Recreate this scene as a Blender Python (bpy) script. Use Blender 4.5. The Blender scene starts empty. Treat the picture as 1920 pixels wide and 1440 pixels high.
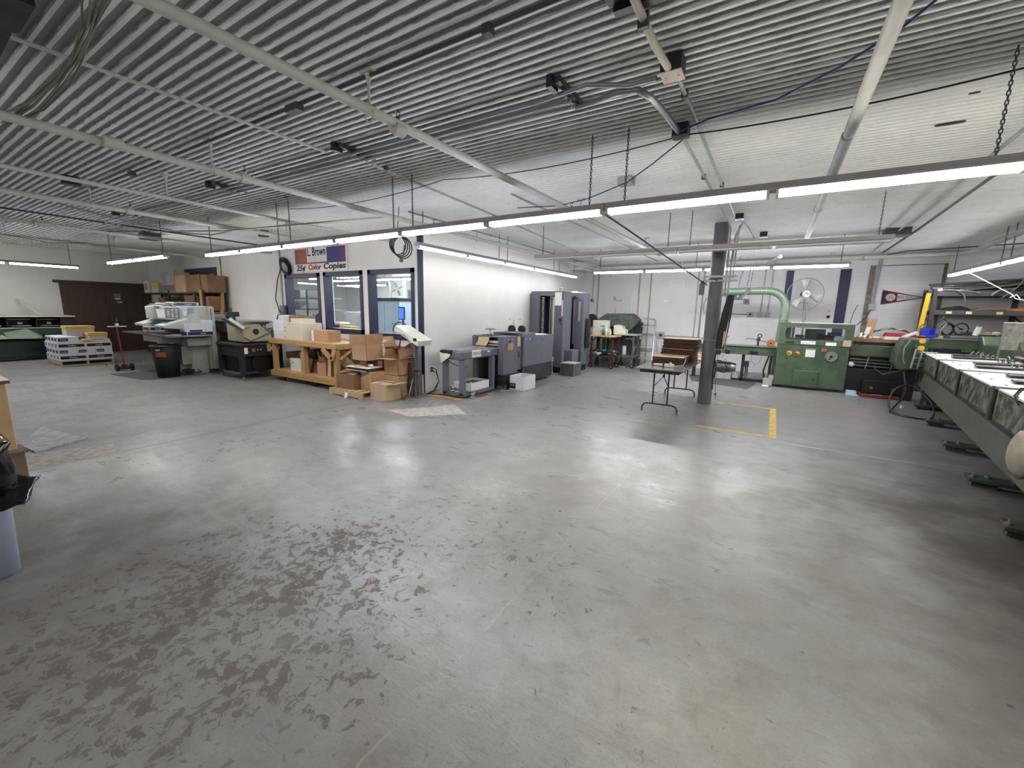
import bpy, math, random
from mathutils import Matrix, Vector, Euler
random.seed(7)
PI = math.pi
sc = bpy.context.scene
col = sc.collection

# ---------------------------------------------------------------- camera
cam_d = bpy.data.cameras.new('camera')
cam = bpy.data.objects.new('camera', cam_d)
col.objects.link(cam)
sc.camera = cam
cam_d.sensor_fit = 'HORIZONTAL'
cam_d.sensor_width = 36.0
cam_d.lens = 36.0 * 778.0 / 1920.0
cam_d.clip_start = 0.02
cam_d.clip_end = 200
_yaw, _pit, _rol = math.radians(-31.85), math.radians(10.10), math.radians(1.205)
_f = Vector((math.sin(_yaw) * math.cos(_pit), math.cos(_yaw) * math.cos(_pit), -math.sin(_pit)))
_r = Vector((math.cos(_yaw), -math.sin(_yaw), 0))
_u = _r.cross(_f)
_r2 = math.cos(_rol) * _r + math.sin(_rol) * _u
_u2 = -math.sin(_rol) * _r + math.cos(_rol) * _u
_m = Matrix((_r2, _u2, -_f)).transposed().to_4x4()
cam.matrix_world = Matrix.Translation((0, 0, 1.6)) @ _m

# ---------------------------------------------------------------- world, exposure
w = bpy.data.worlds.new('world')
sc.world = w
w.use_nodes = True
w.node_tree.nodes['Background'].inputs[0].default_value = (0.6, 0.7, 0.8, 1)
w.node_tree.nodes['Background'].inputs[1].default_value = 0.0
sc.view_settings.view_transform = 'Standard'
sc.view_settings.look = 'None'
sc.view_settings.gamma = 1
sc.view_settings.use_curve_mapping = False
sc.view_settings.exposure = 1.02
sc.cycles.max_bounces = 8
sc.cycles.diffuse_bounces = 6
sc.cycles.glossy_bounces = 3
sc.cycles.transmission_bounces = 4
sc.cycles.transparent_max_bounces = 8
sc.cycles.caustics_reflective = False
sc.cycles.caustics_refractive = False
sc.cycles.sample_clamp_indirect = 4.0
sc.cycles.use_denoising = True
LAMP = 30.0          # what the fluorescent tubes give off

# ---------------------------------------------------------------- mesh helpers
class MB:
    def __init__(s):
        s.v = []; s.f = []; s.m = []; s.s = []
        s.mi = 0; s.T = None
    def _a(s, vs, fs, smooth=False):
        b = len(s.v)
        if s.T is not None:
            vs = [s.T @ Vector(p) for p in vs]
        s.v += [tuple(p) for p in vs]
        for f in fs:
            s.f.append(tuple(b + i for i in f)); s.m.append(s.mi); s.s.append(smooth)
        return s
    def box(s, x0, x1, y0, y1, z0, z1, R=None):
        if x0 > x1: x0, x1 = x1, x0
        if y0 > y1: y0, y1 = y1, y0
        if z0 > z1: z0, z1 = z1, z0
        vs = [(x0,y0,z0),(x1,y0,z0),(x1,y1,z0),(x0,y1,z0),(x0,y0,z1),(x1,y0,z1),(x1,y1,z1),(x0,y1,z1)]
        if R is not None:
            c = Vector(((x0+x1)/2, (y0+y1)/2, (z0+z1)/2))
            vs = [c + R @ (Vector(p) - c) for p in vs]
        return s._a(vs, [(0,3,2,1),(4,5,6,7),(0,1,5,4),(1,2,6,5),(2,3,7,6),(3,0,4,7)])
    def bar(s, p, q, w, h, up=(0,0,1)):
        """a rectangular bar from p to q, w wide, h high"""
        p = Vector(p); q = Vector(q); d = (q - p).normalized(); up = Vector(up)
        if abs(d.dot(up)) > .98: up = Vector((1,0,0))
        a = d.cross(up).normalized() * w / 2; b = a.cross(d).normalized() * h / 2
        vs = [p-a-b, p+a-b, p+a+b, p-a+b, q-a-b, q+a-b, q+a+b, q-a+b]
        return s._a(vs, [(0,3,2,1),(4,5,6,7),(0,1,5,4),(1,2,6,5),(2,3,7,6),(3,0,4,7)])
    def cyl(s, p, q, r, r2=None, n=14, caps=True):
        p = Vector(p); q = Vector(q); d = (q - p).normalized()
        r2 = r if r2 is None else r2
        a = d.orthogonal().normalized(); b = d.cross(a)
        vs = []
        for k in range(n):
            t = 2*PI*k/n; o = a*math.cos(t) + b*math.sin(t)
            vs += [p + o*r, q + o*r2]
        s._a(vs, [(2*k, 2*((k+1)%n), 2*((k+1)%n)+1, 2*k+1) for k in range(n)], True)
        if caps:
            if r > 0: s._a([vs[2*k] for k in range(n)], [tuple(range(n))[::-1]])
            if r2 > 0: s._a([vs[2*k+1] for k in range(n)], [tuple(range(n))])
        return s
    def tube(s, pts, r, n=8, closed=False):
        pts = [Vector(p) for p in pts]; N = len(pts)
        vs = []; a = None
        for i, p in enumerate(pts):
            if closed: d = (pts[(i+1)%N] - pts[i-1]).normalized()
            else: d = (pts[min(i+1, N-1)] - pts[max(i-1, 0)]).normalized()
            if a is None: a = d.orthogonal().normalized()
            else:
                a = a - d*a.dot(d)
                a = a.normalized() if a.length > 1e-6 else d.orthogonal().normalized()
            b = d.cross(a)
            for k in range(n):
                t = 2*PI*k/n; vs.append(p + (a*math.cos(t) + b*math.sin(t))*r)
        fs = []
        for i in range(N if closed else N-1):
            j = (i+1) % N
            for k in range(n):
                k2 = (k+1) % n
                fs.append((i*n+k, i*n+k2, j*n+k2, j*n+k))
        s._a(vs, fs, True)
        if not closed:
            s._a(vs[:n], [tuple(range(n))[::-1]]); s._a(vs[-n:], [tuple(range(n))])
        return s
    def torus(s, c, R, r, ax=(0,0,1), n=20, k=8, sx=1.0):
        ax = Vector(ax).normalized(); a = ax.orthogonal().normalized(); b = ax.cross(a); c = Vector(c)
        return s.tube([c + a*math.cos(2*PI*i/n)*R*sx + b*math.sin(2*PI*i/n)*R for i in range(n)], r, k, True)
    def prism(s, poly, ax, a0, a1):
        """polygon in the two other axes, extruded along ax ('x','y','z')"""
        def P(u, v, t): return {'x': (t,u,v), 'y': (u,t,v), 'z': (u,v,t)}[ax]
        n = len(poly)
        A = [P(u,v,a0) for u,v in poly]; B = [P(u,v,a1) for u,v in poly]
        return s._a(A+B, [tuple(range(n))[::-1], tuple(range(n, 2*n))] + [(k,(k+1)%n,n+(k+1)%n,n+k) for k in range(n)])
    def lathe(s, prof, c=(0,0,0), n=24, smooth=True):
        cx, cy, cz = c; vs = []; N = len(prof)
        for (r, z) in prof:
            for k in range(n):
                t = 2*PI*k/n; vs.append((cx+r*math.cos(t), cy+r*math.sin(t), cz+z))
        fs = [(i*n+k, i*n+(k+1)%n, (i+1)*n+(k+1)%n, (i+1)*n+k) for i in range(N-1) for k in range(n)]
        s._a(vs, fs, smooth)
        if prof[0][0] > 1e-4: s._a(vs[:n], [tuple(range(n))[::-1]])
        if prof[-1][0] > 1e-4: s._a(vs[-n:], [tuple(range(n))])
        return s
    def ball(s, c, r, sx=1, sy=1, sz=1, n=14, k=8):
        c = Vector(c); vs = []
        for i in range(k+1):
            ph = PI*i/k
            for j in range(n):
                t = 2*PI*j/n
                vs.append(c + Vector((r*sx*math.sin(ph)*math.cos(t), r*sy*math.sin(ph)*math.sin(t), r*sz*math.cos(ph))))
        return s._a(vs, [(i*n+j, (i+1)*n+j, (i+1)*n+(j+1)%n, i*n+(j+1)%n) for i in range(k) for j in range(n)], True)
    def grid(s, fn, nu, nv, smooth=True):
        vs = [fn(i/nu, j/nv) for j in range(nv+1) for i in range(nu+1)]
        return s._a(vs, [(j*(nu+1)+i, j*(nu+1)+i+1, (j+1)*(nu+1)+i+1, (j+1)*(nu+1)+i) for j in range(nv) for i in range(nu)], smooth)
    def poly(s, pts):
        return s._a(pts, [tuple(range(len(pts)))])

W = {}                                   # world matrices of what has been made
def _mw(o): return W.get(o.name, Matrix.Identity(4))
def tag(o, label=None, cat=None, group=None, kind=None):
    if label: o['label'] = label
    if cat: o['category'] = cat
    if group: o['group'] = group
    if kind: o['kind'] = kind
    return o
def thing(name, label, cat, loc=(0,0,0), rz=0.0, group=None):
    o = bpy.data.objects.new(name, None); col.objects.link(o)
    o.empty_display_size = .1
    o.location = loc; o.rotation_euler = (0, 0, rz)
    W[o.name] = Matrix.Translation(loc) @ Matrix.Rotation(rz, 4, 'Z')
    return tag(o, label, cat, group)
def build(mb, name, mats, parent=None, label=None, cat=None, group=None, kind=None, world=False, bevel=0, rz=0.0, solid=0):
    """one mesh object. With a parent the vertices are local to it unless world; without one they are world and the origin goes to the base"""
    if not isinstance(mats, (list, tuple)): mats = [mats]
    vs = [Vector(v) for v in mb.v]
    if parent is not None:
        base = _mw(parent)
        if world:
            inv = base.inverted(); vs = [inv @ v for v in vs]
        # origin of the part at its own middle
        lo = [min(v[i] for v in vs) for i in range(3)]; hi = [max(v[i] for v in vs) for i in range(3)]
        c = Vector(((lo[0]+hi[0])/2, (lo[1]+hi[1])/2, (lo[2]+hi[2])/2))
    else:
        lo = [min(v[i] for v in vs) for i in range(3)]; hi = [max(v[i] for v in vs) for i in range(3)]
        c = Vector(((lo[0]+hi[0])/2, (lo[1]+hi[1])/2, lo[2]))
        base = Matrix.Identity(4)
    Rz = Matrix.Rotation(rz, 4, 'Z'); Ri = Rz.inverted()
    me = bpy.data.meshes.new(name)
    me.from_pydata([tuple(Ri @ (v - c)) for v in vs], [], mb.f)
    for m in mats: me.materials.append(m)
    me.polygons.foreach_set('material_index', mb.m)
    me.polygons.foreach_set('use_smooth', mb.s)
    me.update()
    o = bpy.data.objects.new(name, me); col.objects.link(o)
    o.location = c; o.rotation_euler = (0, 0, rz)
    if parent is not None: o.parent = parent
    W[o.name] = base @ Matrix.Translation(c) @ Rz
    if solid:
        md = o.modifiers.new('solid', 'SOLIDIFY'); md.thickness = solid; md.offset = 0
    if bevel:
        md = o.modifiers.new('bevel', 'BEVEL'); md.width = bevel; md.segments = 2; md.limit_method = 'ANGLE'
        md.angle_limit = math.radians(40)
    return tag(o, label, cat, group, kind)
def dup(root, loc, rz=None, label=None, group=None, parent=None):
    r = root.copy(); col.objects.link(r); r.location = loc
    if rz is not None: r.rotation_euler = (0, 0, rz)
    if label: r['label'] = label
    if group: r['group'] = group
    W[r.name] = Matrix.Translation(loc) @ Matrix.Rotation(r.rotation_euler[2], 4, 'Z')
    for ch in [o for o in root.children]:
        c = ch.copy(); col.objects.link(c); c.parent = r
        for g in [o for o in ch.children]:
            d = g.copy(); col.objects.link(d); d.parent = c
    return r
def text(name, s, size, mat, at, face='-y', parent=None, width=None, extrude=.001, shear=0, bold=0, align='CENTER', rz=None):
    """flat lettering on a surface: face tells which way it looks"""
    cu = bpy.data.curves.new(name, 'FONT'); cu.body = s; cu.size = size; cu.extrude = extrude
    cu.shear = shear; cu.offset = bold; cu.align_x = align; cu.align_y = 'CENTER'; cu.resolution_u = 3
    t = bpy.data.objects.new(name + '_curve', cu)
    me = bpy.data.meshes.new_from_object(t)
    bpy.data.objects.remove(t); bpy.data.curves.remove(cu)
    xs = [v.co.x for v in me.vertices]
    k = width / (max(xs) - min(xs)) if width else 1.0
    R = Matrix.Rotation(PI/2, 4, 'X')
    a = {'-y': 0, '+x': PI/2, '+y': PI, '-x': -PI/2, 'up': 0}[face] if rz is None else rz
    R = (Matrix.Rotation(a, 4, 'Z') @ R) if face != 'up' else Matrix.Rotation(a, 4, 'Z')
    T = Matrix.Translation(at) @ R
    mb = MB()
    mb._a([T @ Vector((v.co.x*k, v.co.y, v.co.z)) for v in me.vertices], [tuple(p.vertices) for p in me.polygons])
    bpy.data.meshes.remove(me)
    return build(mb, name, mat, parent, world=True)

# ---------------------------------------------------------------- materials
def L(r, g, b):
    f = lambda c: (c/255/12.92) if c/255 <= .04045 else ((c/255+.055)/1.055)**2.4
    return (f(r), f(g), f(b), 1)
def mix_node(nt, blend='MIX'):
    n = nt.nodes.new('ShaderNodeMix'); n.data_type = 'RGBA'; n.blend_type = blend
    return n
def noise(nt, vec, scale, detail=3, rough=.5, dist=0):
    n = nt.nodes.new('ShaderNodeTexNoise'); n.inputs['Scale'].default_value = scale
    n.inputs['Detail'].default_value = detail; n.inputs['Roughness'].default_value = rough
    n.inputs['Distortion'].default_value = dist
    nt.links.new(vec, n.inputs['Vector'])
    return n.outputs['Fac']
def rng(nt, v, a, b, c=0.0, d=1.0, smooth=False):
    n = nt.nodes.new('ShaderNodeMapRange'); n.clamp = True
    if smooth: n.interpolation_type = 'SMOOTHSTEP'
    n.inputs['From Min'].default_value = a; n.inputs['From Max'].default_value = b
    n.inputs['To Min'].default_value = c; n.inputs['To Max'].default_value = d
    nt.links.new(v, n.inputs['Value']); return n.outputs['Result']
def mth(nt, op, a, b=None):
    n = nt.nodes.new('ShaderNodeMath'); n.operation = op
    for i, x in enumerate((a, b)):
        if x is None: continue
        if isinstance(x, (int, float)): n.inputs[i].default_value = x
        else: nt.links.new(x, n.inputs[i])
    return n.outputs[0]
def mixc(nt, fac, a, b):
    n = mix_node(nt)
    if isinstance(fac, (int, float)): n.inputs['Factor'].default_value = fac
    else: nt.links.new(fac, n.inputs['Factor'])
    for k, x in (('A', a), ('B', b)):
        i = [q for q in n.inputs if q.name == k and q.type == 'RGBA'][0]
        if isinstance(x, tuple): i.default_value = x
        else: nt.links.new(x, i)
    return [q for q in n.outputs if q.type == 'RGBA'][0]
def new_mat(name):
    m = bpy.data.materials.new(name); m.use_nodes = True
    nt = m.node_tree; b = nt.nodes['Principled BSDF']
    tc = nt.nodes.new('ShaderNodeTexCoord')
    return m, nt, b, tc.outputs['Object']
def MT(name, c, rough=.55, metal=0.0, var=.12, scale=6.0, bump=0.0, bscale=60.0, c2=None, stretch=None, spec=None, cov=.5):
    m, nt, b, vec = new_mat(name)
    if stretch:
        mp = nt.nodes.new('ShaderNodeMapping'); mp.inputs['Scale'].default_value = stretch
        nt.links.new(vec, mp.inputs['Vector']); vec = mp.outputs['Vector']
    base = L(*c)
    dark = L(*c2) if c2 else tuple(x*(1-var*2) for x in base[:3]) + (1,)
    n = noise(nt, vec, scale, 5, .6)
    f = rng(nt, n, cov-.06, cov+.10) if c2 and not stretch else rng(nt, n, cov-.15, cov+.25)
    nt.links.new(mixc(nt, f, base, dark), b.inputs['Base Color'])
    b.inputs['Roughness'].default_value = rough; b.inputs['Metallic'].default_value = metal
    if spec is not None: b.inputs['Specular IOR Level'].default_value = spec
    nt.links.new(rng(nt, n, .2, .8, max(0, rough-.08), min(1, rough+.1)), b.inputs['Roughness'])
    if bump:
        n2 = noise(nt, vec, bscale, 3, .6)
        bp = nt.nodes.new('ShaderNodeBump'); bp.inputs['Strength'].default_value = bump; bp.inputs['Distance'].default_value = .01
        nt.links.new(n2, bp.inputs['Height']); nt.links.new(bp.outputs['Normal'], b.inputs['Normal'])
    return m
def EM(name, c, strength):
    m, nt, b, vec = new_mat(name)
    b.inputs['Base Color'].default_value = L(*c); b.inputs['Emission Color'].default_value = L(*c)
    b.inputs['Emission Strength'].default_value = strength
    return m
def wood(name, c, c2, ax=(1,12,12), rough=.6):
    return MT(name, c, rough, 0, .2, 3.0, .15, 20, c2, stretch=ax)

m_white = MT('white_enamel', (222,222,218), .35, 0, .05)
m_offwhite = MT('cream_plastic', (214,212,198), .45, 0, .06)
m_ltgrey = MT('light_grey_paint', (170,172,168), .5, 0, .12)
m_grey = MT('mid_grey_paint', (112,114,120), .5, 0, .08)
m_dkgrey = MT('dark_grey_paint', (62,64,68), .5, 0, .12)
m_charcoal = MT('charcoal_paint', (28,29,31), .55, 0, .15)
m_black = MT('black_plastic', (18,18,20), .4, 0, .1)
m_rubber = MT('black_rubber', (22,22,22), .75, 0, .1)
m_steel = MT('bare_steel', (170,172,174), .32, 1.0, .12, 14)
m_galv = MT('galvanised_steel', (150,155,158), .42, .85, .12, 10)
m_chrome = MT('chrome', (200,200,200), .15, 1.0, .05)
m_alu = MT('aluminium', (196,198,200), .35, .9, .08)
m_green = MT('machine_green', (70,88,66), .42, 0, .16, 3, 0, c2=(56,72,54))
m_greendk = MT('grimy_machine_green', (58,64,52), .5, 0, .2, 5, .15, 40, c2=(44,50,40))
m_greenlt = MT('pale_green_paint', (112,134,112), .45, 0, .1)
m_navy = MT('navy_paint', (19,21,62), .45, 0, .08)
m_card = MT('cardboard', (178,142,106), .8, 0, .08, 5, .08, 90)
m_card2 = MT('pale_cardboard', (196,170,138), .8, 0, .08, 5, .08, 90)
m_card3 = MT('old_cardboard', (136,104,76), .85, 0, .12, 5, .08, 90)
m_cardin = MT('cardboard_inside', (120,88,62), .85, 0, .12, 5)
m_paper = MT('white_paper', (232,232,232), .75, 0, .03)
m_boxwhite = MT('white_carton', (222,224,230), .7, 0, .03)
m_boxblue = MT('carton_navy_print', (24,26,68), .65, 0, .05)
m_yellow = MT('yellow_wrapping', (214,178,92), .7, 0, .1)
m_yelpaint = MT('yellow_paint', (206,168,62), .6, 0, .12, 9, c2=(168,140,78))
m_yelbright = MT('bright_yellow', (226,190,40), .5, 0, .05)
m_pine = wood('pine', (186,150,102), (156,116,72), (1.2,14,14))
m_pineY = wood('pine_crosswise', (186,150,102), (156,116,72), (14,1.2,14))
m_pineZ = wood('pine_upright', (186,150,102), (156,116,72), (14,14,1.2))
m_ply = wood('plywood', (196,162,116), (176,138,92), (2,8,8))
m_brown = wood('dark_brown_wood', (66,48,34), (50,36,26), (8,8,1))
m_pallet = wood('pallet_wood', (206,184,140), (170,140,100), (2,10,10))
m_pipe = MT('painted_pipe', (196,197,192), .5, 0, .08, 5)
m_red = MT('red_paint', (120,40,42), .45, 0, .12)
m_redbright = MT('red_plastic', (160,40,44), .45, 0, .06)
m_orange = MT('orange_label', (186,112,60), .6, 0, .05)
m_blue = MT('blue_plastic', (28,56,190), .4, 0, .06)
m_laminate = MT('brown_laminate', (112,100,100), .22, 0, .1, 3)
m_rust = MT('rusty_iron', (72,50,42), .7, .3, .2, 12, c2=(44,32,28))
m_tarp = MT('grey_canvas', (88,96,90), .85, 0, .14, 9, .5, 70, c2=(66,74,70))
m_tarpdk = MT('black_canvas', (26,28,28), .85, 0, .1)
m_bag = MT('black_bin_liner', (14,14,15), .14, 0, .1)
m_bin = MT('grey_blue_plastic', (136,144,162), .45, 0, .05)
m_bingreen = MT('dark_green_plastic', (38,46,42), .5, 0, .08)
m_wire = MT('black_cable', (20,20,22), .5, 0, .05)
m_bluewire = MT('blue_cable', (34,42,110), .5, 0, .05)
m_mat = MT('floor_mat', (76,76,78), .85, 0, .15, 12, .4, 120)
m_text = MT('dark_ink', (26,28,40), .6, 0, .02)
m_textred = MT('red_ink', (170,50,50), .6, 0, .02)
m_textwhite = MT('white_ink', (226,228,236), .6, 0, .02)
m_skyblue = MT('pale_blue_cabinet', (176,196,214), .45, 0, .05)
m_teal = MT('teal_plastic', (40,130,140), .5, 0, .05)
# ---------------------------------------------------------------- surfaces of the room
CEIL = 3.12
def floor_mat():
    m, nt, b, vec = new_mat('painted_concrete')
    geo = nt.nodes.new('ShaderNodeNewGeometry'); P = geo.outputs['Position']
    def near(x, y, r0, r1, sx=1.0, sy=1.0):
        mp = nt.nodes.new('ShaderNodeMapping'); mp.inputs['Location'].default_value = (-x*sx, -y*sy, 0); mp.inputs['Scale'].default_value = (sx, sy, 1)
        nt.links.new(P, mp.inputs['Vector'])
        ln = nt.nodes.new('ShaderNodeVectorMath'); ln.operation = 'LENGTH'; nt.links.new(mp.outputs['Vector'], ln.inputs[0])
        return rng(nt, ln.outputs['Value'], r0, r1, 1.0, 0.0, True)
    low = noise(nt, P, .55, 4, .55, .4)
    mid = noise(nt, P, 1.9, 5, .6, .3)
    fine = noise(nt, P, 15, 10, .72, .5)
    fine2 = noise(nt, P, 34, 6, .7, .2)
    grain = noise(nt, P, 160, 3, .6)
    mp = nt.nodes.new('ShaderNodeMapping'); mp.inputs['Rotation'].default_value = (0,0,.5); mp.inputs['Scale'].default_value = (4.0, 14, 1)
    nt.links.new(P, mp.inputs['Vector'])
    scr = noise(nt, mp.outputs['Vector'], 1.0, 6, .7, .8)
    paint = mixc(nt, rng(nt, low, .35, .65), L(152,155,151), L(136,139,137))
    paint = mixc(nt, rng(nt, mid, .42, .66, 0, .75), paint, L(138,132,126))
    paint = mixc(nt, rng(nt, scr, .55, .75, 0, .16), paint, L(120,115,110))
    paint = mixc(nt, rng(nt, scr, .40, .28, 0, .18), paint, L(190,192,188))
    # where the paint has come away
    wear = mth(nt, 'MAXIMUM', near(-2.3, .9, .2, 1.9, 1, .8), mth(nt, 'MULTIPLY', near(-1.2, 2.1, .2, 1.6), .62))
    wear = mth(nt, 'MAXIMUM', wear, mth(nt, 'MULTIPLY', near(-1.9, 2.2, .3, 1.8), .7))
    wear = mth(nt, 'MAXIMUM', wear, mth(nt, 'MULTIPLY', near(-.3, 1.2, .2, 2.0), .45))
    wear = mth(nt, 'ADD', mth(nt, 'MULTIPLY', wear, .17), rng(nt, low, .4, .7, 0, .05))
    th = mth(nt, 'SUBTRACT', .70, wear)
    peel = rng(nt, mth(nt, 'SUBTRACT', mth(nt, 'ADD', mth(nt, 'MULTIPLY', fine, .8), mth(nt, 'MULTIPLY', mid, .2)), th), -.004, .012)
    bare = mixc(nt, rng(nt, mid, .4, .6), L(112,104,98), L(98,91,86))
    bare = mixc(nt, rng(nt, noise(nt, P, 2.3, 2, .5), .66, .72, 0, .7), bare, L(112,78,72))
    c = mixc(nt, peel, paint, bare)
    c = mixc(nt, rng(nt, fine2, .60, .70, 0, .5), c, L(96,90,84))
    blot = noise(nt, P, 4.2, 8, .7, .4)
    c = mixc(nt, rng(nt, blot, .5, .66, 0, .55), c, L(116,108,100))
    c = mixc(nt, rng(nt, blot, .46, .34, 0, .30), c, L(168,172,166))
    c = mixc(nt, rng(nt, noise(nt, P, 60, 4, .7), .5, .75, 0, .3), c, L(88,84,80))
    # oil and grime on the machine side, front left toned darker
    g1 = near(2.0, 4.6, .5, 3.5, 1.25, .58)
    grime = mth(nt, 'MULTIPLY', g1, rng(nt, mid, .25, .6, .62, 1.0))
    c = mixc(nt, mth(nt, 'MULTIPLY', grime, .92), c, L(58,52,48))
    c = mixc(nt, mth(nt, 'MULTIPLY', near(.95, 8.9, .1, 1.5, 1, .8), .28), c, L(128,84,80))
    g2 = mth(nt, 'MULTIPLY', near(-3.3, .2, .3, 2.0, 1, .8), rng(nt, mid, .3, .6, .5, 1.0))
    c = mixc(nt, mth(nt, 'MULTIPLY', g2, .7), c, L(84,78,74))
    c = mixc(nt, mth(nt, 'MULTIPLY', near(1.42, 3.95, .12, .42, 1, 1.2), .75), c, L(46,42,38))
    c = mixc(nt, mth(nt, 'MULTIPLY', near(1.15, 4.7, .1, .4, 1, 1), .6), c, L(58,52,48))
    c = mixc(nt, mth(nt, 'MULTIPLY', near(-1.15, 4.1, .5, 1.1, .8, .6), .3), c, L(132,122,108))
    # darker field of paint behind the joint
    sx = nt.nodes.new('ShaderNodeSeparateXYZ'); nt.links.new(P, sx.inputs[0])
    zone = mth(nt, 'MULTIPLY', rng(nt, sx.outputs['Y'], 5.0, 5.1), rng(nt, sx.outputs['X'], -1.25, -1.2))
    c = mixc(nt, mth(nt, 'MULTIPLY', zone, .32), c, L(106,106,108))
    zone2 = mth(nt, 'MULTIPLY', rng(nt, sx.outputs['Y'], 6.2, 6.22), rng(nt, sx.outputs['X'], -5.0, -4.9))
    c = mixc(nt, mth(nt, 'MULTIPLY', zone2, .22), c, L(120,118,116))
    far = rng(nt, sx.outputs['X'], -5.6, -6.6)
    c = mixc(nt, mth(nt, 'MULTIPLY', far, .42), c, L(112,112,112))
    # specks
    vo = nt.nodes.new('ShaderNodeTexVoronoi'); vo.inputs['Scale'].default_value = 2.6; nt.links.new(P, vo.inputs['Vector'])
    c = mixc(nt, mth(nt, 'MULTIPLY', rng(nt, vo.outputs['Distance'], .045, .02), rng(nt, fine, .45, .5)), c, L(50,47,44))
    # joints in the slab
    def line(out, at, w, wob=.02):
        d = mth(nt, 'ABSOLUTE', mth(nt, 'SUBTRACT', mth(nt, 'ADD', out, rng(nt, mid, 0, 1, -wob, wob)), at))
        return rng(nt, d, w, w*2, 1, 0)
    j = mth(nt, 'MAXIMUM', mth(nt, 'MULTIPLY', line(sx.outputs['Y'], 6.17, .012), rng(nt, sx.outputs['X'], -5.6, -5.5)), mth(nt, 'MULTIPLY', mth(nt, 'MULTIPLY', line(sx.outputs['X'], -1.07, .004, .05), .45), rng(nt, sx.outputs['Y'], 6.2, 6.1)))
    j2 = line(sx.outputs['X'], -5.85, .012)
    pale = mth(nt, 'MULTIPLY', j, rng(nt, mid, .42, .6, 0, .75))
    c = mixc(nt, pale, c, L(186,178,160))
    c = mixc(nt, mth(nt, 'MULTIPLY', j2, .7), c, L(78,74,70))
    c = mixc(nt, rng(nt, grain, .3, .75, 0, .16), c, L(60,60,60))
    nt.links.new(c, b.inputs['Base Color'])
    r = rng(nt, mid, .3, .7, .22, .36)
    r = mth(nt, 'ADD', r, mth(nt, 'MULTIPLY', peel, .22))
    r = mth(nt, 'ADD', r, mth(nt, 'MULTIPLY', far, .14))
    r = mth(nt, 'ADD', r, mth(nt, 'MULTIPLY', mth(nt, 'MAXIMUM', grime, g2), .34))
    r = mth(nt, 'ADD', r, rng(nt, scr, .4, .75, 0, .14))
    nt.links.new(r, b.inputs['Roughness'])
    b.inputs['Specular IOR Level'].default_value = .62
    bp = nt.nodes.new('ShaderNodeBump'); bp.inputs['Strength'].default_value = .5; bp.inputs['Distance'].default_value = .004
    h = mth(nt, 'ADD', mth(nt, 'MULTIPLY', peel, -.8), mth(nt, 'ADD', mth(nt, 'MULTIPLY', scr, .9), mth(nt, 'MULTIPLY', fine2, .4)))
    nt.links.new(h, bp.inputs['Height']); nt.links.new(bp.outputs['Normal'], b.inputs['Normal'])
    return m
def wall_mat(name, c, c2, bricks=False, scuffs=0.0):
    m, nt, b, vec = new_mat(name)
    geo = nt.nodes.new('ShaderNodeNewGeometry'); P = geo.outputs['Position']
    n = noise(nt, P, .8, 4, .6); n2 = noise(nt, P, 7, 5, .65)
    k = mixc(nt, rng(nt, n, .35, .7), L(*c), L(*c2))
    k = mixc(nt, rng(nt, n2, .55, .8, 0, .25), k, tuple(x*.7 for x in L(*c2)[:3]) + (1,))
    hgt = n2
    if scuffs:
        n3 = noise(nt, P, 5.2, 2, .5)
        k = mixc(nt, rng(nt, n3, .755, .775, 0, scuffs), k, L(110,104,98))
    if bricks:
        br = nt.nodes.new('ShaderNodeTexBrick'); mp = nt.nodes.new('ShaderNodeMapping')
        sw = nt.nodes.new('ShaderNodeSeparateXYZ'); cb = nt.nodes.new('ShaderNodeCombineXYZ')
        nt.links.new(P, sw.inputs[0]); nt.links.new(sw.outputs['X'], cb.inputs['X']); nt.links.new(sw.outputs['Z'], cb.inputs['Y'])
        nt.links.new(cb.outputs[0], br.inputs['Vector'])
        br.inputs['Scale'].default_value = 1.0; br.inputs['Brick Width'].default_value = .4; br.inputs['Row Height'].default_value = .1
        br.inputs['Mortar Size'].default_value = .005; br.inputs['Mortar Smooth'].default_value = .6
        k = mixc(nt, mth(nt, 'MULTIPLY', br.outputs['Fac'], .18), k, L(140,138,136))
        hgt = mth(nt, 'SUBTRACT', mth(nt, 'MULTIPLY', n2, .4), br.outputs['Fac'])
    nt.links.new(k, b.inputs['Base Color']); b.inputs['Roughness'].default_value = .6
    bp = nt.nodes.new('ShaderNodeBump'); bp.inputs['Strength'].default_value = .2; bp.inputs['Distance'].default_value = .01
    nt.links.new(hgt, bp.inputs['Height']); nt.links.new(bp.outputs['Normal'], b.inputs['Normal'])
    return m
m_floor = floor_mat()
m_wall = wall_mat('white_wall_paint', (222,220,216), (212,210,208))
m_wallback = wall_mat('old_plaster_wall', (220,219,219), (208,206,207), scuffs=.7)
m_wallbrick = wall_mat('painted_brick', (220,218,219), (206,204,206), True, .4)
m_wallleft = wall_mat('grey_wall_paint', (208,208,200), (196,196,190))
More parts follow.
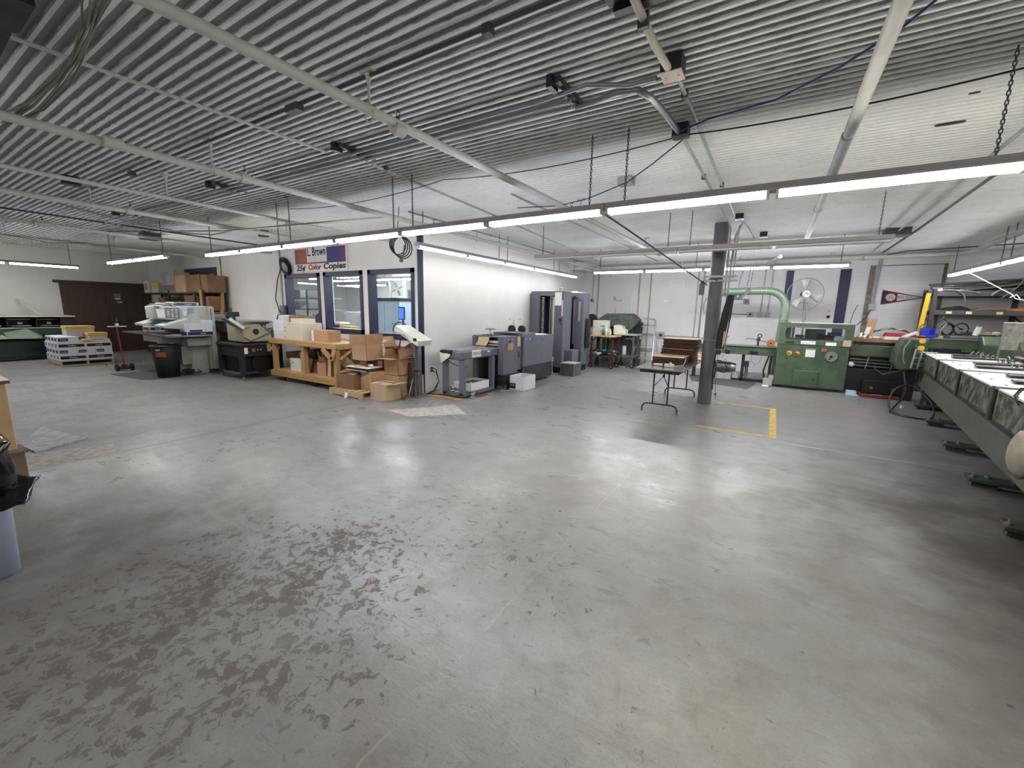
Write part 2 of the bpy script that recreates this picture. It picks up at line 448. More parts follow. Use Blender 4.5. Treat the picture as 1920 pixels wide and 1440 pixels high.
def ceil_mat():
    m, nt, b, vec = new_mat('white_corrugated_deck')
    geo = nt.nodes.new('ShaderNodeNewGeometry'); P = geo.outputs['Position']
    n = noise(nt, P, 1.2, 4, .6); n2 = noise(nt, P, 9, 5, .7)
    k = mixc(nt, rng(nt, n, .35, .7), L(230,232,232), L(212,214,214))
    k = mixc(nt, rng(nt, n2, .56, .8, 0, .4), k, L(140,140,138))
    # recesses of the sheet toned darker than its ridges, wandering edge, weaker further back
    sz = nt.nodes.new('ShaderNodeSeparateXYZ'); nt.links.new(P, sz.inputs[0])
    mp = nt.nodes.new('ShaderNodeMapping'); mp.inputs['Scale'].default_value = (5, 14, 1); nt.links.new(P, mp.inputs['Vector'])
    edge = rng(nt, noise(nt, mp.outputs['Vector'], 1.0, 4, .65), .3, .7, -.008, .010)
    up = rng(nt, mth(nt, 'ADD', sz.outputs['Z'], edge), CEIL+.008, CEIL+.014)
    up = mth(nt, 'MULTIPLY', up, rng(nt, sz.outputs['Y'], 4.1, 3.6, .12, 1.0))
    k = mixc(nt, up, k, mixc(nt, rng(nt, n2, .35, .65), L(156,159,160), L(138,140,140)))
    nt.links.new(k, b.inputs['Base Color']); b.inputs['Roughness'].default_value = .5
    return m
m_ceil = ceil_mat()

XL, XR, YN, YF = -18.3, 6.2, -3.6, 13.5
YO, XO = 5.8, -5.59              # office front and office side
TOP = 3.2
mb = MB().box(XL-.2, XR+.2, YN-.2, YF+.2, -.12, 0)
build(mb, 'floor', m_floor, kind='structure')
# corrugated deck: one continuous folded sheet
mb = MB(); pitch = .0766; prof = []
y = YN
while y < YF + pitch:
    prof += [(y, CEIL+.024), (y+pitch*.50, CEIL+.024), (y+pitch*.62, CEIL), (y+pitch*.90, CEIL)]
    y += pitch
n = len(prof)
vs = [(XL-.1, a, z) for a, z in prof] + [(XR+.1, a, z) for a, z in prof]
mb._a(vs, [(i, n+i, n+i+1, i+1) for i in range(n-1)])
mb.box(XL-.2, XR+.2, YN-.2, YF+.2, CEIL+.06, CEIL+.12)
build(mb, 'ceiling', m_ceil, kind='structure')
build(MB().box(XL-.2, XL, YN-.2, YF+.2, 0, TOP), 'wall_left', m_wallleft, kind='structure')
build(MB().box(XR, XR+.2, YN-.2, YF+.2, 0, TOP), 'wall_right', m_wall, kind='structure')
build(MB().box(XL, XR, YN-.2, YN, 0, TOP), 'wall_near', m_wall, kind='structure')
mb = MB().box(XL, -1.72, YF, YF+.2, 0, TOP); mb.mi = 1; mb.box(-1.72, XR, YF, YF+.2, 0, TOP)
build(mb, 'wall_far', [m_wallback, m_wallbrick], kind='structure')
# office front wall with its three windows and the doorway at the far left
WIN = [(-10.09, -8.72, 1.04, 2.33), (-8.57, -7.27, 1.02, 2.34), (-7.10, -5.80, .98, 2.34)]
DX0, DX1, DZ = -15.5, -13.47, 2.62
mb = MB()
xs = [XL, DX0, DX1] + [q for wn in WIN for q in wn[:2]] + [XO]
mb.box(XL, DX0, YO, YO+.15, 0, TOP); mb.box(DX0, DX1, YO, YO+.15, DZ, TOP)
mb.box(DX1, WIN[0][0], YO, YO+.15, 0, TOP)
for i, (a, b_, z0, z1) in enumerate(WIN):
    mb.box(a, b_, YO, YO+.15, 0, z0); mb.box(a, b_, YO, YO+.15, z1, TOP)
    nx = WIN[i+1][0] if i < 2 else XO
    mb.box(b_, nx, YO, YO+.15, 0, TOP)
build(mb, 'wall_front', m_wall, kind='structure')
build(MB().box(XO-.12, XO, YO+.15, YF, 0, TOP), 'wall_side', m_wall, kind='structure')
build(MB().box(XO-.115, XO+.018, YO-.022, YO-.001, 0, CEIL-.02), 'trim_1', m_navy, kind='structure')
glass = bpy.data.materials.new('window_glass'); glass.use_nodes = True
nt = glass.node_tree; nt.nodes.clear()
o_ = nt.nodes.new('ShaderNodeOutputMaterial'); mx = nt.nodes.new('ShaderNodeMixShader'); tr = nt.nodes.new('ShaderNodeBsdfTransparent')
gl = nt.nodes.new('ShaderNodeBsdfGlossy'); gl.inputs['Roughness'].default_value = .02; lw = nt.nodes.new('ShaderNodeLayerWeight'); lw.inputs[0].default_value = .5
tr.inputs[0].default_value = (.93, .96, .96, 1)
nt.links.new(mth(nt, 'ADD', mth(nt, 'MULTIPLY', mth(nt, 'POWER', lw.outputs['Facing'], 4), .6), .05), mx.inputs[0]); nt.links.new(tr.outputs[0], mx.inputs[1]); nt.links.new(gl.outputs[0], mx.inputs[2]); nt.links.new(mx.outputs[0], o_.inputs[0])
m_glass = glass
for i, (a, b_, z0, z1) in enumerate(WIN):
    t = .085
    f = MB()
    f.box(a, b_, YO-.02, YO, z0, z0+t+.02); f.box(a, b_, YO-.02, YO, z1-t, z1)
    f.box(a, a+t, YO-.02, YO, z0, z1); f.box(b_-t, b_, YO-.02, YO, z0, z1)
    q = .018     # lining of the reveal
    f.box(a+.001, a+t, YO, YO+.15, z0+.001, z1-.001); f.box(b_-t, b_-.001, YO, YO+.15, z0+.001, z1-.001)
    f.box(a+t, b_-t, YO, YO+.15, z0+.001, z0+t+.02); f.box(a+t, b_-t, YO, YO+.15, z1-t, z1-.001)
    wo = build(f, 'window_%d' % (i+1), m_navy, kind='structure')
    g = MB().box(a+t, b_-t, YO+.12, YO+.126, z0+t+.02, z1-t)
    build(g, 'pane', m_glass, wo, world=True)
# doorway frame and its wooden door, at the far left of the office front
f = MB()
f.box(DX0, DX0+.14, YO-.025, YO+.15, 0, DZ); f.box(DX1-.14, DX1, YO-.025, YO+.15, 0, DZ); f.box(DX0+.14, DX1-.14, YO-.025, YO+.15, DZ-.16, DZ)
do = build(f, 'door_2', m_navy, kind='structure')
build(MB().box(DX0+.14, DX1-.14, YO+.06, YO+.10, 0, DZ-.16), 'door_panel', m_dkgrey, do, world=True)
# dark double door on the left wall
f = MB(); f.box(XL, XL+.05, 3.60, 5.79, 2.03, 2.2); f.box(XL+.0, XL+.12, 3.48, 5.79, 2.14, 2.21)
f.box(XL, XL+.06, 3.60, 3.74, 0, 2.1)
d1 = build(f, 'door_1', m_brown, kind='structure')
build(MB().box(XL, XL+.045, 3.74, 4.60, .01, 2.05), 'door_leaf', m_brown, d1, world=True, bevel=.004)
build(MB().box(XL, XL+.04, 4.606, 5.76, .01, 2.05), 'door_leaf', m_brown, d1, world=True, bevel=.004)
h = MB().cyl((XL+.045, 4.76, 1.0), (XL+.09, 4.76, 1.0), .025); h.ball((XL+.1, 4.76, 1.0), .032)
build(h, 'door_knob', m_yelbright, d1, world=True)
h = MB().box(XL+.04, XL+.055, 5.0, 5.06, .92, 1.16); h.tube([(XL+.055,5.03,.95),(XL+.1,5.03,.96),(XL+.1,5.03,1.12),(XL+.055,5.03,1.13)], .012)
build(h, 'pull_handle', m_dkgrey, d1, world=True)
s = build(MB().box(XL+.04, XL+.047, 4.80, 4.96, 1.66, 1.86), 'notice', MT('mauve_notice', (120,104,128), .7), label='small purple and white notice on the dark door', cat='notice')
build(MB().box(XL+.047, XL+.049, 4.82, 4.94, 1.68, 1.71), 'white_strip', m_paper, s, world=True)
build(MB().box(XL+.047, XL+.049, 4.82, 4.94, 1.74, 1.745), 'printed_line', m_text, s, world=True)
build(MB().box(XL+.047, XL+.049, 4.82, 4.94, 1.79, 1.795), 'printed_line', m_text, s, world=True)
s = build(MB().box(XL+.04, XL+.048, 4.84, 5.0, 1.56, 1.63), 'notice', m_dkgrey, label='narrow black and white notice under the purple one on the dark door', cat='notice')
build(MB().box(XL+.048, XL+.05, 4.86, 4.98, 1.575, 1.60), 'white_strip', m_paper, s, world=True)
# back door with broad navy side boards
f = MB(); f.box(.135, .30, YF-.03, YF, 0, 2.78); f.box(1.27, 1.49, YF-.03, YF, 0, 2.78)
d3 = build(f, 'door_3', m_navy, kind='structure')
build(MB().box(.30, .36, YF-.025, YF, 0, 2.72).box(1.21, 1.27, YF-.025, YF, 0, 2.72).box(.36, 1.21, YF-.025, YF, 2.66, 2.72), 'door_frame', m_wallback, d3, world=True)
build(MB().box(.36, 1.21, YF-.018, YF, .02, 2.66), 'door_leaf', m_wallback, d3, world=True)
build(MB().cyl((1.15, YF-.018, 1.74), (1.15, YF-.045, 1.74), .034), 'dead_bolt', m_yelbright, d3, world=True)
build(MB().cyl((1.15, YF-.018, 1.60), (1.15, YF-.05, 1.60), .02).ball((1.15, YF-.07, 1.60), .04), 'door_knob', m_rust, d3, world=True)
# blocked opening further right, outlined by a rusty steel frame
build(MB().box(1.84, 1.94, YF-.02, YF, 0, 2.85).box(3.14, 3.2, YF-.02, YF, 0, 2.85).box(1.94, 3.14, YF-.015, YF, 2.83, 2.85), 'trim_2', MT('flaking_grey_steel', (128,122,116), .7, .1, .3, 12, c2=(96,84,76)), kind='structure')
# mouldings on the back wall
for i, (x, z0) in enumerate(((-5.08, .8), (-3.73, 0), (-3.38, 0), (-2.02, .0))):
    build(MB().box(x-.02, x+.02, YF-.025, YF, z0, 2.95), 'trim_%d' % (3+i), MT('yellowed_conduit_paint', (176,170,146), .6, 0, .2, 8) if i < 3 else m_ltgrey, kind='structure')
build(MB().box(-4.80, -3.98, YF-.012, YF, 2.36, 2.37).box(-4.80, -3.98, YF-.012, YF, 1.66, 1.67).box(-4.80, -4.79, YF-.012, YF, 1.66, 2.37).box(-3.99, -3.98, YF-.012, YF, 1.66, 2.37), 'trim_7', m_wallback, kind='structure')
build(MB().box(-4.55, -4.47, YF-.004, YF, 1.98, 2.1).box(-4.47, -4.25, YF-.004, YF, 1.96, 1.99), 'trim_8', MT('glue_stain', (178,160,132), .8), kind='structure')
# floor paint: the yellow bay round the column, and the two pale plates on the left
build(MB().box(-.80, .19, 6.36, 6.43, 0, .0015).box(.10, .19, 6.43, 8.36, 0, .0015).box(-.78, .19, 8.36, 8.42, 0, .0015), 'trim_9', m_yelpaint, kind='structure')

# ---------------------------------------------------------------- lights
TUBE = {'cool': EM('tube_cool', (240,244,255), LAMP), 'warm': EM('tube_warm', (255,249,236), LAMP), 'mid': EM('tube_neutral', (250,250,252), LAMP),
        'boosted': EM('boosted_tube', (248,250,255), LAMP*2.0), 'dimmed': EM('dimmed_tube', (250,250,250), LAMP*.37), 'old': EM('dim_fill_tube', (252,248,242), LAMP*.42)}  # output set per row to balance brightness, not tube age; last is added fill
m_dead = MT('unlit_tube', (226,226,222), .3, 0, .03)
m_housing = MT('lamp_housing', (176,170,172), .5, 0, .08)
def links(p, q, mb, size=.034):
    p = Vector(p); q = Vector(q); n = max(2, int((q-p).length/(size*.72))); d = (q-p).normalized()
    for i in range(n):
        c = p + (q-p)*((i+.5)/n)
        a = Vector((1,0,0)) if i % 2 else Vector((0,1,0))
        e = size/2
        mb.tube([c-d*e, c-d*e*.6+a*e*.42, c+d*e*.6+a*e*.42, c+d*e, c+d*e*.6-a*e*.42, c-d*e*.6-a*e*.42], .0032, 5, True)
def strip(x, y, z, ax, n, tints, label, group, lit=True, chains=(0, 1), drop=None, seg=1.26, ends=(True, True)):
    """a strip light of n tube lengths starting at (x,y), running along ax, two tubes side by side; z is the underside of the tubes"""
    Ltot = n*seg
    cx, cy = (x+Ltot/2, y) if ax == 'x' else (x, y+Ltot/2)
    t = thing('strip_light', label, 'light', (cx, cy, z), 0 if ax == 'x' else PI/2, group)
    h = Ltot/2 - .006
    mb = MB().prism([(-.054,.036),(-.054,.05),(-.036,.092),(.036,.092),(.054,.05),(.054,.036)], 'x', -h, h)
    build(mb, 'housing', m_housing, t, bevel=.002)
    for i in range(n):
        a = -Ltot/2 + i*seg + .03; b = a + seg - .06
        for s_ in (-1, 1):
            mb = MB().cyl((a, s_*.034, .0165), (b, s_*.034, .0165), .0165, n=10)
            build(mb, 'tube', TUBE[tints[i]] if lit else m_dead, t)
        for e, dd in ((a, 1), (b, -1)):
            build(MB().box(e-.012, e+.006, -.052, .052, -.004, .04), 'lamp_holder', m_white, t)
    for k in chains:
        e = (-Ltot/2 + .16) if k == 0 else (Ltot/2 - .16)
        mb = MB(); links((e, 0, .092), (e, 0, CEIL - z), mb)
        build(mb, 'chain', m_dkgrey, t)
    return t
ROW = 'lit strip lights of the long front row'
for i, (x, tn, lb) in enumerate((
    (1.15, ('warm','warm'), 'lit strip light of the long front row, cut off by the right edge'),
    (-1.37, ('warm','warm'), 'lit warm strip light of the long front row, nearest the steel column'),
    (-3.89, ('mid','cool'), 'lit strip light of the long front row, hanging in front of the office corner'),
    (-6.41, ('cool','cool'), 'lit strip light of the long front row, before the red and blue sign'),
    (-8.93, ('warm','mid'), 'lit strip light at the left end of the long front row'))):
    strip(x, 3.72, 2.45, 'x', 2, tn, lb, ROW, chains=(0, 1) if i else (1,))
strip(-13.15, 3.46, 2.45, 'x', 2, ('warm','cool'), 'lit strip light hanging alone in front of the dark double door', 'strip lights at the far left', seg=1.6)
strip(-15.9, 1.05, 2.45, 'y', 2, ('mid','mid'), 'lit strip light above the pallet of cartons at the left edge', 'strip lights at the far left')
strip(-15.9, -1.47, 2.45, 'y', 2, ('mid','mid'), 'lit strip light outside the left edge, end to end with the one above the pallet', 'strip lights at the far left')
for i, (y, n_, lb) in enumerate(((5.0, 2, 'lit strip light along the blank side wall, nearest end at the navy corner board'), (7.52, 2, 'lit strip light along the blank side wall, middle of its row'), (10.04, 1, 'short lit strip light along the blank side wall, far end above the collator tower'))):
    strip(-4.95, y, 2.54, 'y', n_, ('dimmed','dimmed'), lb, 'lit strip lights along the side wall')
strip(-3.95, 10.1, 2.53, 'x', 2, ('boosted','boosted'), 'lit strip light near the back wall, left of the steel column', 'lit strip lights near the back wall')
strip(-1.43, 10.1, 2.53, 'x', 2, ('boosted','boosted'), 'lit strip light near the back wall, right of the steel column above the big fan', 'lit strip lights near the back wall')
strip(-3.90, 7.0, 2.52, 'x', 2, ('mid','mid'), 'unlit strip light with dead tubes, left of the steel column top', 'unlit strip lights', lit=False)
strip(-1.38, 7.0, 2.52, 'x', 2, ('mid','mid'), 'unlit strip light with dead tubes, right of the steel column top', 'unlit strip lights', lit=False)
for i, y in enumerate((10.2, 7.68, 5.16)):
    strip(3.08, y, 2.5, 'y', 2, ('warm','cool'), ('lit strip light at the right edge, hanging before the storage rack', 'lit strip light over the long green machine, second from the rack', 'lit strip light over the long green machine, third from the rack')[i], 'lit strip lights on the right')
for i, x in enumerate((-6.4, -3.88, -1.36, 1.16)):  # unseen row added to brighten the foreground
    strip(x, -1.2, 2.45, 'x', 2, ('old','old'), ('added unseen strip light behind the viewer, leftmost of its row', 'added unseen strip light behind the viewer, second from left', 'added unseen strip light behind the viewer, third from left', 'added unseen strip light behind the viewer, rightmost of its row')[i], 'added fill strip lights behind the viewer')
for i, (x, y) in enumerate(((-9.6, 7.4), (-7.3, 7.4), (-13, 9.4), (-10.2, 9.4), (-7.6, 11.2), (-14.6, 11.6))):
    strip(x-1, y, 2.45, 'x', 2, ('boosted','boosted'), ('lit strip light inside the office behind the leftmost window', 'lit strip light inside the office behind the rightmost window', 'lit strip light deep inside the office on the left', 'lit strip light in the middle of the office ceiling', 'lit strip light at the back right of the office', 'lit strip light at the back left of the office')[i], 'strip lights inside the office')
# ---------------------------------------------------------------- pipes and cables under the ceiling
def pipe(name, pts, r, mat, label, cat='pipe', group=None, rings=(), hangers=(), heads=(), n=12):
    t = thing(name, label, cat, pts[0], 0, group)
    build(MB().tube(pts, r, n), 'run', mat, t, world=True)
    for p, ln in rings:
        p = Vector(p); d = (Vector(pts[-1]) - Vector(pts[0])).normalized()
        if abs(d.z) > .5: d = Vector((0, 1, 0))
        build(MB().cyl(p-d*ln/2, p+d*ln/2, r*1.35, n=n), 'coupling', mat, t, world=True)
    for p in hangers:
        mb = MB().cyl((p[0], p[1], p[2]), (p[0], p[1], CEIL-.01), .008, n=6)
        mb.torus(p, r+.008, .006, (0,1,0) if abs(pts[-1][1]-pts[0][1]) > abs(pts[-1][0]-pts[0][0]) else (1,0,0), 16, 5)
        mb.box(p[0]-.05, p[0]+.05, p[1]-.03, p[1]+.03, CEIL-.02, CEIL+.001)
        mb.cyl((p[0], p[1], CEIL-.02), (p[0], p[1], CEIL-.08), .022, .01, 8)
        build(mb, 'hanger', mat, t, world=True)
    for p in heads:
        mb = MB().cyl(p, (p[0], p[1], p[2]+r+.03), .018, n=8)
        build(mb, 'outlet', mat, t, world=True)
        z = p[2]+r+.03
        mb = MB().cyl((p[0],p[1],z), (p[0],p[1],z+.02), .012, n=8)
        for a in (-1, 1): mb.tube([(p[0]+a*.01,p[1],z+.015), (p[0]+a*.018,p[1],z+.035), (p[0]+a*.004,p[1],z+.055)], .003, 5)
        mb.cyl((p[0],p[1],z+.055), (p[0],p[1],z+.06), .02, n=10)
        build(mb, 'sprinkler_head', m_dkgrey, t, world=True)
    return t
SP = 'white sprinkler pipes running away from the viewer'
pipe('sprinkler_pipe', [(-2.43,-3.5,2.85), (-2.43,12.9,2.95)], .033, m_pipe, 'thick white sprinkler pipe crossing the upper middle of the ceiling', group=SP,
     rings=(((-2.43,2.3,2.853), .09),), hangers=((-2.43,2.05,2.852),(-2.43,5.6,2.88),(-2.43,9.0,2.90)), heads=((-2.43,2.3,2.853),(-2.43,5.3,2.88)))
pipe('sprinkler_pipe', [(-4.63,-3.5,2.85), (-4.70,3.2,2.85), (-4.95,12.9,2.92)], .033, m_pipe, 'white sprinkler pipe from the left edge down towards the office corner', group=SP,
     rings=(((-4.65,1.35,2.85), .12),((-4.69,2.36,2.85), .09)), hangers=((-4.66,2.06,2.85),(-4.8,6.4,2.87)), heads=((-4.69,2.36,2.85),(-4.75,5.2,2.86)))
pipe('sprinkler_pipe', [(.29,-3.5,2.85), (.30,8.6,2.86), (.28,9.0,2.86)], .036, m_pipe, 'white pipe with a grey worn patch at the upper right', group=SP,
     rings=(((.29,8.9,2.86), .1),), hangers=((.29,6.3,2.855),))
pipe('sprinkler_pipe', [(-.05,11.3,2.9), (-.28,12.9,2.93)], .036, m_pipe, 'short stub of white pipe joining the back wall pipe left of the fan', group=SP, rings=(((-.06,11.35,2.9), .1),))
build(MB().tube([(.29,3.9,2.85),(.292,4.9,2.85)], .0375, 14), 'pipe_wrap', m_grey, label='dark grey smudge wrapped round the right hand white pipe', cat='pipe wrap')
build(MB().bar((.42,1.55,2.93), (.43,2.55,2.93), .15, .02), 'blank_panel', m_ltgrey, label='flat grey panel lying against the right hand white pipe at the top edge', cat='panel')
pipe('sprinkler_pipe', [(-6.39,-3.5,2.85), (-6.40,5.79,2.85)], .022, m_pipe, 'thin grey pipe third from the office corner among the left pipes', group=SP, hangers=((-6.39,2.3,2.85),))
pipe('sprinkler_pipe', [(-7.95,-3.5,2.88), (-8.03,5.79,2.88)], .035, m_pipe, 'white pipe ending bright above the sign at the left', group=SP,
     rings=(((-8.0,2.4,2.88), .08),), hangers=((-7.97,2.0,2.88),(-8.02,4.7,2.88)), heads=((-8.0,2.42,2.88),))
pipe('sprinkler_pipe', [(-10.4,-3.5,2.85), (-10.6,5.79,2.85)], .03, m_pipe, 'second pipe from the left end of the ceiling', group=SP, rings=(((-10.5,2.0,2.85), .2),), hangers=((-10.5,1.4,2.85),), heads=((-10.5,2.0,2.85),))
pipe('sprinkler_pipe', [(-13.2,-3.5,2.88), (-13.8,5.79,2.88)], .03, m_pipe, 'leftmost white pipe of the ceiling above the dark double door', group=SP, hangers=((-13.35,2.0,2.88),(-13.55,3.7,2.88)), heads=((-13.3,1.5,2.88),))
pipe('sprinkler_main', [(-5.55,12.9,2.95), (2.9,12.9,2.99), (3.2,12.75,2.99), (3.28,12.4,2.98), (3.05,9.4,2.95), (2.9,4,2.95)], .05, m_pipe, 'fat white pipe along the top of the back wall, bending forward at right',
     rings=(((-4.95,12.9,2.955), .12),((-2.43,12.9,2.96), .12),((-.28,12.9,2.975), .16),((1.6,12.9,2.98), .08)), hangers=((-4.3,12.9,2.955),(-3.4,12.9,2.96),(-1.0,12.9,2.97),(1.0,12.9,2.98)))
# boxed beam against the office side wall end
build(MB().box(-5.589, -5.1, 12.2, 13.45, 2.86, 3.10), 'bulkhead', m_wall, label='white box beam under the ceiling where the side wall meets the back wall', cat='beam', kind='structure')
# conduits
CO = 'thin conduits clipped to the ceiling'
def conduit(pts, label, r=.012, mat=None, boxes=()):
    t = thing('conduit', label, 'conduit', pts[0], 0, CO)
    build(MB().tube(pts, r, 7), 'run', mat or m_galv, t, world=True)
    for b_ in boxes:
        build(MB().box(*b_), 'strap', m_dkgrey, t, world=True)
    return t
conduit([(-3.86,-3.5,3.07), (-3.86,2.72,3.07)], 'thin painted conduit running across the left ceiling towards the clamp bundle', .013, m_pipe)
conduit([(-3.72,3.15,3.06), (-3.9,5.2,3.07), (-4.62,12.3,3.07)], 'conduit running on from the clamp bundle towards the back wall', .014, m_ltgrey, ((-3.75,-3.69,3.3,3.34,3.05,3.09),))
conduit([(-5.0,4.9,3.07), (-5.1,12.1,3.07)], 'conduit over the side wall strip lights', .014)
conduit([(-3.05,4.8,3.07), (-3.05,12.8,3.07)], 'pale conduit between the two thick pipes', .014, m_ltgrey)
conduit([(-.685,3.0,3.07), (-.69,7.3,3.07)], 'right conduit from the upper junction box towards the steel column', .014, None, ((-.71,-.67,3.25,3.28,3.05,3.1),(-.71,-.67,5.6,5.63,3.05,3.1)))
conduit([(-.83,3.95,3.07), (-.80,7.75,3.07), (-.78,8.0,3.0), (-.77,8.05,1.9)], 'left conduit from the lower junction box down the steel column', .014, m_ltgrey, ((-.85,-.81,5.2,5.23,3.05,3.1),))
conduit([(-.62,7.5,3.07), (-.55,8.6,3.07), (-.52,9.6,3.07)], 'short dark conduit behind the small ceiling box', .013, m_dkgrey)
conduit([(-.71,1.2,3.04), (-.715,2.3,3.03), (-.70,2.5,3.0), (-.695,2.78,3.02)], 'cream conduit coming down from the top edge into the junction box', .021, MT('cream_conduit', (190,188,170), .5), ((-.74,-.69,2.3,2.33,2.99,3.06),))
conduit([(-9.5,2.03,3.09), (-3.0,2.05,3.09), (3.0,2.08,3.09)], 'single conduit running left to right across the near ceiling', .012, m_dkgrey, ((-3.35,-3.2,2.02,2.08,3.05,3.10),(-6.6,-6.5,2.01,2.06,3.05,3.10),(-1.5,-1.45,2.03,2.08,3.05,3.10)))
for k, y in enumerate((2.84, 2.93, 3.02)):
    conduit([(-12.0,y+.05,3.06), (-6.2,y,3.06), (-1.6,y,3.06)] + ([(-1.2,y-.06,3.05), (-.95,2.88,3.03), (-.78,2.86,3.02)] if k == 0 else [(-1.38,y,3.055)]),
            ('nearest', 'middle', 'furthest')[k] + ' of the three conduits crossing the ceiling left to right', .016, (m_galv, m_galv, m_ltgrey)[k])
conduit([(-1.38,3.02,3.05), (-1.2,2.99,3.04), (-1.05,2.93,3.03), (-.92,2.93,3.02), (-.86,3.06,3.01), (-.84,3.3,3.02), (-.835,3.55,3.04), (-.83,3.8,3.05)], 'flexible silver conduit curving down to the lower junction box', .022, m_galv)
conduit([(-10.8,1.6,3.06), (-11.0,5.7,3.05)], 'dark conduit above the paper cutter', .016, m_dkgrey)
conduit([(-8.6,3.3,3.0), (-8.6,4.6,3.0), (-8.75,5.7,3.0)], 'dark conduit ending behind the sign row of lights', .014, m_dkgrey)
conduit([(1.46,4.3,3.07), (1.70,12.5,3.07)], 'left of the two rusty conduits at the right of the ceiling', .016, m_ltgrey, ((1.44,1.50,6.3,6.34,3.05,3.1),))
conduit([(1.66,4.3,3.06), (1.85,9.6,3.06), (1.9,12.7,3.05)], 'right of the two rusty conduits at the right of the ceiling', .018, m_dkgrey)
conduit([(1.95,12.5,2.98), (2.3,12.5,3.04), (3.3,12.3,3.05), (5.8,11.6,3.05)], 'thin conduit wandering right above the storage rack', .012, m_dkgrey)
def strut(x, label):
    t = thing('pipe_clamp', label, 'clamp', (x, 2.9, 3.07), 0, 'clamps holding the three conduits')
    build(MB().box(x-.02, x+.02, 2.70, 3.12, 3.075, 3.115), 'channel', m_dkgrey, t, world=True, bevel=.003)
    mb = MB()
    for y in (2.84, 2.93, 3.02): mb.torus((x, y, 3.06), .02, .007, (1,0,0), 12, 5); mb.cyl((x, y, 3.03), (x, y, 3.01), .006, n=6)
    build(mb, 'strap', m_galv, t, world=True)
    build(MB().box(x-.06, x-.02, 2.66, 2.76, 3.04, 3.115), 'end_bracket', m_black, t, world=True)
for x, lb in ((-1.38, 'black conduit clamp near the two junction boxes'), (-3.65, 'black conduit clamp above the middle of the picture'), (-6.2, 'black conduit clamp above the sign'), (-9.6, 'black conduit clamp far left over the paper cutter')): strut(x, lb)
def jbox(x, y, z, sx_, sy, sz, m1, m2, label, name='junction_box'):
    t = thing(name, label, 'junction box', (x, y, z), 0, 'junction boxes on the ceiling')
    build(MB().box(x-sx_/2, x+sx_/2, y-sy/2, y+sy/2, z, CEIL-.001), 'body', m1, t, world=True, bevel=.003)
    build(MB().box(x-sx_/2-.003, x+sx_/2+.003, y-sy/2-.003, y+sy/2+.003, z-.006, z), 'cover', m2, t, world=True)
    build(MB().cyl((x-sx_*.3, y, z-.006), (x-sx_*.3, y, z-.01), .006, n=8).cyl((x+sx_*.3, y, z-.006), (x+sx_*.3, y, z-.01), .006, n=8), 'screw', m_steel, t, world=True)
jbox(-.69, 2.88, 3.02, .12, .13, .1, m_charcoal, MT('splashed_cover', (196,184,178), .6, 0, .12, 30), 'larger black junction box with a pinkish white cover')
jbox(-.82, 3.86, 3.03, .12, .11, .1, m_charcoal, m_dkgrey, 'smaller black junction box over the front row of lights')
jbox(-.63, 7.5, 3.04, .11, .1, .08, m_charcoal, m_white, 'small junction box with white underside beside the steel column top')
jbox(-1.62, 5.0, 3.05, .16, .15, .07, m_ltgrey, m_ltgrey, 'pale round-cornered box behind the pair of chains')
jbox(1.62, 9.9, 3.0, .34, .3, .1, m_dkgrey, m_grey, 'grey box where the two right hand conduits meet')
jbox(-.35, 9.3, 3.03, .12, .1, .08, m_charcoal, m_white, 'small box above the column side of the unlit lights')
jbox(-3.75, 6.2, 3.02, .16, .12, .08, m_dkgrey, m_dkgrey, 'dark box by the cable coil above the front lights')
jbox(-7.6, 1.75, 3.02, .1, .16, .09, m_black, m_dkgrey, 'black box on the corrugated ceiling at the far left')
jbox(-12.0, 3.9, 2.98, .3, .3, .13, m_dkgrey, m_dkgrey, 'dark junction box over the cutter and shelves')
jbox(-9.2, 4.9, 3.0, .16, .14, .1, m_dkgrey, m_dkgrey, 'dark box left of the sign close to the ceiling')
build(MB().box(-.86, -.60, 2.08, 2.22, 3.075, 3.12).box(-.84, -.60, 2.22, 2.27, 3.05, 3.08), 'cover_plate', m_black, label='black folded metal cover at the top edge around the cream conduit', cat='cover')
build(MB().prism([(-4.2,.1),(-3.1,.1),(-3.14,.695),(-3.50,.70),(-3.54,.68),(-4.2,.70)], 'z', 2.97, 3.1), 'duct_end', m_charcoal, label='dark metal box in the top left corner', cat='duct')
# loose cables
def sag(p, q, d, n=14):
    p = Vector(p); q = Vector(q)
    return [p.lerp(q, i/n) - Vector((0,0, d*4*(i/n)*(1-i/n))) for i in range(n+1)]
def cable(pts, r, mat, label, cat='cable', group='loose ceiling cables', n=5, name='cable'):
    return tag(build(MB().tube(pts, r, n), name, mat), label, cat, group)
cable(sag((-.86,3.86,3.04), (1.4,3.80,3.06), .05) + sag((1.4,3.80,3.06), (5.5,3.85,3.07), .05)[1:], .006, m_wire, 'black cable running right from the lower junction box')
cable(sag((-.86,3.86,3.03), (-3.45,3.95,3.08), .06) + sag((-3.45,3.95,3.08), (-6.6,3.95,3.08), .08)[1:], .005, m_wire, 'black cable running left from the lower junction box')
cable([(.62,2.4,2.98), (.35,2.78,2.92), (.15,2.98,2.9), (-.15,3.3,2.93), (-.55,3.5,2.98), (-.80,3.75,3.03)], .007, m_bluewire, 'dark blue cable hanging at the upper right')
cable([(-.82,3.92,3.02), (-1.1,4.1,2.93), (-1.4,4.35,2.88), (-1.98,4.75,2.88), (-2.5,5.05,2.92), (-3.2,5.2,3.0)], .006, m_bluewire, 'dark blue cable sagging left behind the chains')
cable([(-4.75,4.3,2.86), (-6.0,3.7,2.76), (-7.3,3.3,2.70), (-8.5,3.1,2.76), (-9.0,2.6,2.88), (-9.4,2.0,3.05)], .012, m_ltgrey, 'grey cable bundle drooping between the left pipes')
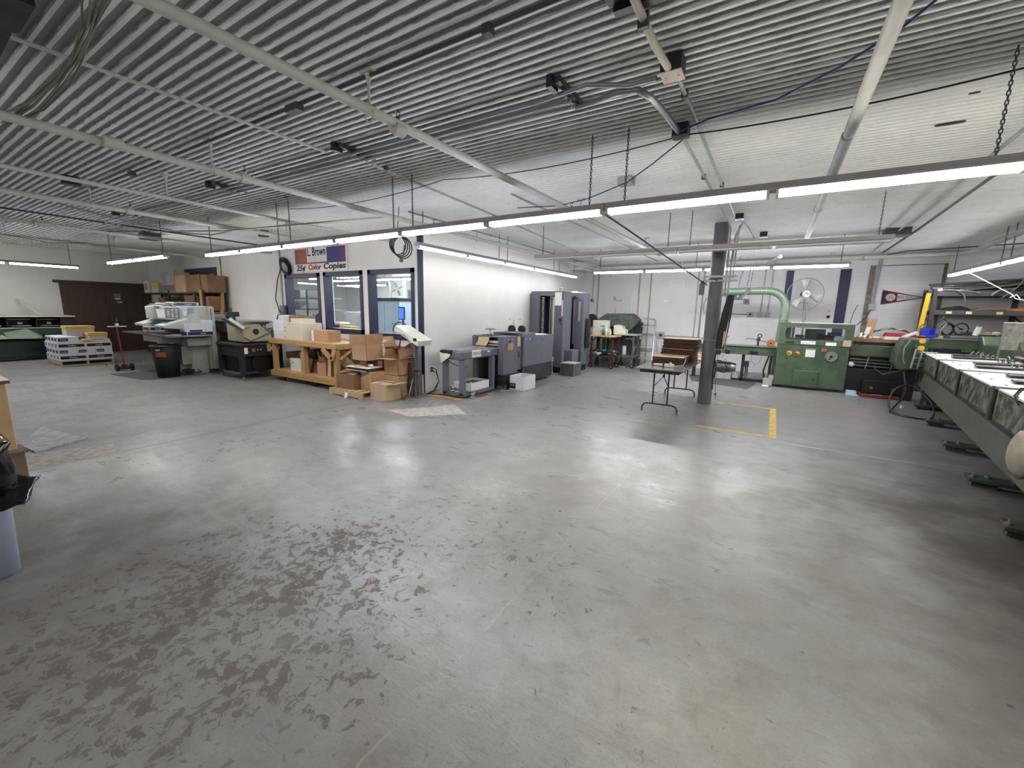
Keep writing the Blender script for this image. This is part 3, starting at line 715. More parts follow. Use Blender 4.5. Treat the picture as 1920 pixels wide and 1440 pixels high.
cable([(-7.1,3.4,2.72), (-8.2,3.5,2.74), (-9.4,3.2,2.85), (-10.5,2.8,2.86)], .008, m_dkgrey, 'dark cable sagging under the left pipes')
cable([(-12.2,1.2,2.84), (-12.6,2.2,2.78), (-13.4,2.6,2.82), (-13.6,3.2,2.9)], .007, m_dkgrey, 'cable hanging from the leftmost pipe')
mb = MB(); rb_ = random.Random(9)
for k in range(9):
    o = (k-4)*.007
    base = [(-1.6,.70,3.02),(-2.3,.79,2.98),(-2.81,.835,2.97),(-3.11,.872,2.965),(-3.54,.915,2.96),(-4.01,.93,2.95),(-4.52,.91,2.92),(-4.95,.83,2.88)]
    mb.tube([(x, y+o*(1.2+.8*math.sin(i*1.1+k))+rb_.uniform(-.004,.004), z+.012*math.sin(i*.9+k*2)) for i, (x, y, z) in enumerate(base)], .0045, 5)
build(mb, 'cable_bundle', MT('clear_sheathed_cable', (120,116,100), .4, 0, .2), label='bundle of thin greenish cables drooping at the top left', cat='cable', kind='stuff')
# the black line from the front row down to the steel column
cable([(-1.45,3.776,2.50)] + [(-1.4,4.4,2.45), (-1.08,7.3,2.17)][:1] + [(-1.05,7.95,2.09)], .009, m_wire, 'taut black cable slanting down from the front lights to the column box')
tag(build(MB().torus((-1.48,3.782,2.50), .03, .004, (0,1,0), 14, 5), 'cable_loop', m_wire), 'small black loop of cable under the front row of lights', 'cable', 'loose ceiling cables')
tag(build(MB().torus((-3.3,5.6,2.95), .045, .006, (0,1,0), 16, 5), 'cable_loop', m_dkgrey), 'small cable ring hanging behind the front lights, left of the chains', 'cable', 'loose ceiling cables')
# coil of cable hung by the third pipe
t = thing('cable_coil', 'coil of black flexible cable hanging behind the front lights near the office corner', 'cable', (-5.1, 4.75, 2.3))
mb = MB()
for k in range(4): mb.torus((-5.1+.015*k, 4.75+.02*k, 2.56-.012*k), .15+.008*k, .009, (.25,-1,0), 26, 6, .9)
build(mb, 'loops', m_wire, t, world=True)
build(MB().tube([(-4.95,4.75,2.55), (-4.98,4.75,2.40), (-5.03,4.75,2.34)], .008, 6).box(-5.05,-5.01,4.73,4.77,2.30,2.35), 'plug', m_dkgrey, t, world=True)
build(MB().cyl((-5.1,4.75,2.7), (-5.05,4.75,3.12), .006, n=5), 'tie', m_dkgrey, t, world=True)
# open patches in the deck
for i, (x, y, a, b_) in enumerate(((1.0,4.85,.09,.03), (.75,2.9,.05,.012), (1.02,3.6,.05,.03), (.98,4.3,.03,.012), (-6.1,3.6,.05,.02), (-5.7,3.9,.05,.02))):
    tag(build(MB().prism([(x+a*math.cos(q*PI/4)*(1+.2*(q%2)), y+b_*math.sin(q*PI/4)) for q in range(8)], 'z', CEIL-.004, CEIL+.001), 'rust_hole', m_rust),
        ('dark rust hole in the ceiling above the right lights, the largest', 'small rust hole in the ceiling near the top right', 'rust hole beside the dotted row at the upper right', 'faint rust hole just above the black cable at right', 'small dark hole in the ceiling above the sign, left one', 'small dark hole in the ceiling above the sign, right one')[i], 'hole', 'rust holes in the ceiling')
# ---------------------------------------------------------------- cartons and cardboard boxes
def carton(name, x, y, z, lx, ly, lz, mat, label, cat='box', rz=0.0, group=None, flaps=None, inside=None, tape=None, extra=None):
    """box with its footprint centred on (x,y). flaps: dict side->angle in degrees from flat shut (0) to standing up (90) to hanging (200); open top when given"""
    t = thing(name, label, cat, (x, y, z), rz, group)
    a, b, h, w_ = lx/2, ly/2, lz, .005
    if flaps is None:
        mb = MB().box(-a, a, -b, b, 0, h)
        build(mb, 'body', mat, t, bevel=.002)
        if tape: build(MB().box(-a-.001, a+.001, -.025, .025, h, h+.001), 'tape', tape, t)
    else:
        mb = MB().box(-a, a, -b, b, 0, w_*2)
        mb.box(-a, -a+w_, -b, b, 0, h).box(a-w_, a, -b, b, 0, h).box(-a, a, -b, -b+w_, 0, h).box(-a, a, b-w_, b, 0, h)
        build(mb, 'body', mat, t)
        for side, ang in flaps.items():
            L_ = (a if side in ('+x','-x') else b) * .95
            t_ = math.radians(ang)
            cx, cz = math.cos(t_)*L_, math.sin(t_)*L_       # inward distance, height
            mb = MB()
            if side in ('+x','-x'):
                s_ = 1 if side == '+x' else -1
                mb.bar((s_*a, 0, h), (s_*(a-cx), 0, h+cz), ly*.98, .005, (0,0,1))
            else:
                s_ = 1 if side == '+y' else -1
                mb.bar((0, s_*b, h), (0, s_*(b-cx), h+cz), lx*.98, .005, (0,0,1))
            build(mb, 'flap', inside or mat, t)
    if extra: extra(t)
    return t
def paper_case(x, y, z, lx, ly, lz, label, group, face='+x', band='wide', rz=0.0, side=True, long=None):
    """white paper carton with a lid and navy printed bands"""
    t = thing('paper_carton', label, 'box', (x, y, z), rz, group)
    a, b = lx/2, ly/2
    build(MB().box(-a, a, -b, b, 0, lz-.002), 'body', m_boxwhite, t, bevel=.003)
    zz0, zz1 = lz*.28, lz*.78
    T = _mw(t)
    P = lambda p: T @ Vector(p)
    if band == 'wide':
        o = build(MB().box(a, a+.0015, -b+.02, b-.02, zz0, zz1), 'printed_band', m_boxblue, t)
        text('lettering', 'Husky', .055, m_textwhite, P((a+.002, 0, (zz0+zz1)/2)), parent=o, rz=PI/2+rz)
    else:
        o = build(MB().box(a, a+.0015, -b+.02, 0, zz0, zz1), 'printed_band', m_boxblue, t)
        text('lettering', 'Husky', .045, m_textwhite, P((a+.002, -b/2+.01, (zz0+zz1)/2)), parent=o, rz=PI/2+rz)
    if side:
        n = 1 if lx < .4 else 2
        for k in range(n):
            c = -a + lx*(k+.5)/n; w_ = .05 if n == 1 else .09
            build(MB().box(c-w_, c+w_*.8, -b-.0015, -b, zz0, zz1), 'printed_square', m_boxblue, t)
    return t
# pallet with its load
def pallet(x0, x1, y0, y1, label, deck='x', group=None, nb=7):
    t = thing('pallet', label, 'pallet', ((x0+x1)/2, (y0+y1)/2, 0), 0, group)
    # stringers run along x, deck boards across them (along y)
    for y in (y0+.02, (y0+y1)/2, y1-.02):
        build(MB().box(x0, x1, y-.02, y+.02, .018, .10), 'stringer', m_pallet, t, world=True)
    for k in range(nb):
        x = x0 + .05 + (x1-x0-.1)*k/(nb-1)
        build(MB().box(x-.045, x+.045, y0, y1, .10, .118), 'deck_board', m_pallet, t, world=True)
    for k in range(3):
        x = x0 + .05 + (x1-x0-.1)*k/2
        build(MB().box(x-.045, x+.045, y0, y1, 0, .018), 'bottom_board', m_pallet, t, world=True)
    return t
PX1, PY0, PY1 = -14.84, 2.72, 3.72
PX0 = PX1 - 1.2
pallet(PX0, PX1, PY0, PY1, 'wooden pallet under the white and navy paper cartons')
PG = 'white and navy paper cartons stacked on the pallet'
hl = .148
for lay, z in ((0, .12), (2, .12+2*hl)):
    for k in range(4):
        for j in range(2):
            w_ = .30
            paper_case(PX1-.15-k*.3, PY0+.25+j*.5, z, .296, .494, hl, '%s carton in the %s layer on the pallet, %s row from the front' % (('left','right')[j], ('bottom','','third')[lay], ('front','second','third','rear')[k]), PG)
for k in range(2):
    for j in range(3):
        paper_case(PX1-.27-k*.55, PY0+.167+j*.333, .12+hl, .54, .327, hl, '%s carton in the second layer on the pallet, %s' % (('left','middle','right')[j], ('front','rear')[k]), PG, band='half')
paper_case(PX1-.27, PY0+.20, .12+3*hl, .54, .38, hl, 'carton alone in the top layer of the pallet load, front left', PG, band='half')
paper_case(PX1-.83, PY0+.20, .12+3*hl, .54, .38, hl, 'carton in the top layer of the pallet load, rear left', PG, band='half')
def wrapped(x, y, z, lx, ly, h1, h2, label):
    t = thing('wrapped_paper_stack', label, 'paper stack', (x, y, z), 0, 'white boxes with yellow tops on the pallet load')
    build(MB().box(-lx/2, lx/2, -ly/2, ly/2, 0, h1), 'white_body', MT('off_white_wrap', (206,198,196), .7), t, bevel=.004)
    build(MB().box(-lx/2-.015, lx/2+.015, -ly/2-.015, ly/2+.015, h1, h1+h2), 'yellow_top', m_yellow, t, bevel=.012)
    build(MB().box(-lx/2+.08, -lx/2+.085, -ly/2-.001, -ly/2, .01, h1-.01).box(-lx/2+.2, -lx/2+.205, -ly/2-.001, -ly/2, .01, h1-.01), 'printed_lines', m_ltgrey, t)
    return t
z3 = .12+3*hl
t = paper_case(PX1-.72, PY0+.60, z3, .5, .36, hl, 'carton under the larger yellow-topped box on the pallet', PG, band='half')
wrapped(PX1-.72, PY0+.56, z3+hl, .44, .52, .17, .075, 'larger white box with yellow top, high on the pallet load')
t = thing('paper_ream_box', 'pale box with a dark slot under the smaller yellow-topped box on the pallet', 'box', (PX1-.26, PY0+.81, z3))
build(MB().box(-.17, .17, -.19, .19, 0, .075), 'body', m_offwhite, t, bevel=.003)
build(MB().box(.17, .171, -.15, .06, .045, .055), 'dark_slot', m_text, t)
wrapped(PX1-.27, PY0+.79, z3+.075, .32, .34, .075, .085, 'smaller white box with yellow top, front right on the pallet load')
build(MB().prism([(PY0+.44,z3),(PY0+.66,z3),(PY0+.62,z3+.06),(PY0+.55,z3+.075),(PY0+.47,z3+.05)], 'x', PX1-.3, PX1-.02), 'crumpled_wrapper', m_yellow, label='crumpled yellow wrapping paper between the boxes on the pallet', cat='wrapping')

# floor sweeper with a red pole
t = thing('magnetic_sweeper', 'floor sweeper with a red pole, pale crossbar and two black wheels', 'sweeper', (-12.90, 3.40, 0), .0)
build(MB().tube([(0,0,.1), (-.06,-.005,.5), (-.13,-.01,1.03)], .018, 8), 'pole', m_red, t)
build(MB().cyl((-.12,-.17,1.03), (-.12,.17,1.03), .012, n=8), 'crossbar', m_offwhite, t)
build(MB().box(-.14,-.09,-.03,.03,1.03,1.10), 'grip_block', m_skyblue, t, bevel=.008)
build(MB().tube([(-.13,0,1.1), (-.16,0,1.17), (-.15,.03,1.24)], .014, 6), 'cable_end', m_black, t)
for s_ in (-1, 1):
    wh = build(MB().cyl((0, s_*.11, .085), (0, s_*.16, .085), .085, n=20), 'wheel', m_rubber, t)
    build(MB().cyl((0, s_*.161, .085), (0, s_*.164, .085), .04, n=12), 'hub', m_grey, wh)
build(MB().box(-.05,.05,-.10,.10,.03,.11).box(-.02,.04,-.05,.05,.11,.15), 'frame', m_rust, t, bevel=.004)

# low green machine against the left wall
t = thing('green_collator', 'long dark green machine with a cream top rail at the left edge', 'machine', (-17.4, 1.2, 0))
y1 = 3.58
build(MB().prism([(-16.95,.02),(-16.95,.52),(-16.75,.60),(-17.6,.66),(-17.9,.66),(-17.9,.02)], 'y', -1.5, 2.9), 'lower_body', MT('dark_green_enamel', (34,48,42), .4, 0, .1), t, world=True, bevel=.006)
build(MB().box(-16.93,-16.9,-1.4,1.1,.1,.5).box(-16.93,-16.9,1.2,2.8,.1,.5), 'front_panel', MT('dark_green_panel', (30,42,38), .35), t, world=True, bevel=.005)
build(MB().prism([(-16.6,.60),(-16.6,.615),(-17.35,.70),(-17.35,.685)], 'y', -1.2, 2.2), 'feed_table', MT('pale_green_table', (150,160,130), .5), t, world=True)
build(MB()._a([(-16.7,2.22,.60),(-17.1,2.2,.74),(-17.3,2.9,.68),(-16.75,2.85,.58),(-17.0,2.6,.84)], [(0,1,4),(1,2,4),(2,3,4),(3,0,4),(0,3,2,1)]), 'guard_plate', m_greenlt, t, world=True)
build(MB().box(-17.9,-17.15,-1.5,y1,.66,.86), 'belt_housing', MT('green_housing', (48,66,52), .4), t, world=True, bevel=.006)
build(MB().box(-17.15,-17.13,-1.5,y1-.2,.845,.86), 'cream_edge', m_offwhite, t, world=True)
for k in range(10):
    y = -1.4 + k*.53
    build(MB().box(-17.85,-17.25,y,y+.02,.86,1.13), 'divider', m_charcoal, t, world=True)
    if k < 9:
        build(MB().cyl((-17.3,y+.08,.90), (-17.3,y+.44,.90), .012, n=6).cyl((-17.4,y+.05,1.07), (-17.4,y+.45,1.07), .014, n=6).box(-17.34,-17.28,y+.2,y+.28,.95,1.0), 'feed_roller', m_steel, t, world=True)
build(MB().box(-17.95,-17.2,y1-.28,y1,.86,1.14), 'end_cover', m_charcoal, t, world=True, bevel=.01)
build(MB().box(-17.95,-17.9,-1.5,y1,.66,1.14), 'back_panel', m_black, t, world=True)
build(MB().box(-18.0,-17.15,-1.5,y1+.02,1.14,1.18), 'top_rail', MT('cream_enamel', (196,192,168), .4), t, world=True, bevel=.008)
build(MB().box(-16.97,-17.8,2.95,3.4,.02,.62), 'side_cabinet', m_charcoal, t, world=True, bevel=.006)
tag(build(MB().bar((-18.2,2.72,1.62), (-17.6,3.0,1.19), .06, .02), 'leaning_stick', m_offwhite), 'pale wooden stick leaning against the left wall on the green machine', 'stick')

# mat and paper cutter
m = build(MB().prism([(-12.45,3.02),(-11.15,3.16),(-10.95,3.30),(-11.1,4.1),(-12.5,4.2)], 'z', 0, .008), 'floor_mat', m_mat, label='thin grey mat on the floor under the bin and paper cutter', cat='mat')
t = thing('paper_cutter', 'large grey paper cutter with a control panel, sloped wings and a steel table', 'cutter', (-11.5, 4.3, 0))
gm = MT('cutter_grey', (172,172,164), .5, 0, .1); gm2 = MT('cutter_light', (190,194,188), .45, 0, .06)
build(MB().box(-12.0,-11.15,4.10,4.44,0,.86), 'pedestal', gm, t, world=True, bevel=.01)
build(MB().box(-12.3,-11.05,4.44,4.60,.1,1.54), 'side_frame', gm, t, world=True, bevel=.012)
build(MB().box(-11.09,-11.03,4.50,4.61,.10,1.52), 'edge_rail', gm2, t, world=True, bevel=.01)
build(MB().box(-11.03,-11.025,4.53,4.545,.95,1.48), 'rail_slot', m_black, t, world=True)
build(MB().box(-12.25,-11.12,4.02,4.45,1.02,1.53), 'head_end', gm2, t, world=True, bevel=.012)
build(MB().box(-12.25,-11.2,3.72,4.03,1.24,1.52), 'cutter_head', gm2, t, world=True, bevel=.012)
cp = build(MB().box(-11.2,-11.185,3.74,3.99,1.27,1.50), 'control_panel', m_grey, t, world=True)
for a in range(3):
    for b_ in range(4):
        build(MB().box(-11.185,-11.181,3.765+a*.075,3.81+a*.075,1.295+b_*.048,1.325+b_*.048), 'button', m_offwhite if (a+b_) % 3 else m_ltgrey, cp, world=True)
build(MB().box(-11.12,-11.112,4.12,4.24,1.38,1.50), 'display', MT('display_glass', (150,164,164), .25), t, world=True)
build(MB().box(-11.12,-11.09,4.04,4.09,1.32,1.42), 'switch', m_white, t, world=True, bevel=.006)
build(MB().box(-11.12,-11.112,4.34,4.38,1.30,1.36), 'warning_sticker', m_yelbright, t, world=True)
def wing(nm, xa, xb, ya, yb_, z0, z1, zb):
    build(MB()._a([(xa,ya,z0),(xb,ya,z0),(xa,yb_,z1),(xb,yb_,z1),(xa,ya,z0-.05),(xb,ya,z0-.05),(xa,yb_,zb),(xb,yb_,zb)], [(0,1,3,2),(4,6,7,5),(0,4,5,1),(2,3,7,6),(0,2,6,4),(1,5,7,3)]), nm, gm2, t, world=True, bevel=.008)
wing('left_wing', -12.45, -11.95, 3.56, 4.06, 1.13, 1.29, 1.05)
wing('right_wing', -11.45, -10.95, 3.60, 4.05, 1.12, 1.27, 1.02)
tb = build(MB().prism([(-13.5,3.60),(-10.82,3.59),(-10.74,4.22),(-10.8,4.44),(-13.5,4.44)], 'z', .875, .90), 'steel_table', MT('table_steel', (120,122,124), .35, .5, .1), t, world=True)
build(MB().box(-12.4,-11.3,3.66,4.08,.72,.874), 'under_table_box', gm, t, world=True, bevel=.02)
build(MB().box(-11.7,-10.95,4.0,4.46,.66,.84), 'apron', m_ltgrey, t, world=True, bevel=.01)
build(MB().box(-11.7,-11.12,3.92,4.12,.24,.66), 'access_door', MT('door_grey', (152,152,146), .5), t, world=True, bevel=.008)
build(MB().box(-11.3,-11.1,3.95,4.12,.04,.12).tube([(-11.1,3.98,.1),(-10.95,3.98,.06),(-10.95,4.2,.06),(-11.1,4.2,.1)], .012), 'foot_pedal', m_black, t, world=True)
build(MB().box(-12.3,-11.5,4.05,4.44,.9,1.16), 'blade_housing', m_charcoal, t, world=True)
# things lying on the cutter
def tray(x, y, z, lx, ly, lz, label, ang=0, name='carton_lid', tx='Husky'):
    t = thing(name, label, 'box', (x, y, z), ang, 'white and navy carton pieces on the cutter')
    mb = MB().box(-lx/2, lx/2, -ly/2, ly/2, 0, .006)
    for q in ((-lx/2,-lx/2+.005,-ly/2,ly/2),(lx/2-.005,lx/2,-ly/2,ly/2),(-lx/2,lx/2,-ly/2,-ly/2+.005),(-lx/2,lx/2,ly/2-.005,ly/2)): mb.box(*q, 0, lz)
    build(mb, 'body', m_boxwhite, t)
    b1 = build(MB().box(lx/2, lx/2+.0015, -ly/2+.02, ly/2-.02, lz*.25, lz*.82), 'printed_band', m_boxblue, t)
    build(MB().box(-lx/2+.03, lx/2-.02, -ly/2-.0015, -ly/2, lz*.25, lz*.82), 'printed_band', m_boxblue, t)
    text('lettering', tx, lz*.42, m_textwhite, _mw(t) @ Vector((lx/2+.002, 0, lz*.53)), parent=b1, rz=PI/2+ang)
    return t
tray(-13.1, 4.12, .90, .42, .34, .12, 'low white carton tray with navy band, left of the cutter table', name='carton_tray')
t = thing('open_carton', 'open white carton with navy base band on the right of the cutter table', 'box', (-10.98, 4.20, .90), 0, 'white and navy carton pieces on the cutter')
mb = MB().box(-.2,.2,-.24,.24,0,.006)
mb._a([(.19,-.25,.0),(.19,.25,0),(.19,.25,.34),(.19,.02,.34),(.19,.02,.26),(.19,-.26,.27)], [(0,1,2,3,4,5)])
mb.box(-.2,-.195,-.24,.24,0,.24).box(-.2,.19,-.245,-.24,0,.26).box(-.2,.19,.24,.245,0,.33)
build(mb, 'body', m_boxwhite, t)
b1 = build(MB().box(.191,.1925,-.24,.24,.01,.08), 'printed_band', m_boxblue, t)
build(MB().box(.191,.1925,-.2,.04,.085,.125), 'printed_label', m_boxblue, t)
build(MB().box(-.19,.15,-.247,-.2455,.01,.08), 'printed_band', m_boxblue, t)
text('lettering', 'Husky', .04, m_textwhite, _mw(t) @ Vector((.194, .05, .045)), parent=b1, rz=PI/2)
tag(build(MB().box(-11.16,-11.02,3.78,3.93,.90,.925).box(-11.15,-11.04,3.66,3.77,.90,.915), 'jogging_block', m_paper, bevel=.004), 'white plastic block lying on the cutter table', 'block')
t = thing('letter_tray', 'blue-fronted white tray lying on top of the cutter head', 'tray', (-11.6, 4.22, 1.531))
build(MB().box(-.15,.15,-.26,.26,0,.09), 'body', m_white, t, bevel=.01)
b1 = build(MB().box(.15,.152,-.22,.22,.012,.08), 'blue_front', MT('slate_blue', (62,82,104), .5), t)
text('lettering', 'Copier', .045, m_textwhite, _mw(t) @ Vector((.1535, .05, .045)), parent=b1, rz=PI/2)
mb = MB()
for k in range(7):
    mb.box(-11.75,-11.4,3.62+.03*k,3.80+.035*k,1.523+k*.012,1.527+k*.012, R=Euler((.08*(k%3)-.1, .05*(k%2), .2*(k%4))).to_matrix())
tag(build(mb, 'paper_pile', m_paper), 'loose white sheets heaped on the left of the cutter head', 'paper', kind='stuff')
tag(build(MB()._a([(-11.18,3.60,1.28),(-11.18,3.73,1.28),(-11.2,3.72,1.47),(-11.2,3.58,1.47)], [(0,1,2,3)]), 'hanging_sheet', m_offwhite, solid=.003), 'cream sheet hanging on the left of the control panel', 'paper')

# bin under the cutter
t = thing('waste_bin', 'dark green round waste bin with an orange label, under the cutter', 'bin', (-11.17, 3.66, 0))
build(MB().lathe([(.001,.012),(.19,.012),(.195,.01),(.255,.64),(.25,.66),(.275,.665),(.28,.69),(.268,.70),(.262,.69),(.245,.63),(.18,.02),(.001,.02)], n=28), 'body', m_bingreen, t)
build(MB().tube([(.17,-.21,.62),(.19,-.235,.60),(.22,-.2,.60),(.2,-.18,.62)], .012, 6), 'handle', m_ltgrey, t)
def curved(r0, r1, z0, z1, a0, a1, n=8):
    mb = MB(); vs = []
    for i in range(n+1):
        a = a0 + (a1-a0)*i/n
        vs += [(r0*math.cos(a), r0*math.sin(a), z0), (r1*math.cos(a), r1*math.sin(a), z1)]
    return mb._a(vs, [(2*i, 2*i+2, 2*i+3, 2*i+1) for i in range(n)], True)
lb = build(curved(.238,.248,.46,.56,-1.15,-.35), 'label', MT('orange_red_sticker', (190,84,62), .6, 0, .2, 20), t)
build(curved(.239,.246,.48,.54,-1.1,-.85), 'picture', m_orange, lb)

# shelving against the office front with boxes and boards
t = thing('shelving_unit', 'brown steel shelving unit loaded with boxes behind the paper cutter', 'shelf', (-15.1, 5.45, 0))
ms = MT('shelf_brown', (54,40,36), .6, 0, .1)
SX0, SX1, SY0, SY1 = -17.3, -13.0, 5.22, 5.74
for x in (SX0, -15.2, SX1):
    for y in (SY0, SY1): build(MB().box(x-.02, x+.02, y-.02, y+.02, 0, 1.95), 'post', ms, t, world=True)
for z in (.25, .98, 1.42, 1.90):
    build(MB().box(SX0-.02, SX1+.02, SY0, SY1, z-.045, z), 'shelf_board', ms, t, world=True)
CB = 'boxes on the top shelf'
carton('cardboard_box', -14.40, 5.46, 1.90, .66, .46, .47, m_card2, 'pale-ended cardboard box on the top shelf, left one of the pair', group=CB, tape=None, extra=lambda t: build(MB().box(-.331,-.32,-.23,.23,0,.47), 'end_panel', m_card2, t))
carton('cardboard_box', -13.55, 5.46, 1.90, .80, .46, .47, m_card3, 'brown cardboard box on the top shelf, middle', group=CB)
carton('cardboard_box', -12.96, 5.47, 1.90, .34, .44, .45, m_card3, 'brown cardboard box at the right end of the top shelf', group=CB)
t = thing('printed_carton', 'tall white printed carton at the back of the top shelf', 'box', (-15.3, 5.5, 1.9), 0, CB)
build(MB().box(-.55,.35,-.2,.2,0,.60), 'body', MT('printed_carton_paint', (196,182,180), .7, 0, .1), t, bevel=.004)
build(MB().box(-.2,.1,-.202,-.2,.28,.52), 'window_print', m_skyblue, t)
build(MB().box(-.5,.3,-.202,-.2,.04,.22), 'lower_print', MT('mauve_print', (142,120,110), .7), t)
t = thing('food_carton', 'white carton with an orange picture at the left end of the top shelf', 'box', (-17.0, 5.42, 1.9), 0, CB)
build(MB().box(-.2,.2,-.14,.14,0,.36), 'body', m_offwhite, t); build(MB().box(-.12,.05,-.142,-.14,.08,.3), 'picture', m_orange, t)
t = thing('food_carton', 'white and yellow carton second from the left on the top shelf', 'box', (-16.35, 5.42, 1.9), 0, CB)
build(MB().box(-.24,.24,-.14,.14,0,.3), 'body', m_offwhite, t); build(MB().box(-.2,.2,-.142,-.14,.16,.28), 'yellow_band', m_yelbright, t)
for i, (x, z, a, b_, c_, mt, lb) in enumerate((
    (-13.9, 1.42, .8, .4, .40, m_card3, 'brown box on the second shelf behind the cutter'),
    (-15.9, 1.42, .5, .4, .34, m_card3, 'narrow brown carton on the second shelf, left part'),
    (-13.1, 1.42, .5, .4, .38, m_card3, 'brown box on the second shelf, right end'),
    (-16.8, 1.42, .42, .3, .2, m_brown, 'small dark red-brown box at the left of the second shelf'),
    (-16.9, .98, .5, .35, .16, m_white, 'stack of white paper goods at the left of the third shelf'),
    (-16.3, .98, .3, .3, .26, m_white, 'small white device on the third shelf'),
    (-14.0, .98, .9, .42, .36, m_card3, 'brown box on the third shelf behind the cutter'),
    (-13.15, .98, .44, .42, .40, m_card, 'brown box on the third shelf, right end'))):
    carton('shelf_box', x, 5.46, z, a, b_, c_, mt, lb, group='boxes on the lower shelves')
t = thing('spray_bottle', 'white bottle on the second shelf left of the cutter head', 'bottle', (-16.2, 5.3, 1.42))
build(MB().lathe([(.001,0),(.05,0),(.055,.02),(.055,.14),(.03,.18),(.02,.2),(.001,.2)]), 'body', m_offwhite, t); build(MB().box(-.03,.06,-.015,.015,.2,.25), 'nozzle', m_charcoal, t)
# boards leaning in the doorway behind the shelving
tag(build(MB().bar((-13.58,5.77,.02), (-13.70,5.79,2.45), .42, .018, (0,1,0)), 'plywood_board', MT('orange_ply', (180,132,78), .6, 0, .1, 3)), 'orange plywood board standing in the navy doorway frame', 'board', 'boards behind the shelving')
tag(build(MB().bar((-12.80,5.42,.0), (-12.86,5.62,2.02), .12, .05, (0,1,0)), 'wooden_plank', m_pineZ), 'tall orange plank leaning at the right end of the shelving', 'board', 'boards behind the shelving')
tag(build(MB().bar((-13.02,5.19,.0), (-13.08,5.19,1.96), .1, .03, (0,1,0)), 'wooden_plank', m_pineZ), 'narrower orange plank against the shelving posts, left of the tallest one', 'board', 'boards behind the shelving')
mb = MB().box(-13.40,-13.34,5.15,5.19,.9,1.9)
for k in range(22): mb.box(-13.42,-13.32,5.14,5.15,.92+k*.045,.94+k*.045)
tag(build(mb, 'notched_strip', m_brown), 'dark notched strip standing before the shelving boxes', 'strip', 'boards behind the shelving')
# ---------------------------------------------------------------- folder on a black wheeled table
def caster(mb, x, y, r=.035, z=0.0):
    mb.cyl((x, y-.012, z+r), (x, y+.012, z+r), r, n=14); mb.box(x-.02, x+.02, y-.018, y+.018, z+r*1.1, z+r*2.2)
t = thing('machine_table', 'black steel machine table on casters beside the wooden bench', 'table', (-9.75, 4.7, 0))
bx0, bx1, by0, by1 = -10.45, -9.42, 4.33, 5.25
build(MB().box(bx0, bx1, by0, by1, .72, .77), 'table_top', m_charcoal, t, world=True, bevel=.01)
pn = build(MB().box(bx0+.04, bx1-.01, by0+.03, by1-.03, .50, .72), 'front_apron', m_charcoal, t, world=True, bevel=.006)
for (x, y) in ((bx0+.06, by0+.06), (bx1-.05, by0+.06), (bx1-.05, by1-.06), (bx0+.06, by1-.06)):
    build(MB().box(x-.045, x+.045, y-.045, y+.045, .1, .72), 'leg', m_charcoal, t, world=True, bevel=.004)
    mb = MB(); caster(mb, x, y, .04)
    build(mb, 'caster', m_steel, t, world=True)
build(MB().box(bx0+.06, bx1-.05, by0+.045, by0+.075, .12, .15), 'foot_bar', m_galv, t, world=True)
build(MB().box(bx0+.1, bx1-.1, by0+.1, by1-.1, .16, .48).cyl((bx1-.1, 4.78, .34), (bx1-.04, 4.78, .34), .2, n=24), 'motor_housing', m_black, t, world=True, bevel=.02)
for (y, z, w_, h_, mt, nm) in ((4.46,.63,.07,.13,m_paper,'instruction_label'), (4.62,.635,.055,.055,m_yelbright,'yellow_switch'), (4.96,.655,.11,.05,m_paper,'rating_plate'), (5.10,.655,.14,.08,MT('aged_label',(180,168,120),.6,0,.2,30),'aged_label')):
    o = build(MB().box(bx1-.01, bx1-.004, y-w_/2, y+w_/2, z-h_/2, z+h_/2), nm, mt, t, world=True)
    if nm == 'yellow_switch': build(MB().cyl((bx1-.004, y, z), (bx1+.012, y, z), .018, n=12), 'knob', m_black, o, world=True)
for y in (4.70, 4.76): build(MB().cyl((bx1-.01, y, .64), (bx1, y, .64), .012, n=10), 'indicator', m_white, t, world=True)
t = thing('paper_folder', 'beige and brown paper folding machine standing on the black table', 'machine', (-9.8, 4.85, .77))
fb = MT('folder_beige', (168,158,136), .5, 0, .08)
T0 = [(4.52,.80),(4.52,1.18),(4.56,1.20),(4.86,1.19),(5.10,1.02),(5.13,.80)]
build(MB().prism(T0, 'x', -10.3, -9.60), 'housing', fb, t, world=True, bevel=.01)
mb = MB()
for p, q in (((4.53,1.195),(4.86,1.195)), ((4.86,1.195),(5.08,1.0)), ((4.53,.90),(4.66,.82)), ((4.66,.82),(5.10,.99))):
    mb.bar((-9.595, p[0], p[1]), (-9.595, q[0], q[1]), .012, .022, (1,0,0))
build(mb, 'dark_trim', m_brown, t, world=True)
build(MB().cyl((-9.60, 4.78, 1.02), (-9.59, 4.78, 1.02), .062, n=20), 'round_vent', m_charcoal, t, world=True)
build(MB().bar((-9.596, 4.58, 1.09), (-9.596, 4.66, 1.12), .006, .02, (1,0,0)), 'slot', m_charcoal, t, world=True)
mb = MB().bar((-9.8,4.50,1.12), (-9.8,4.20,1.34), .26, .02)
build(mb, 'feed_table', m_steel, t, world=True); build(MB().bar((-9.56,4.52,1.10), (-9.56,4.26,1.30), .03, .06), 'feed_rail', m_white, t, world=True)
build(MB().box(-9.92,-9.66,4.14,4.24,1.30,1.38), 'feed_head', m_grey, t, world=True, bevel=.01)
build(MB().cyl((-9.8,4.5,1.15), (-9.8,4.46,1.36), .018, n=8).box(-9.86,-9.78,4.32,4.56,1.34,1.44), 'control_box', m_black, t, world=True)
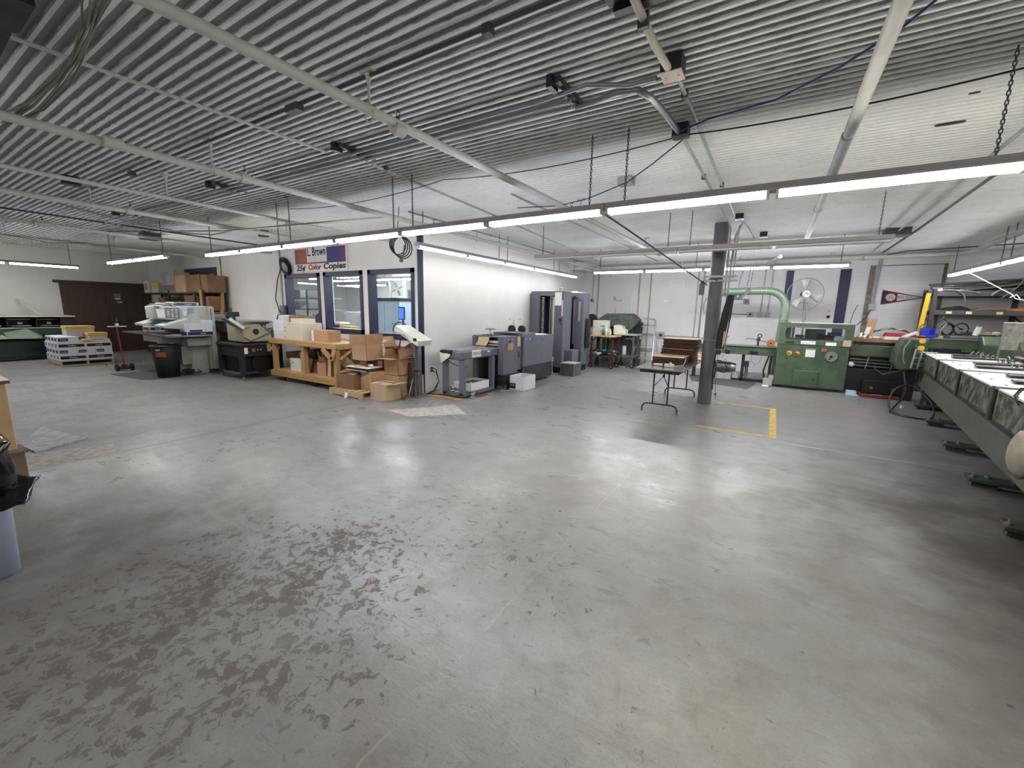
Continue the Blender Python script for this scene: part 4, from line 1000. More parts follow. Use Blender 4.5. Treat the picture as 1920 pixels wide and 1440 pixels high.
build(MB().bar((-9.8,5.08,1.09), (-9.8,5.42,1.22), .4, .015).bar((-9.66,5.08,1.03), (-9.66,5.42,1.15), .03, .02).bar((-9.9,5.08,1.03), (-9.9,5.42,1.15), .03, .02), 'delivery_rails', m_alu, t, world=True)
for y in (4.9, 4.97, 5.04): build(MB().cyl((-9.7,y,1.17-.06*(y>4.95)), (-9.7,y,1.22-.04*(y>4.95)), .014, n=8), 'thumb_screw', m_black, t, world=True)
for x in (-10.2,-9.7): 
    for y in (4.56,5.08): build(MB().cyl((x,y,.77), (x,y,.81), .02, n=8), 'foot', m_rubber, t, world=True)
# grey cabinet machine behind it, left
t = thing('old_press', 'old grey-green machine standing between the cutter and the black table', 'machine', (-11.2, 5.3, 0))
build(MB().box(-11.9,-10.75,4.85,5.7,.08,.70), 'base', MT('worn_grey', (96,92,84), .6, 0, .15), t, world=True, bevel=.02)
build(MB().box(-11.9,-10.7,4.85,5.7,.92,1.18), 'upper_body', MT('worn_green_grey', (88,94,84), .5, 0, .2), t, world=True, bevel=.03)
build(MB().box(-11.92,-10.68,4.83,5.72,1.18,1.21), 'lid', m_ltgrey, t, world=True, bevel=.005)
for y in (4.9,5.65): build(MB().box(-10.78,-10.72,y-.03,y+.03,.7,1.18), 'post', m_ltgrey, t, world=True)
build(MB().cyl((-10.7,5.05,1.0), (-10.66,5.05,1.0), .12, n=20), 'flywheel', m_charcoal, t, world=True)
build(MB().box(-11.7,-10.8,4.95,5.6,.70,.92), 'dark_inside', m_black, t, world=True)
mb = MB(); caster(mb, -10.85, 4.95, .04); caster(mb, -10.85, 5.6, .04); caster(mb, -11.8, 4.95, .04); caster(mb, -11.8, 5.6, .04)
build(mb, 'caster', m_rust, t, world=True)
tag(build(MB()._a([(-10.62,4.98,1.14),(-10.62,5.14,1.15),(-10.6,5.08,1.02),(-10.62,5.0,.90),(-10.6,4.92,.90),(-10.6,4.97,1.02)], [(0,1,2,5),(5,2,3,4)]), 'paper_strip', MT('pale_yellow_paper', (206,210,150), .7), solid=.002), 'pale yellow strip of paper hanging on the old machine', 'paper')
tag(build(MB().box(-10.9,-10.72,4.86,5.0,.705,.80), 'small_box', m_orange, bevel=.004), 'small orange-yellow box tucked into the old machine', 'box')

# ---------------------------------------------------------------- wooden bench
t = thing('workbench', 'long wooden bench on casters below the office windows', 'bench', (-8.1, 5.3, 0))
X0, X1, Y0, Y1, H = -9.22, -6.93, 4.87, 5.70, .90
build(MB().box(X0, X1+.02, Y0, Y1, H-.02, H), 'bench_top', m_ply, t, world=True)
build(MB().box(X0, X1+.02, Y0-.04, Y0, H-.10, H-.004), 'front_rail', m_pine, t, world=True, bevel=.003)
build(MB().box(X1-.02, X1+.02, Y0, Y1, H-.11, H-.021), 'end_rail', m_pineY, t, world=True, bevel=.003)
build(MB().box(X0, X0+.04, Y0, Y1, H-.11, H-.021), 'end_rail', m_pineY, t, world=True, bevel=.003)
build(MB().box(X0, X1, Y1-.04, Y1, H-.11, H-.021), 'back_rail', m_pine, t, world=True, bevel=.003)
for x in (X0+.12, -8.02, X1-.05):
    for y in (Y0+.03, Y1-.08):
        build(MB().box(x-.045, x+.045, y-.045, y+.045, .13, H-.021), 'leg', m_pineZ, t, world=True, bevel=.003)
build(MB().box(X0, X1, Y0-.04, Y0-.015, .10, .22), 'lower_front_rail', m_pine, t, world=True, bevel=.003)
build(MB().box(X1-.03, X1+.01, Y0-.02, Y1, .10, .22), 'lower_end_rail', m_pineY, t, world=True, bevel=.003)
build(MB().box(X0, X1-.03, Y0, Y1, .20, .225), 'lower_shelf', m_ply, t, world=True)
build(MB().bar((X1-.38,Y0-.05,H-.10), (X1-.09,Y0-.05,.60), .10, .018, (0,1,0)).bar((X1+.0,Y0-.05,H-.10), (X1-.09,Y0-.05,.60), .10, .018, (0,1,0)), 'corner_brace', m_pineZ, t, world=True)
build(MB().bar((X1+.025,Y0+.36,H-.10), (X1+.025,Y0+.04,.60), .018, .09, (1,0,0)), 'corner_brace', m_pineZ, t, world=True)
build(MB().bar((X0+.06,Y0-.07,H-.12), (X0+.06,Y0-.07,.62), .05, .06), 'corner_brace', m_pineZ, t, world=True)
for (x, y) in ((X0+.3,Y0+.1),(-8.0+.25,Y0+.08),(X1-.1,Y0+.08),(X1-.12,Y1-.12),(X0+.3,Y1-.12)):
    mb = MB(); caster(mb, x, y, .045)
    build(mb, 'caster', m_rubber, t, world=True)
# cartons on the bench
WB = 'cartons on the bench'
def white_carton(x, y, z, lx, ly, lz, label, mt=None, marks=True, rz=0):
    t = thing('white_carton', label, 'box', (x, y, z), rz, WB)
    build(MB().box(-lx/2, lx/2, -ly/2, ly/2, 0, lz-.002), 'body', mt or m_boxwhite, t, bevel=.003)
    if marks: build(MB().box(-lx*.25-.02, -lx*.25+.02, -ly/2-.001, -ly/2, lz*.45, lz*.55).box(lx*.25-.02, lx*.25+.02, -ly/2-.001, -ly/2, lz*.45, lz*.55).box(-.002,.002,-ly/2-.001,-ly/2,.01,lz-.01), 'print', m_ltgrey, t)
    return t
white_carton(-8.98, 5.12, .90, .40, .36, .165, 'white carton at the bottom left of the stack on the bench')
white_carton(-8.99, 5.12, 1.065, .40, .36, .165, 'white carton in the middle left of the stack on the bench')
white_carton(-9.02, 5.15, 1.23, .38, .36, .16, 'white carton on top at the left of the stack on the bench')
t = thing('cardboard_box', 'brown side of a carton behind the white stack on the bench', 'box', (-8.70, 5.32, 1.23), 0, WB)
build(MB().box(-.13,.13,-.22,.22,0,.16), 'body', m_card3, t, bevel=.003)
white_carton(-8.64, 5.33, 1.065, .26, .6, .16, 'white carton hidden behind the large cream carton on the bench', marks=False)
white_carton(-8.64, 5.33, .90, .26, .6, .16, 'white carton at bench level behind the large cream carton', marks=False)
t = thing('cream_carton', 'large plain cream carton on the bench', 'box', (-8.36, 5.10, .90), 0, WB)
cr = MT('cream_card', (206,202,184), .7, 0, .04)
build(MB().box(-.34,.34,-.22,.22,0,.35), 'body', cr, t, bevel=.004)
build(MB().box(-.331+.05,-.331+.10,-.2215,-.22,.24,.255), 'red_print', m_textred, t)
build(MB().box(-.28,-.26,-.2215,-.22,.17,.19).box(-.28,-.27,-.2215,-.22,.03,.07), 'black_print', m_text, t)
build(MB().box(-.10,-.05,-.2215,-.22,.325,.335), 'handle_hole', m_charcoal, t)
white_carton(-8.42, 5.16, 1.25, .46, .26, .085, 'flat cream carton lying on top of the large cream carton', cr, False)
t = thing('cardboard_box', 'light brown cardboard box with a white taped end on the bench', 'box', (-7.62, 5.13, .90), 0, WB)
build(MB().box(-.28,.28,-.14,.14,0,.225), 'body', m_card, t, bevel=.003)
build(MB().box(-.262,-.195,-.1415,-.14,.004,.22), 'white_tape', m_paper, t)
# things on the lower shelf
LS = 'boxes jammed on the lower shelf of the bench'
carton('cardboard_box', -8.55, 5.15, .225, .34, .3, .27, m_white, 'white carton with small print on the lower shelf, left bay', group=LS, rz=.1, extra=lambda t: build(MB().box(-.1,-.07,-.151,-.15,.16,.19).box(-.09,-.05,-.151,-.15,.1,.11).box(.171,.172,-.06,.02,.14,.16), 'print', m_text, t))
carton('cardboard_box', -8.9, 5.4, .225, .34, .36, .22, m_card3, 'brown carton at the left end of the lower shelf', group=LS)
carton('cardboard_box', -8.95, 5.35, .447, .40, .36, .14, m_card3, 'crushed brown carton lying on the left carton of the lower shelf', group=LS, rz=.25)
carton('cardboard_box', -8.5, 5.5, .225, .3, .3, .42, m_card3, 'tall dark brown carton at the back of the left bay', group=LS, rz=-.1)
carton('cardboard_box', -7.55, 5.06, .225, .26, .24, .27, m_card, 'upright tan carton in the right bay of the lower shelf', group=LS, rz=.05, tape=m_card2)
carton('cardboard_box', -7.55, 5.06, .499, .22, .22, .12, m_card3, 'small open carton on the upright tan one', group=LS, rz=.7, flaps={'+x':110,'-x':100,'+y':120,'-y':95}, inside=m_card2)
carton('cardboard_box', -7.95, 5.3, .225, .32, .34, .28, m_card3, 'brown carton behind the middle leg of the bench', group=LS, rz=.3)
carton('cardboard_box', -7.15, 5.4, .225, .36, .4, .30, m_card3, 'brown carton at the right end of the lower shelf', group=LS)
carton('cardboard_box', -7.85, 5.5, .505, .5, .3, .25, m_card3, 'dark brown carton lying high at the back of the right bay', group=LS, rz=.1)
carton('cardboard_box', -7.18, 5.32, .527, .3, .34, .16, m_card, 'tan carton with open flaps at the right end under the bench', group=LS, rz=.35, flaps={'+x':130,'-x':60,'+y':80,'-y':150}, inside=m_card2)
for i, (p, q, w_, mt, lb) in enumerate((
    ((-8.22,4.98,.62), (-8.30,5.05,.34), .24, m_card2, 'pale cardboard flap leaning in the left bay of the bench'),
    ((-8.05,5.02,.55), (-8.15,5.0,.24), .22, m_card3, 'brown cardboard sheet leaning behind the middle leg'),
    ((-7.28,4.95,.56), (-7.30,4.94,.24), .10, m_card2, 'narrow pale strip of cardboard beside the right leg'),
    ((-6.98,5.0,.62), (-6.80,5.15,.38), .25, m_card2, 'pale cardboard flap sticking out at the right end'),
    ((-7.7,5.0,.225+.01), (-7.75,5.3,.235), .3, m_card2, 'flat cardboard sheet lying on the lower shelf'))):
    tag(build(MB().bar(p, q, w_, .005, (0,1,0) if i < 4 else (0,0,1)), 'cardboard_sheet', mt), lb, 'cardboard', 'loose cardboard sheets around the bench')
# cardboard pile right of the bench, on a small pallet
t = pallet(-6.86, -5.95, 4.62, 5.4, 'small wooden pallet under the pile of cardboard right of the bench', nb=6)
tag(build(MB()._a([(-6.30,4.55,.11),(-6.22,4.55,.11),(-6.21,4.52,.04),(-6.25,4.50,.0),(-6.29,4.53,.05)], [(0,1,2,4),(4,2,3)]), 'paper_scrap', m_paper, solid=.003), 'torn white paper scrap hanging from the small pallet', 'paper')
CG = 'cardboard boxes piled right of the bench'
carton('cardboard_box', -6.55, 4.98, .12, .46, .5, .26, m_card3, 'wide brown carton at the bottom left of the pile', group=CG, rz=.08, flaps={'-y':15,'+y':25,'+x':5,'-x':10}, inside=m_card3)
carton('cardboard_box', -6.08, 5.05, .12, .36, .4, .34, m_card, 'tan carton leaning behind the front box of the pile', group=CG, rz=-.15)
carton('cardboard_box', -6.40, 5.50, .12, .60, .32, .52, m_card, 'tall carton at the back of the pile against the office wall', group=CG)
t = thing('metal_tray_stack', 'dark tray with cardboard and paper lying across the pile', 'tray', (-6.25, 5.02, .47))
build(MB().box(-.30,.26,-.20,.2,0,.05), 'tray', m_brown, t, bevel=.004)
build(MB().box(-.34,.26,-.22,.2,.05,.056).box(-.32,.2,-.21,.18,-.008,-.002), 'white_sheets', m_paper, t)
build(MB().box(-.2,.1,-.15,.1,.058,.075, R=Euler((0,.06,.3)).to_matrix()), 'cardboard_piece', m_card2, t)
build(MB().ball((.14,-.05,.09), .05, 1.3, .8, .5), 'crumpled_paper', m_paper, t)
carton('cardboard_box', -6.28, 5.05, .64, .40, .36, .30, m_card, 'tan carton with one tall upright flap on top of the pile, nearest the bench', group=CG, flaps={'-y':88,'+x':100,'+y':160}, inside=m_card)
carton('cardboard_box', -5.98, 5.55, .64, .46, .3, .22, m_card3, 'brown carton at the back top of the pile', group=CG, flaps={'-y':170,'+x':150,'-x':120}, inside=m_card)
tag(build(MB().prism([(-6.62,.0),(-6.0,.0),(-6.0,.64),(-6.1,.64),(-6.62,.64)], 'y', 5.14, 5.16), 'cardboard_sheet', m_card3), 'large brown cardboard sheet standing inside the pile', 'cardboard', 'loose cardboard sheets around the bench')
carton('cardboard_box', -5.73, 5.30, 0, .36, .38, .40, m_card, 'lower of two stacked tan cartons right of the pile', group=CG, tape=m_card2)
carton('cardboard_box', -5.735, 5.30, .402, .36, .38, .30, m_card, 'upper stacked tan carton with raised flaps', group=CG, flaps={'-x':75,'+y':80,'+x':170,'-y':178}, inside=m_card)
carton('cardboard_box', -5.655, 4.90, 0, .38, .34, .30, m_card2, 'pale cardboard box on the floor in front of the pile', group=CG, rz=.08, flaps={'-y':4,'+y':8,'-x':5,'+x':172}, inside=m_card2)
carton('cardboard_box', -5.60, 5.60, 0, .2, .2, .36, m_card2, 'narrow taped carton between the stacked boxes and the steel post', group=CG, tape=m_card3, rz=.2)
# stitcher head on a steel post
t = thing('pedestal_stitcher', 'cream sloping machine head on a galvanised post at the office corner', 'machine', (-5.42, 5.5, 0))
build(MB().box(-5.50,-5.36,5.42,5.50,0,1.02).box(-5.45,-5.41,5.38,5.42,0,1.0), 'post', m_galv, t, world=True, bevel=.004)
build(MB().box(-5.60,-5.25,5.30,5.66,0,.015), 'base_plate', m_galv, t, world=True)
for z in (.42, .50): build(MB().box(-5.42,-5.34,5.34,5.46,z,z+.035), 'clamp', m_steel, t, world=True)
R = Euler((0, .42, 0)).to_matrix()
mb = MB(); mb.box(-5.80,-5.18,5.26,5.60,1.06,1.17, R=R)
hd = build(mb, 'head', m_offwhite, t, world=True, bevel=.012)
build(MB().box(-5.32,-5.24,5.252,5.258,1.03,1.08), 'dark_opening', m_black, hd, world=True)
build(MB().tube([(-5.80,5.24,1.17),(-5.5,5.22,1.14),(-5.38,5.24,1.0),(-5.38,5.36,.86)], .008, 6), 'guard_rod', m_steel, t, world=True)
build(MB().tube([(-5.62,5.3,1.12),(-5.66,5.28,1.02),(-5.69,5.28,.92)], .012, 6).ball((-5.69,5.28,.91), .024), 'lever', m_black, t, world=True)
build(MB().tube([(-5.5,5.35,.62),(-5.47,5.3,.4),(-5.5,5.3,.2),(-5.46,5.28,.05)], .03, 7), 'black_hose', m_black, t, world=True)
build(MB().tube([(-5.42,5.34,.35),(-5.44,5.24,.05),(-5.36,5.2,.03),(-5.42,5.14,.03)], .012, 6).box(-5.46,-5.36,5.08,5.2,0,.04), 'foot_treadle', m_galv, t, world=True)
# sign above the windows
SGX0, SGX1 = -9.60, -7.70
t = thing('shop_sign', 'red and blue banner sign above the office windows', 'sign', ((SGX0+SGX1)/2, YO-.02, 2.36))
build(MB().box(SGX0, SGX1, YO-.03, YO-.003, 2.36, 2.88), 'board', m_white, t, world=True)
# blended colour field: red at the left to blue at the right
ms_, nt_, b_, vec_ = new_mat('banner_print')
sp = nt_.nodes.new('ShaderNodeSeparateXYZ'); nt_.links.new(vec_, sp.inputs[0])
cr_ = nt_.nodes.new('ShaderNodeValToRGB')
cr_.color_ramp.elements[0].position = .0; cr_.color_ramp.elements[0].color = L(126,46,50)
cr_.color_ramp.elements[1].position = 1.0; cr_.color_ramp.elements[1].color = L(104,40,90)
for ps, cc in ((.25, L(170,74,58)), (.45, L(120,50,90)), (.7, L(40,40,112)), (.88, L(52,40,108))):
    e = cr_.color_ramp.elements.new(ps); e.color = cc
nt_.links.new(rng(nt_, sp.outputs['X'], -.9, .9), cr_.inputs[0]); nt_.links.new(cr_.outputs[0], b_.inputs['Base Color']); b_.inputs['Roughness'].default_value = .5
build(MB().box(SGX0+.03, SGX1-.04, YO-.032, YO-.03, 2.53, 2.86), 'colour_field', ms_, t, world=True)
cf = build(MB().box(-9.10, -8.38, YO-.034, YO-.032, 2.56, 2.88), 'white_panel', m_white, t, world=True)
text('lettering', 'L. Brown', .25, m_boxblue, (-8.74, YO-.036, 2.775), parent=cf, width=.66, bold=.005)
for k in range(5): build(MB().box(-9.05, -8.44, YO-.0355, YO-.034, 2.66-k*.02, 2.665-k*.02), 'small_print', m_ltgrey, cf, world=True)
a = text('lettering', '25¢', .17, m_text, (-9.36, YO-.034, 2.44), parent=t, width=.36, shear=.15, bold=.005)
a = text('lettering', 'Color', .16, m_textred, (-8.84, YO-.034, 2.45), parent=t, width=.48, shear=.15, bold=.005)
a = text('lettering', 'Copies', .17, m_text, (-8.14, YO-.034, 2.455), parent=t, width=.76, shear=.15, bold=.005)
build(MB().box(SGX0-.03, SGX0+.01, YO-.034, YO-.03, 2.36, 2.54), 'torn_edge', m_paper, t, world=True)
# conduits and switch boxes on the office front
def wallbox(x, y, z, w_, d_, h_, label, mt=None, ax='y', knob=True):
    t = thing('switch_box', label, 'switch box', (x, y, z), 0, 'switch boxes on the walls')
    build(MB().box(x-w_/2, x+w_/2, y-d_, y, z, z+h_), 'body', mt or m_grey, t, world=True, bevel=.004)
    build(MB().box(x-w_/2+.012, x+w_/2-.012, y-d_-.003, y-d_, z+.012, z+h_-.012), 'cover', mt or m_grey, t, world=True)
    if knob: build(MB().box(x+w_/2, x+w_/2+.012, y-d_*.7, y-d_*.4, z+h_*.5, z+h_*.8), 'lever', m_dkgrey, t, world=True)
    return t
wallbox(-13.12, YO, 1.42, .26, .1, .44, 'tall grey switch box beside the navy doorway', MT('green_grey_box', (92,104,102), .5))
wallbox(-10.18, YO, 1.36, .17, .09, .24, 'grey switch box left of the first window')
wallbox(-10.36, YO, 1.40, .1, .05, .10, 'small outlet box left of the switch box', m_ltgrey, knob=False)
tag(build(MB().tube([(-13.2,YO-.02,3.1),(-13.2,YO-.02,1.86)], .016, 7), 'conduit', m_galv), 'vertical conduit down to the tall switch box', 'conduit', 'conduits on the office front')
tag(build(MB().tube([(-10.24,YO-.02,3.1),(-10.24,YO-.02,1.6)], .014, 7), 'conduit', m_galv), 'vertical conduit down to the box left of the first window', 'conduit', 'conduits on the office front')
tag(build(MB().tube([(-12.85,YO-.02,1.5),(-12.6,YO-.04,.9),(-12.5,YO-.1,.7)], .01, 6), 'cable', m_dkgrey), 'grey cable slanting from the tall switch box to the floor', 'cable', 'cables on the office front')
mb = MB()
for k in range(5): mb.torus((-9.97+.016*k, YO-.04-.015*k, 2.51-.008*k), .25-.024*k, .012, (.1,-1,0), 30, 6, .62)
tag(build(mb, 'cable_coil', m_wire), 'thick coil of black cable hanging on the office wall left of the sign', 'cable')
tag(build(MB().tube([(-10.12,YO-.06,2.5),(-10.3,YO-.07,2.2),(-10.45,YO-.07,1.75),(-10.25,YO-.1,1.45),(-9.55,5.35,1.40),(-9.0,4.96,1.395),(-9.0,4.93,1.3)], .012, 6), 'cable', m_wire), 'black cable hanging from the coil onto the white cartons', 'cable', 'cables on the office front')
mb = MB()
for k in range(2): mb.torus((-13.08, YO-.115-.01*k, 1.86), .09, .008, (0,-1,0), 20, 5)
tag(build(mb, 'cable_coil', m_wire), 'small coil of cable on the tall switch box', 'cable')
# ---------------------------------------------------------------- booklet maker along the side wall
t = thing('booklet_maker', 'dark grey booklet making machine with a low conveyor, along the side wall', 'machine', (-4.8, 7.0, 0))
g_ = MT('machine_slate', (98,100,110), .5, 0, .05); g2_ = MT('machine_slate_dark', (40,41,46), .5, 0, .05)
CX0, CX1 = -5.10, -4.62
build(MB().box(CX0, CX1, 5.72, 6.95, .70, .86), 'conveyor_bed', g_, t, world=True, bevel=.03)
build(MB().box(CX0+.03, CX1-.06, 5.74, 7.0, .861, .868), 'conveyor_belt', m_steel, t, world=True)
build(MB().cyl((CX0+.02,5.70,.84), (CX1-.25,5.70,.84), .025, n=12).cyl((CX0+.06,5.70,.84), (CX0+.14,5.70,.84), .034, n=12).cyl((CX0+.20,5.70,.84), (CX0+.27,5.70,.84), .034, n=12), 'end_roller', m_charcoal, t, world=True)
build(MB()._a([(CX0+.0,5.69,.83),(CX0+.25,5.69,.80),(CX0+.25,5.68,.76),(CX0+.06,5.66,.63)], [(0,1,2,3)]), 'hanging_paper', MT('cream_sheet', (226,226,206), .7), t, world=True, solid=.003)
for (x, y) in ((CX0+.05,5.80),(CX1-.04,5.80),(CX1-.04,6.72),(CX0+.05,6.72)):
    build(MB().box(x-.05, x+.05, y-.04, y+.04, .05, .70), 'leg', g_, t, world=True, bevel=.006)
build(MB().box(CX0, CX1+.01, 5.76, 5.84, .03, .09).box(CX1-.09, CX1+.01, 5.84, 6.76, .03, .09).box(CX0, CX0+.08, 5.84, 6.76, .03, .09), 'base_frame', g_, t, world=True, bevel=.006)
sg = build(MB().box(CX1, CX1+.002, 6.03, 6.30, .73, .86), 'scribbled_label', m_paper, t, world=True)
mb = MB(); rr = random.Random(3)
for k in range(9):
    y = 6.05+.026*k
    mb.tube([(CX1+.003,y,.745+.05*(k%2)), (CX1+.003,y+.02,.80+.02*rr.random()), (CX1+.003,y+.01,.83), (CX1+.003,y+.03,.765)], .0025, 4)
build(mb, 'scribbles', m_text, sg, world=True)
build(MB().box(CX1, CX1+.002, 6.52, 6.60, .79, .82), 'small_label', m_paper, t, world=True)
BX0, BX1 = -5.28, -4.50
# folding and trimming body
build(MB().box(BX0, BX1, 6.95, 7.45, .86, 1.06).box(BX0, BX1-.36, 6.9, 7.45, .88, 1.06) if False else MB().box(BX0, BX0+.12, 6.90, 7.45, .86, 1.06).box(BX1-.14, BX1, 6.90, 7.45, .30, 1.06).box(BX0+.12, BX1-.14, 7.2, 7.45, .86, 1.06).box(BX0, BX1-.145, 7.10, 7.445, .30, .855), 'trimmer_body', g_, t, world=True, bevel=.006)
build(MB().box(BX0, BX1, 6.90, 7.45, 1.05, 1.075), 'trimmer_lid', g_, t, world=True, bevel=.005)
build(MB().box(BX0+.12, BX1-.14, 7.0, 7.2, .87, 1.05), 'dark_mouth', m_black, t, world=True)
build(MB().box(BX1-.40, BX1-.16, 6.97, 6.99, .93, .98).box(BX1-.42, BX1-.16, 6.95, 6.99, .885, .905), 'output_rollers', m_paper, t, world=True)
build(MB()._a([(BX0+.16,6.895,1.05),(BX0+.44,6.895,1.055),(BX0+.42,6.80,.88),(BX0+.14,6.82,.885),(BX0+.17,6.86,.96),(BX0+.44,6.86,.96)], [(0,1,5,4),(4,5,2,3)]), 'cardboard_flap', m_card2, t, world=True, solid=.004)
build(MB().box(BX0+.02, BX1-.02, 6.96, 9.0, .04, .32), 'black_base', g2_, t, world=True)
build(MB().box(BX0+.05, BX1-.16, 6.90, 6.96, .1, .84), 'dark_frame', m_black, t, world=True)
build(MB().box(BX0, BX1+.0, 7.45, 7.60, .36, 1.04), 'middle_section', g_, t, world=True, bevel=.004)
build(MB().box(BX0, BX1+.05, 7.60, 9.0, .40, 1.05), 'feeder_body', g_, t, world=True, bevel=.012)
build(MB().prism([(7.60,.06),(9.0,.06),(9.0,.40),(7.60,.40)], 'x', BX0+.02, BX1+.03), 'lower_panel', g2_, t, world=True, bevel=.004)
build(MB().box(BX0+.05, BX1+.05, 7.55, 8.1, 1.05, 1.12), 'raised_cover', g_, t, world=True, bevel=.006)
for (x, y0, y1, z0, z1) in ((BX1, 6.98, 7.30, .985, 1.035), (BX1+.05, 7.62, 8.02, .975, 1.02)):
    o = build(MB().box(x, x+.002, y0, y1, z0, z1), 'blue_label', MT('label_blue', (64,84,140), .5), t, world=True)
    text('lettering', 'Duplo', .03, m_textwhite, (x+.003, y0+.09, (z0+z1)/2), parent=o, rz=PI/2)
    text('lettering', 'system', .028, m_textwhite, (x+.003, y0+.24, (z0+z1)/2), parent=o, rz=PI/2)
pk = build(MB().box(BX1, BX1+.03, 7.02, 7.22, .80, .94), 'cardboard_pocket', m_card, t, world=True)
build(MB().cyl((BX1+.016,7.08,.93), (BX1+.016,7.2,.985), .012, n=8).cyl((BX1+.016,7.12,.93), (BX1+.016,7.1,.98), .01, n=8), 'red_pens', m_redbright, pk, world=True)
build(MB().box(BX1, BX1+.02, 7.40, 7.52, .86, 1.06), 'cardboard_pocket', m_card2, t, world=True)
build(MB().box(BX1+.05, BX1+.053, 8.42, 8.45, .93, .98), 'latch', m_charcoal, t, world=True)
build(MB().box(BX1, BX1+.002, 7.46, 7.52, .62, .74), 'dark_recess', m_charcoal, t, world=True)
# items on its lid
t = thing('disc_gauge', 'round disc on a small stand lying on the booklet maker', 'gauge', (-5.0, 7.15, 1.075))
build(MB().box(-.12,.16,-.14,.16,0,.012), 'base', m_charcoal, t); build(MB().cyl((0,0,.012), (0,0,.12), .016, n=10).box(.03,.06,.0,.03,.012,.06), 'stem', m_offwhite, t)
build(MB().lathe([(.001,.12),(.11,.12),(.115,.135),(.10,.15),(.001,.152)], n=28), 'disc', MT('greenish_disc', (150,162,156), .4), t)
tag(build(MB().box(-4.92,-4.58,7.38,7.74,1.12,1.14), 'notepad', MT('grey_pad', (126,124,124), .6), bevel=.003), 'grey pad lying on the booklet maker', 'pad')
for k, (x, y) in enumerate(((-5.08, 8.12), (-4.86, 8.2))):
    t = thing('wire_spool', 'black wire spool with a curled wire feeder, %s of the two on the booklet maker' % ('left', 'right')[k], 'spool', (x, y, 1.05), 0, 'wire spools on the booklet maker')
    build(MB().cyl((0,-.03,.125), (0,.03,.125), .088, n=24), 'reel', m_charcoal, t)
    build(MB().torus((0,-.032,.125), .075, .008, (0,1,0), 24, 6), 'rim', m_black, t)
    build(MB().tube([(.03,0,.19),(.05,0,.26),(.04,0,.32),(0,0,.36),(-.05,0,.36),(-.08,0,.33)], .006, 6), 'wire_arm', m_chrome, t)
    build(MB().box(-.09,.09,-.06,.06,0,.045), 'stand', m_charcoal, t, bevel=.004)
tag(build(MB().box(-5.2,-4.70,8.02,8.10,1.05,1.13), 'stitch_head_bar', m_black, bevel=.004), 'black bar in front of the two wire spools', 'bar')
tag(build(MB().box(-4.86,-4.5,8.45,8.8,1.05,1.062).box(-4.82,-4.48,8.5,8.78,1.062,1.066), 'paper_sheets', m_paper), 'white papers on the far end of the booklet maker', 'paper')
tag(build(MB().box(-5.2,-4.58,5.60,5.68,0,.028).box(-5.3,-4.54,5.55,5.66,0,.02), 'wooden_board', m_pine, bevel=.002), 'raw wooden boards on the floor under the conveyor front', 'board')
# box and reels under the conveyor
t = thing('open_carton', 'low white carton with brown inside, under the conveyor', 'box', (-4.83, 6.3, .09))
mb = MB().box(-.2,.2,-.3,.3,0,.008)
for q in ((-.2,-.193,-.3,.3),(.193,.2,-.3,.3),(-.2,.2,-.3,-.293),(-.2,.2,.293,.3)): mb.box(*q, 0, .16)
build(mb, 'body', m_boxwhite, t); build(MB().box(-.19,.19,-.29,.29,.10,.112), 'contents', m_cardin, t)
build(MB().ball((.05,-.1,.125), .018).ball((.1,.12,.125), .014), 'white_scraps', m_paper, t)
for k, (x, y, lb) in enumerate(((-4.98,5.93,'white reel of stitching wire at the left under the conveyor'), (-4.84,5.90,'white reel of stitching wire between the conveyor legs'), (-4.60,6.0,'silver wire reel beside the front right conveyor leg'))):
    t = thing('wire_reel', lb, 'reel', (x, y, .09 if k < 2 else 0), 0, 'reels of stitching wire')
    build(MB().lathe([(.001,0),(.065,0),(.07,.008),(.045,.014),(.045,.085),(.07,.09),(.065,.1),(.03,.1),(.03,.05),(.001,.05)], n=22), 'flanges', m_white if k < 2 else m_steel, t)
    build(MB().lathe([(.046,.02),(.058,.03),(.058,.075),(.046,.083)], n=22), 'winding', m_steel, t)
tag(build(MB().box(-4.55,-4.45,6.05,6.3,0,.01), 'red_strip', m_redbright), 'red strip of plastic on the floor beside the conveyor', 'strip')
# white box on the floor
t = thing('open_carton', 'open white carton with a black label standing on the floor by the machine', 'box', (-4.28, 7.30, 0), -.03)
mb = MB().box(-.17,.17,-.23,.23,0,.008)
for q in ((-.17,-.163,-.23,.23),(.163,.17,-.23,.23),(-.17,.17,-.23,-.223),(-.17,.17,.223,.23)): mb.box(*q, 0, .29)
build(mb, 'body', m_boxwhite, t); build(MB().box(-.16,.16,-.22,.22,.2,.21), 'inside', m_cardin, t)
o = build(MB().box(-.165,-.02,-.232,-.23,.03,.14), 'black_label', m_black, t)
text('lettering', 'Husky', .035, m_textwhite, _mw(t) @ Vector((-.09,-.234,.1)), parent=o, rz=-.03)
tag(build(MB().box(-4.66,-4.56,6.92,7.04,0,.07).box(-4.58,-4.5,6.98,7.03,0,.09), 'metal_bracket', m_galv, bevel=.004), 'small metal brackets on the floor under the booklet maker', 'bracket')
tag(build(MB().bar((-4.50,6.82,.008), (-4.32,7.02,.008), .03, .012), 'metal_strip', m_alu), 'bright metal strip lying on the floor beside the booklet maker', 'strip')
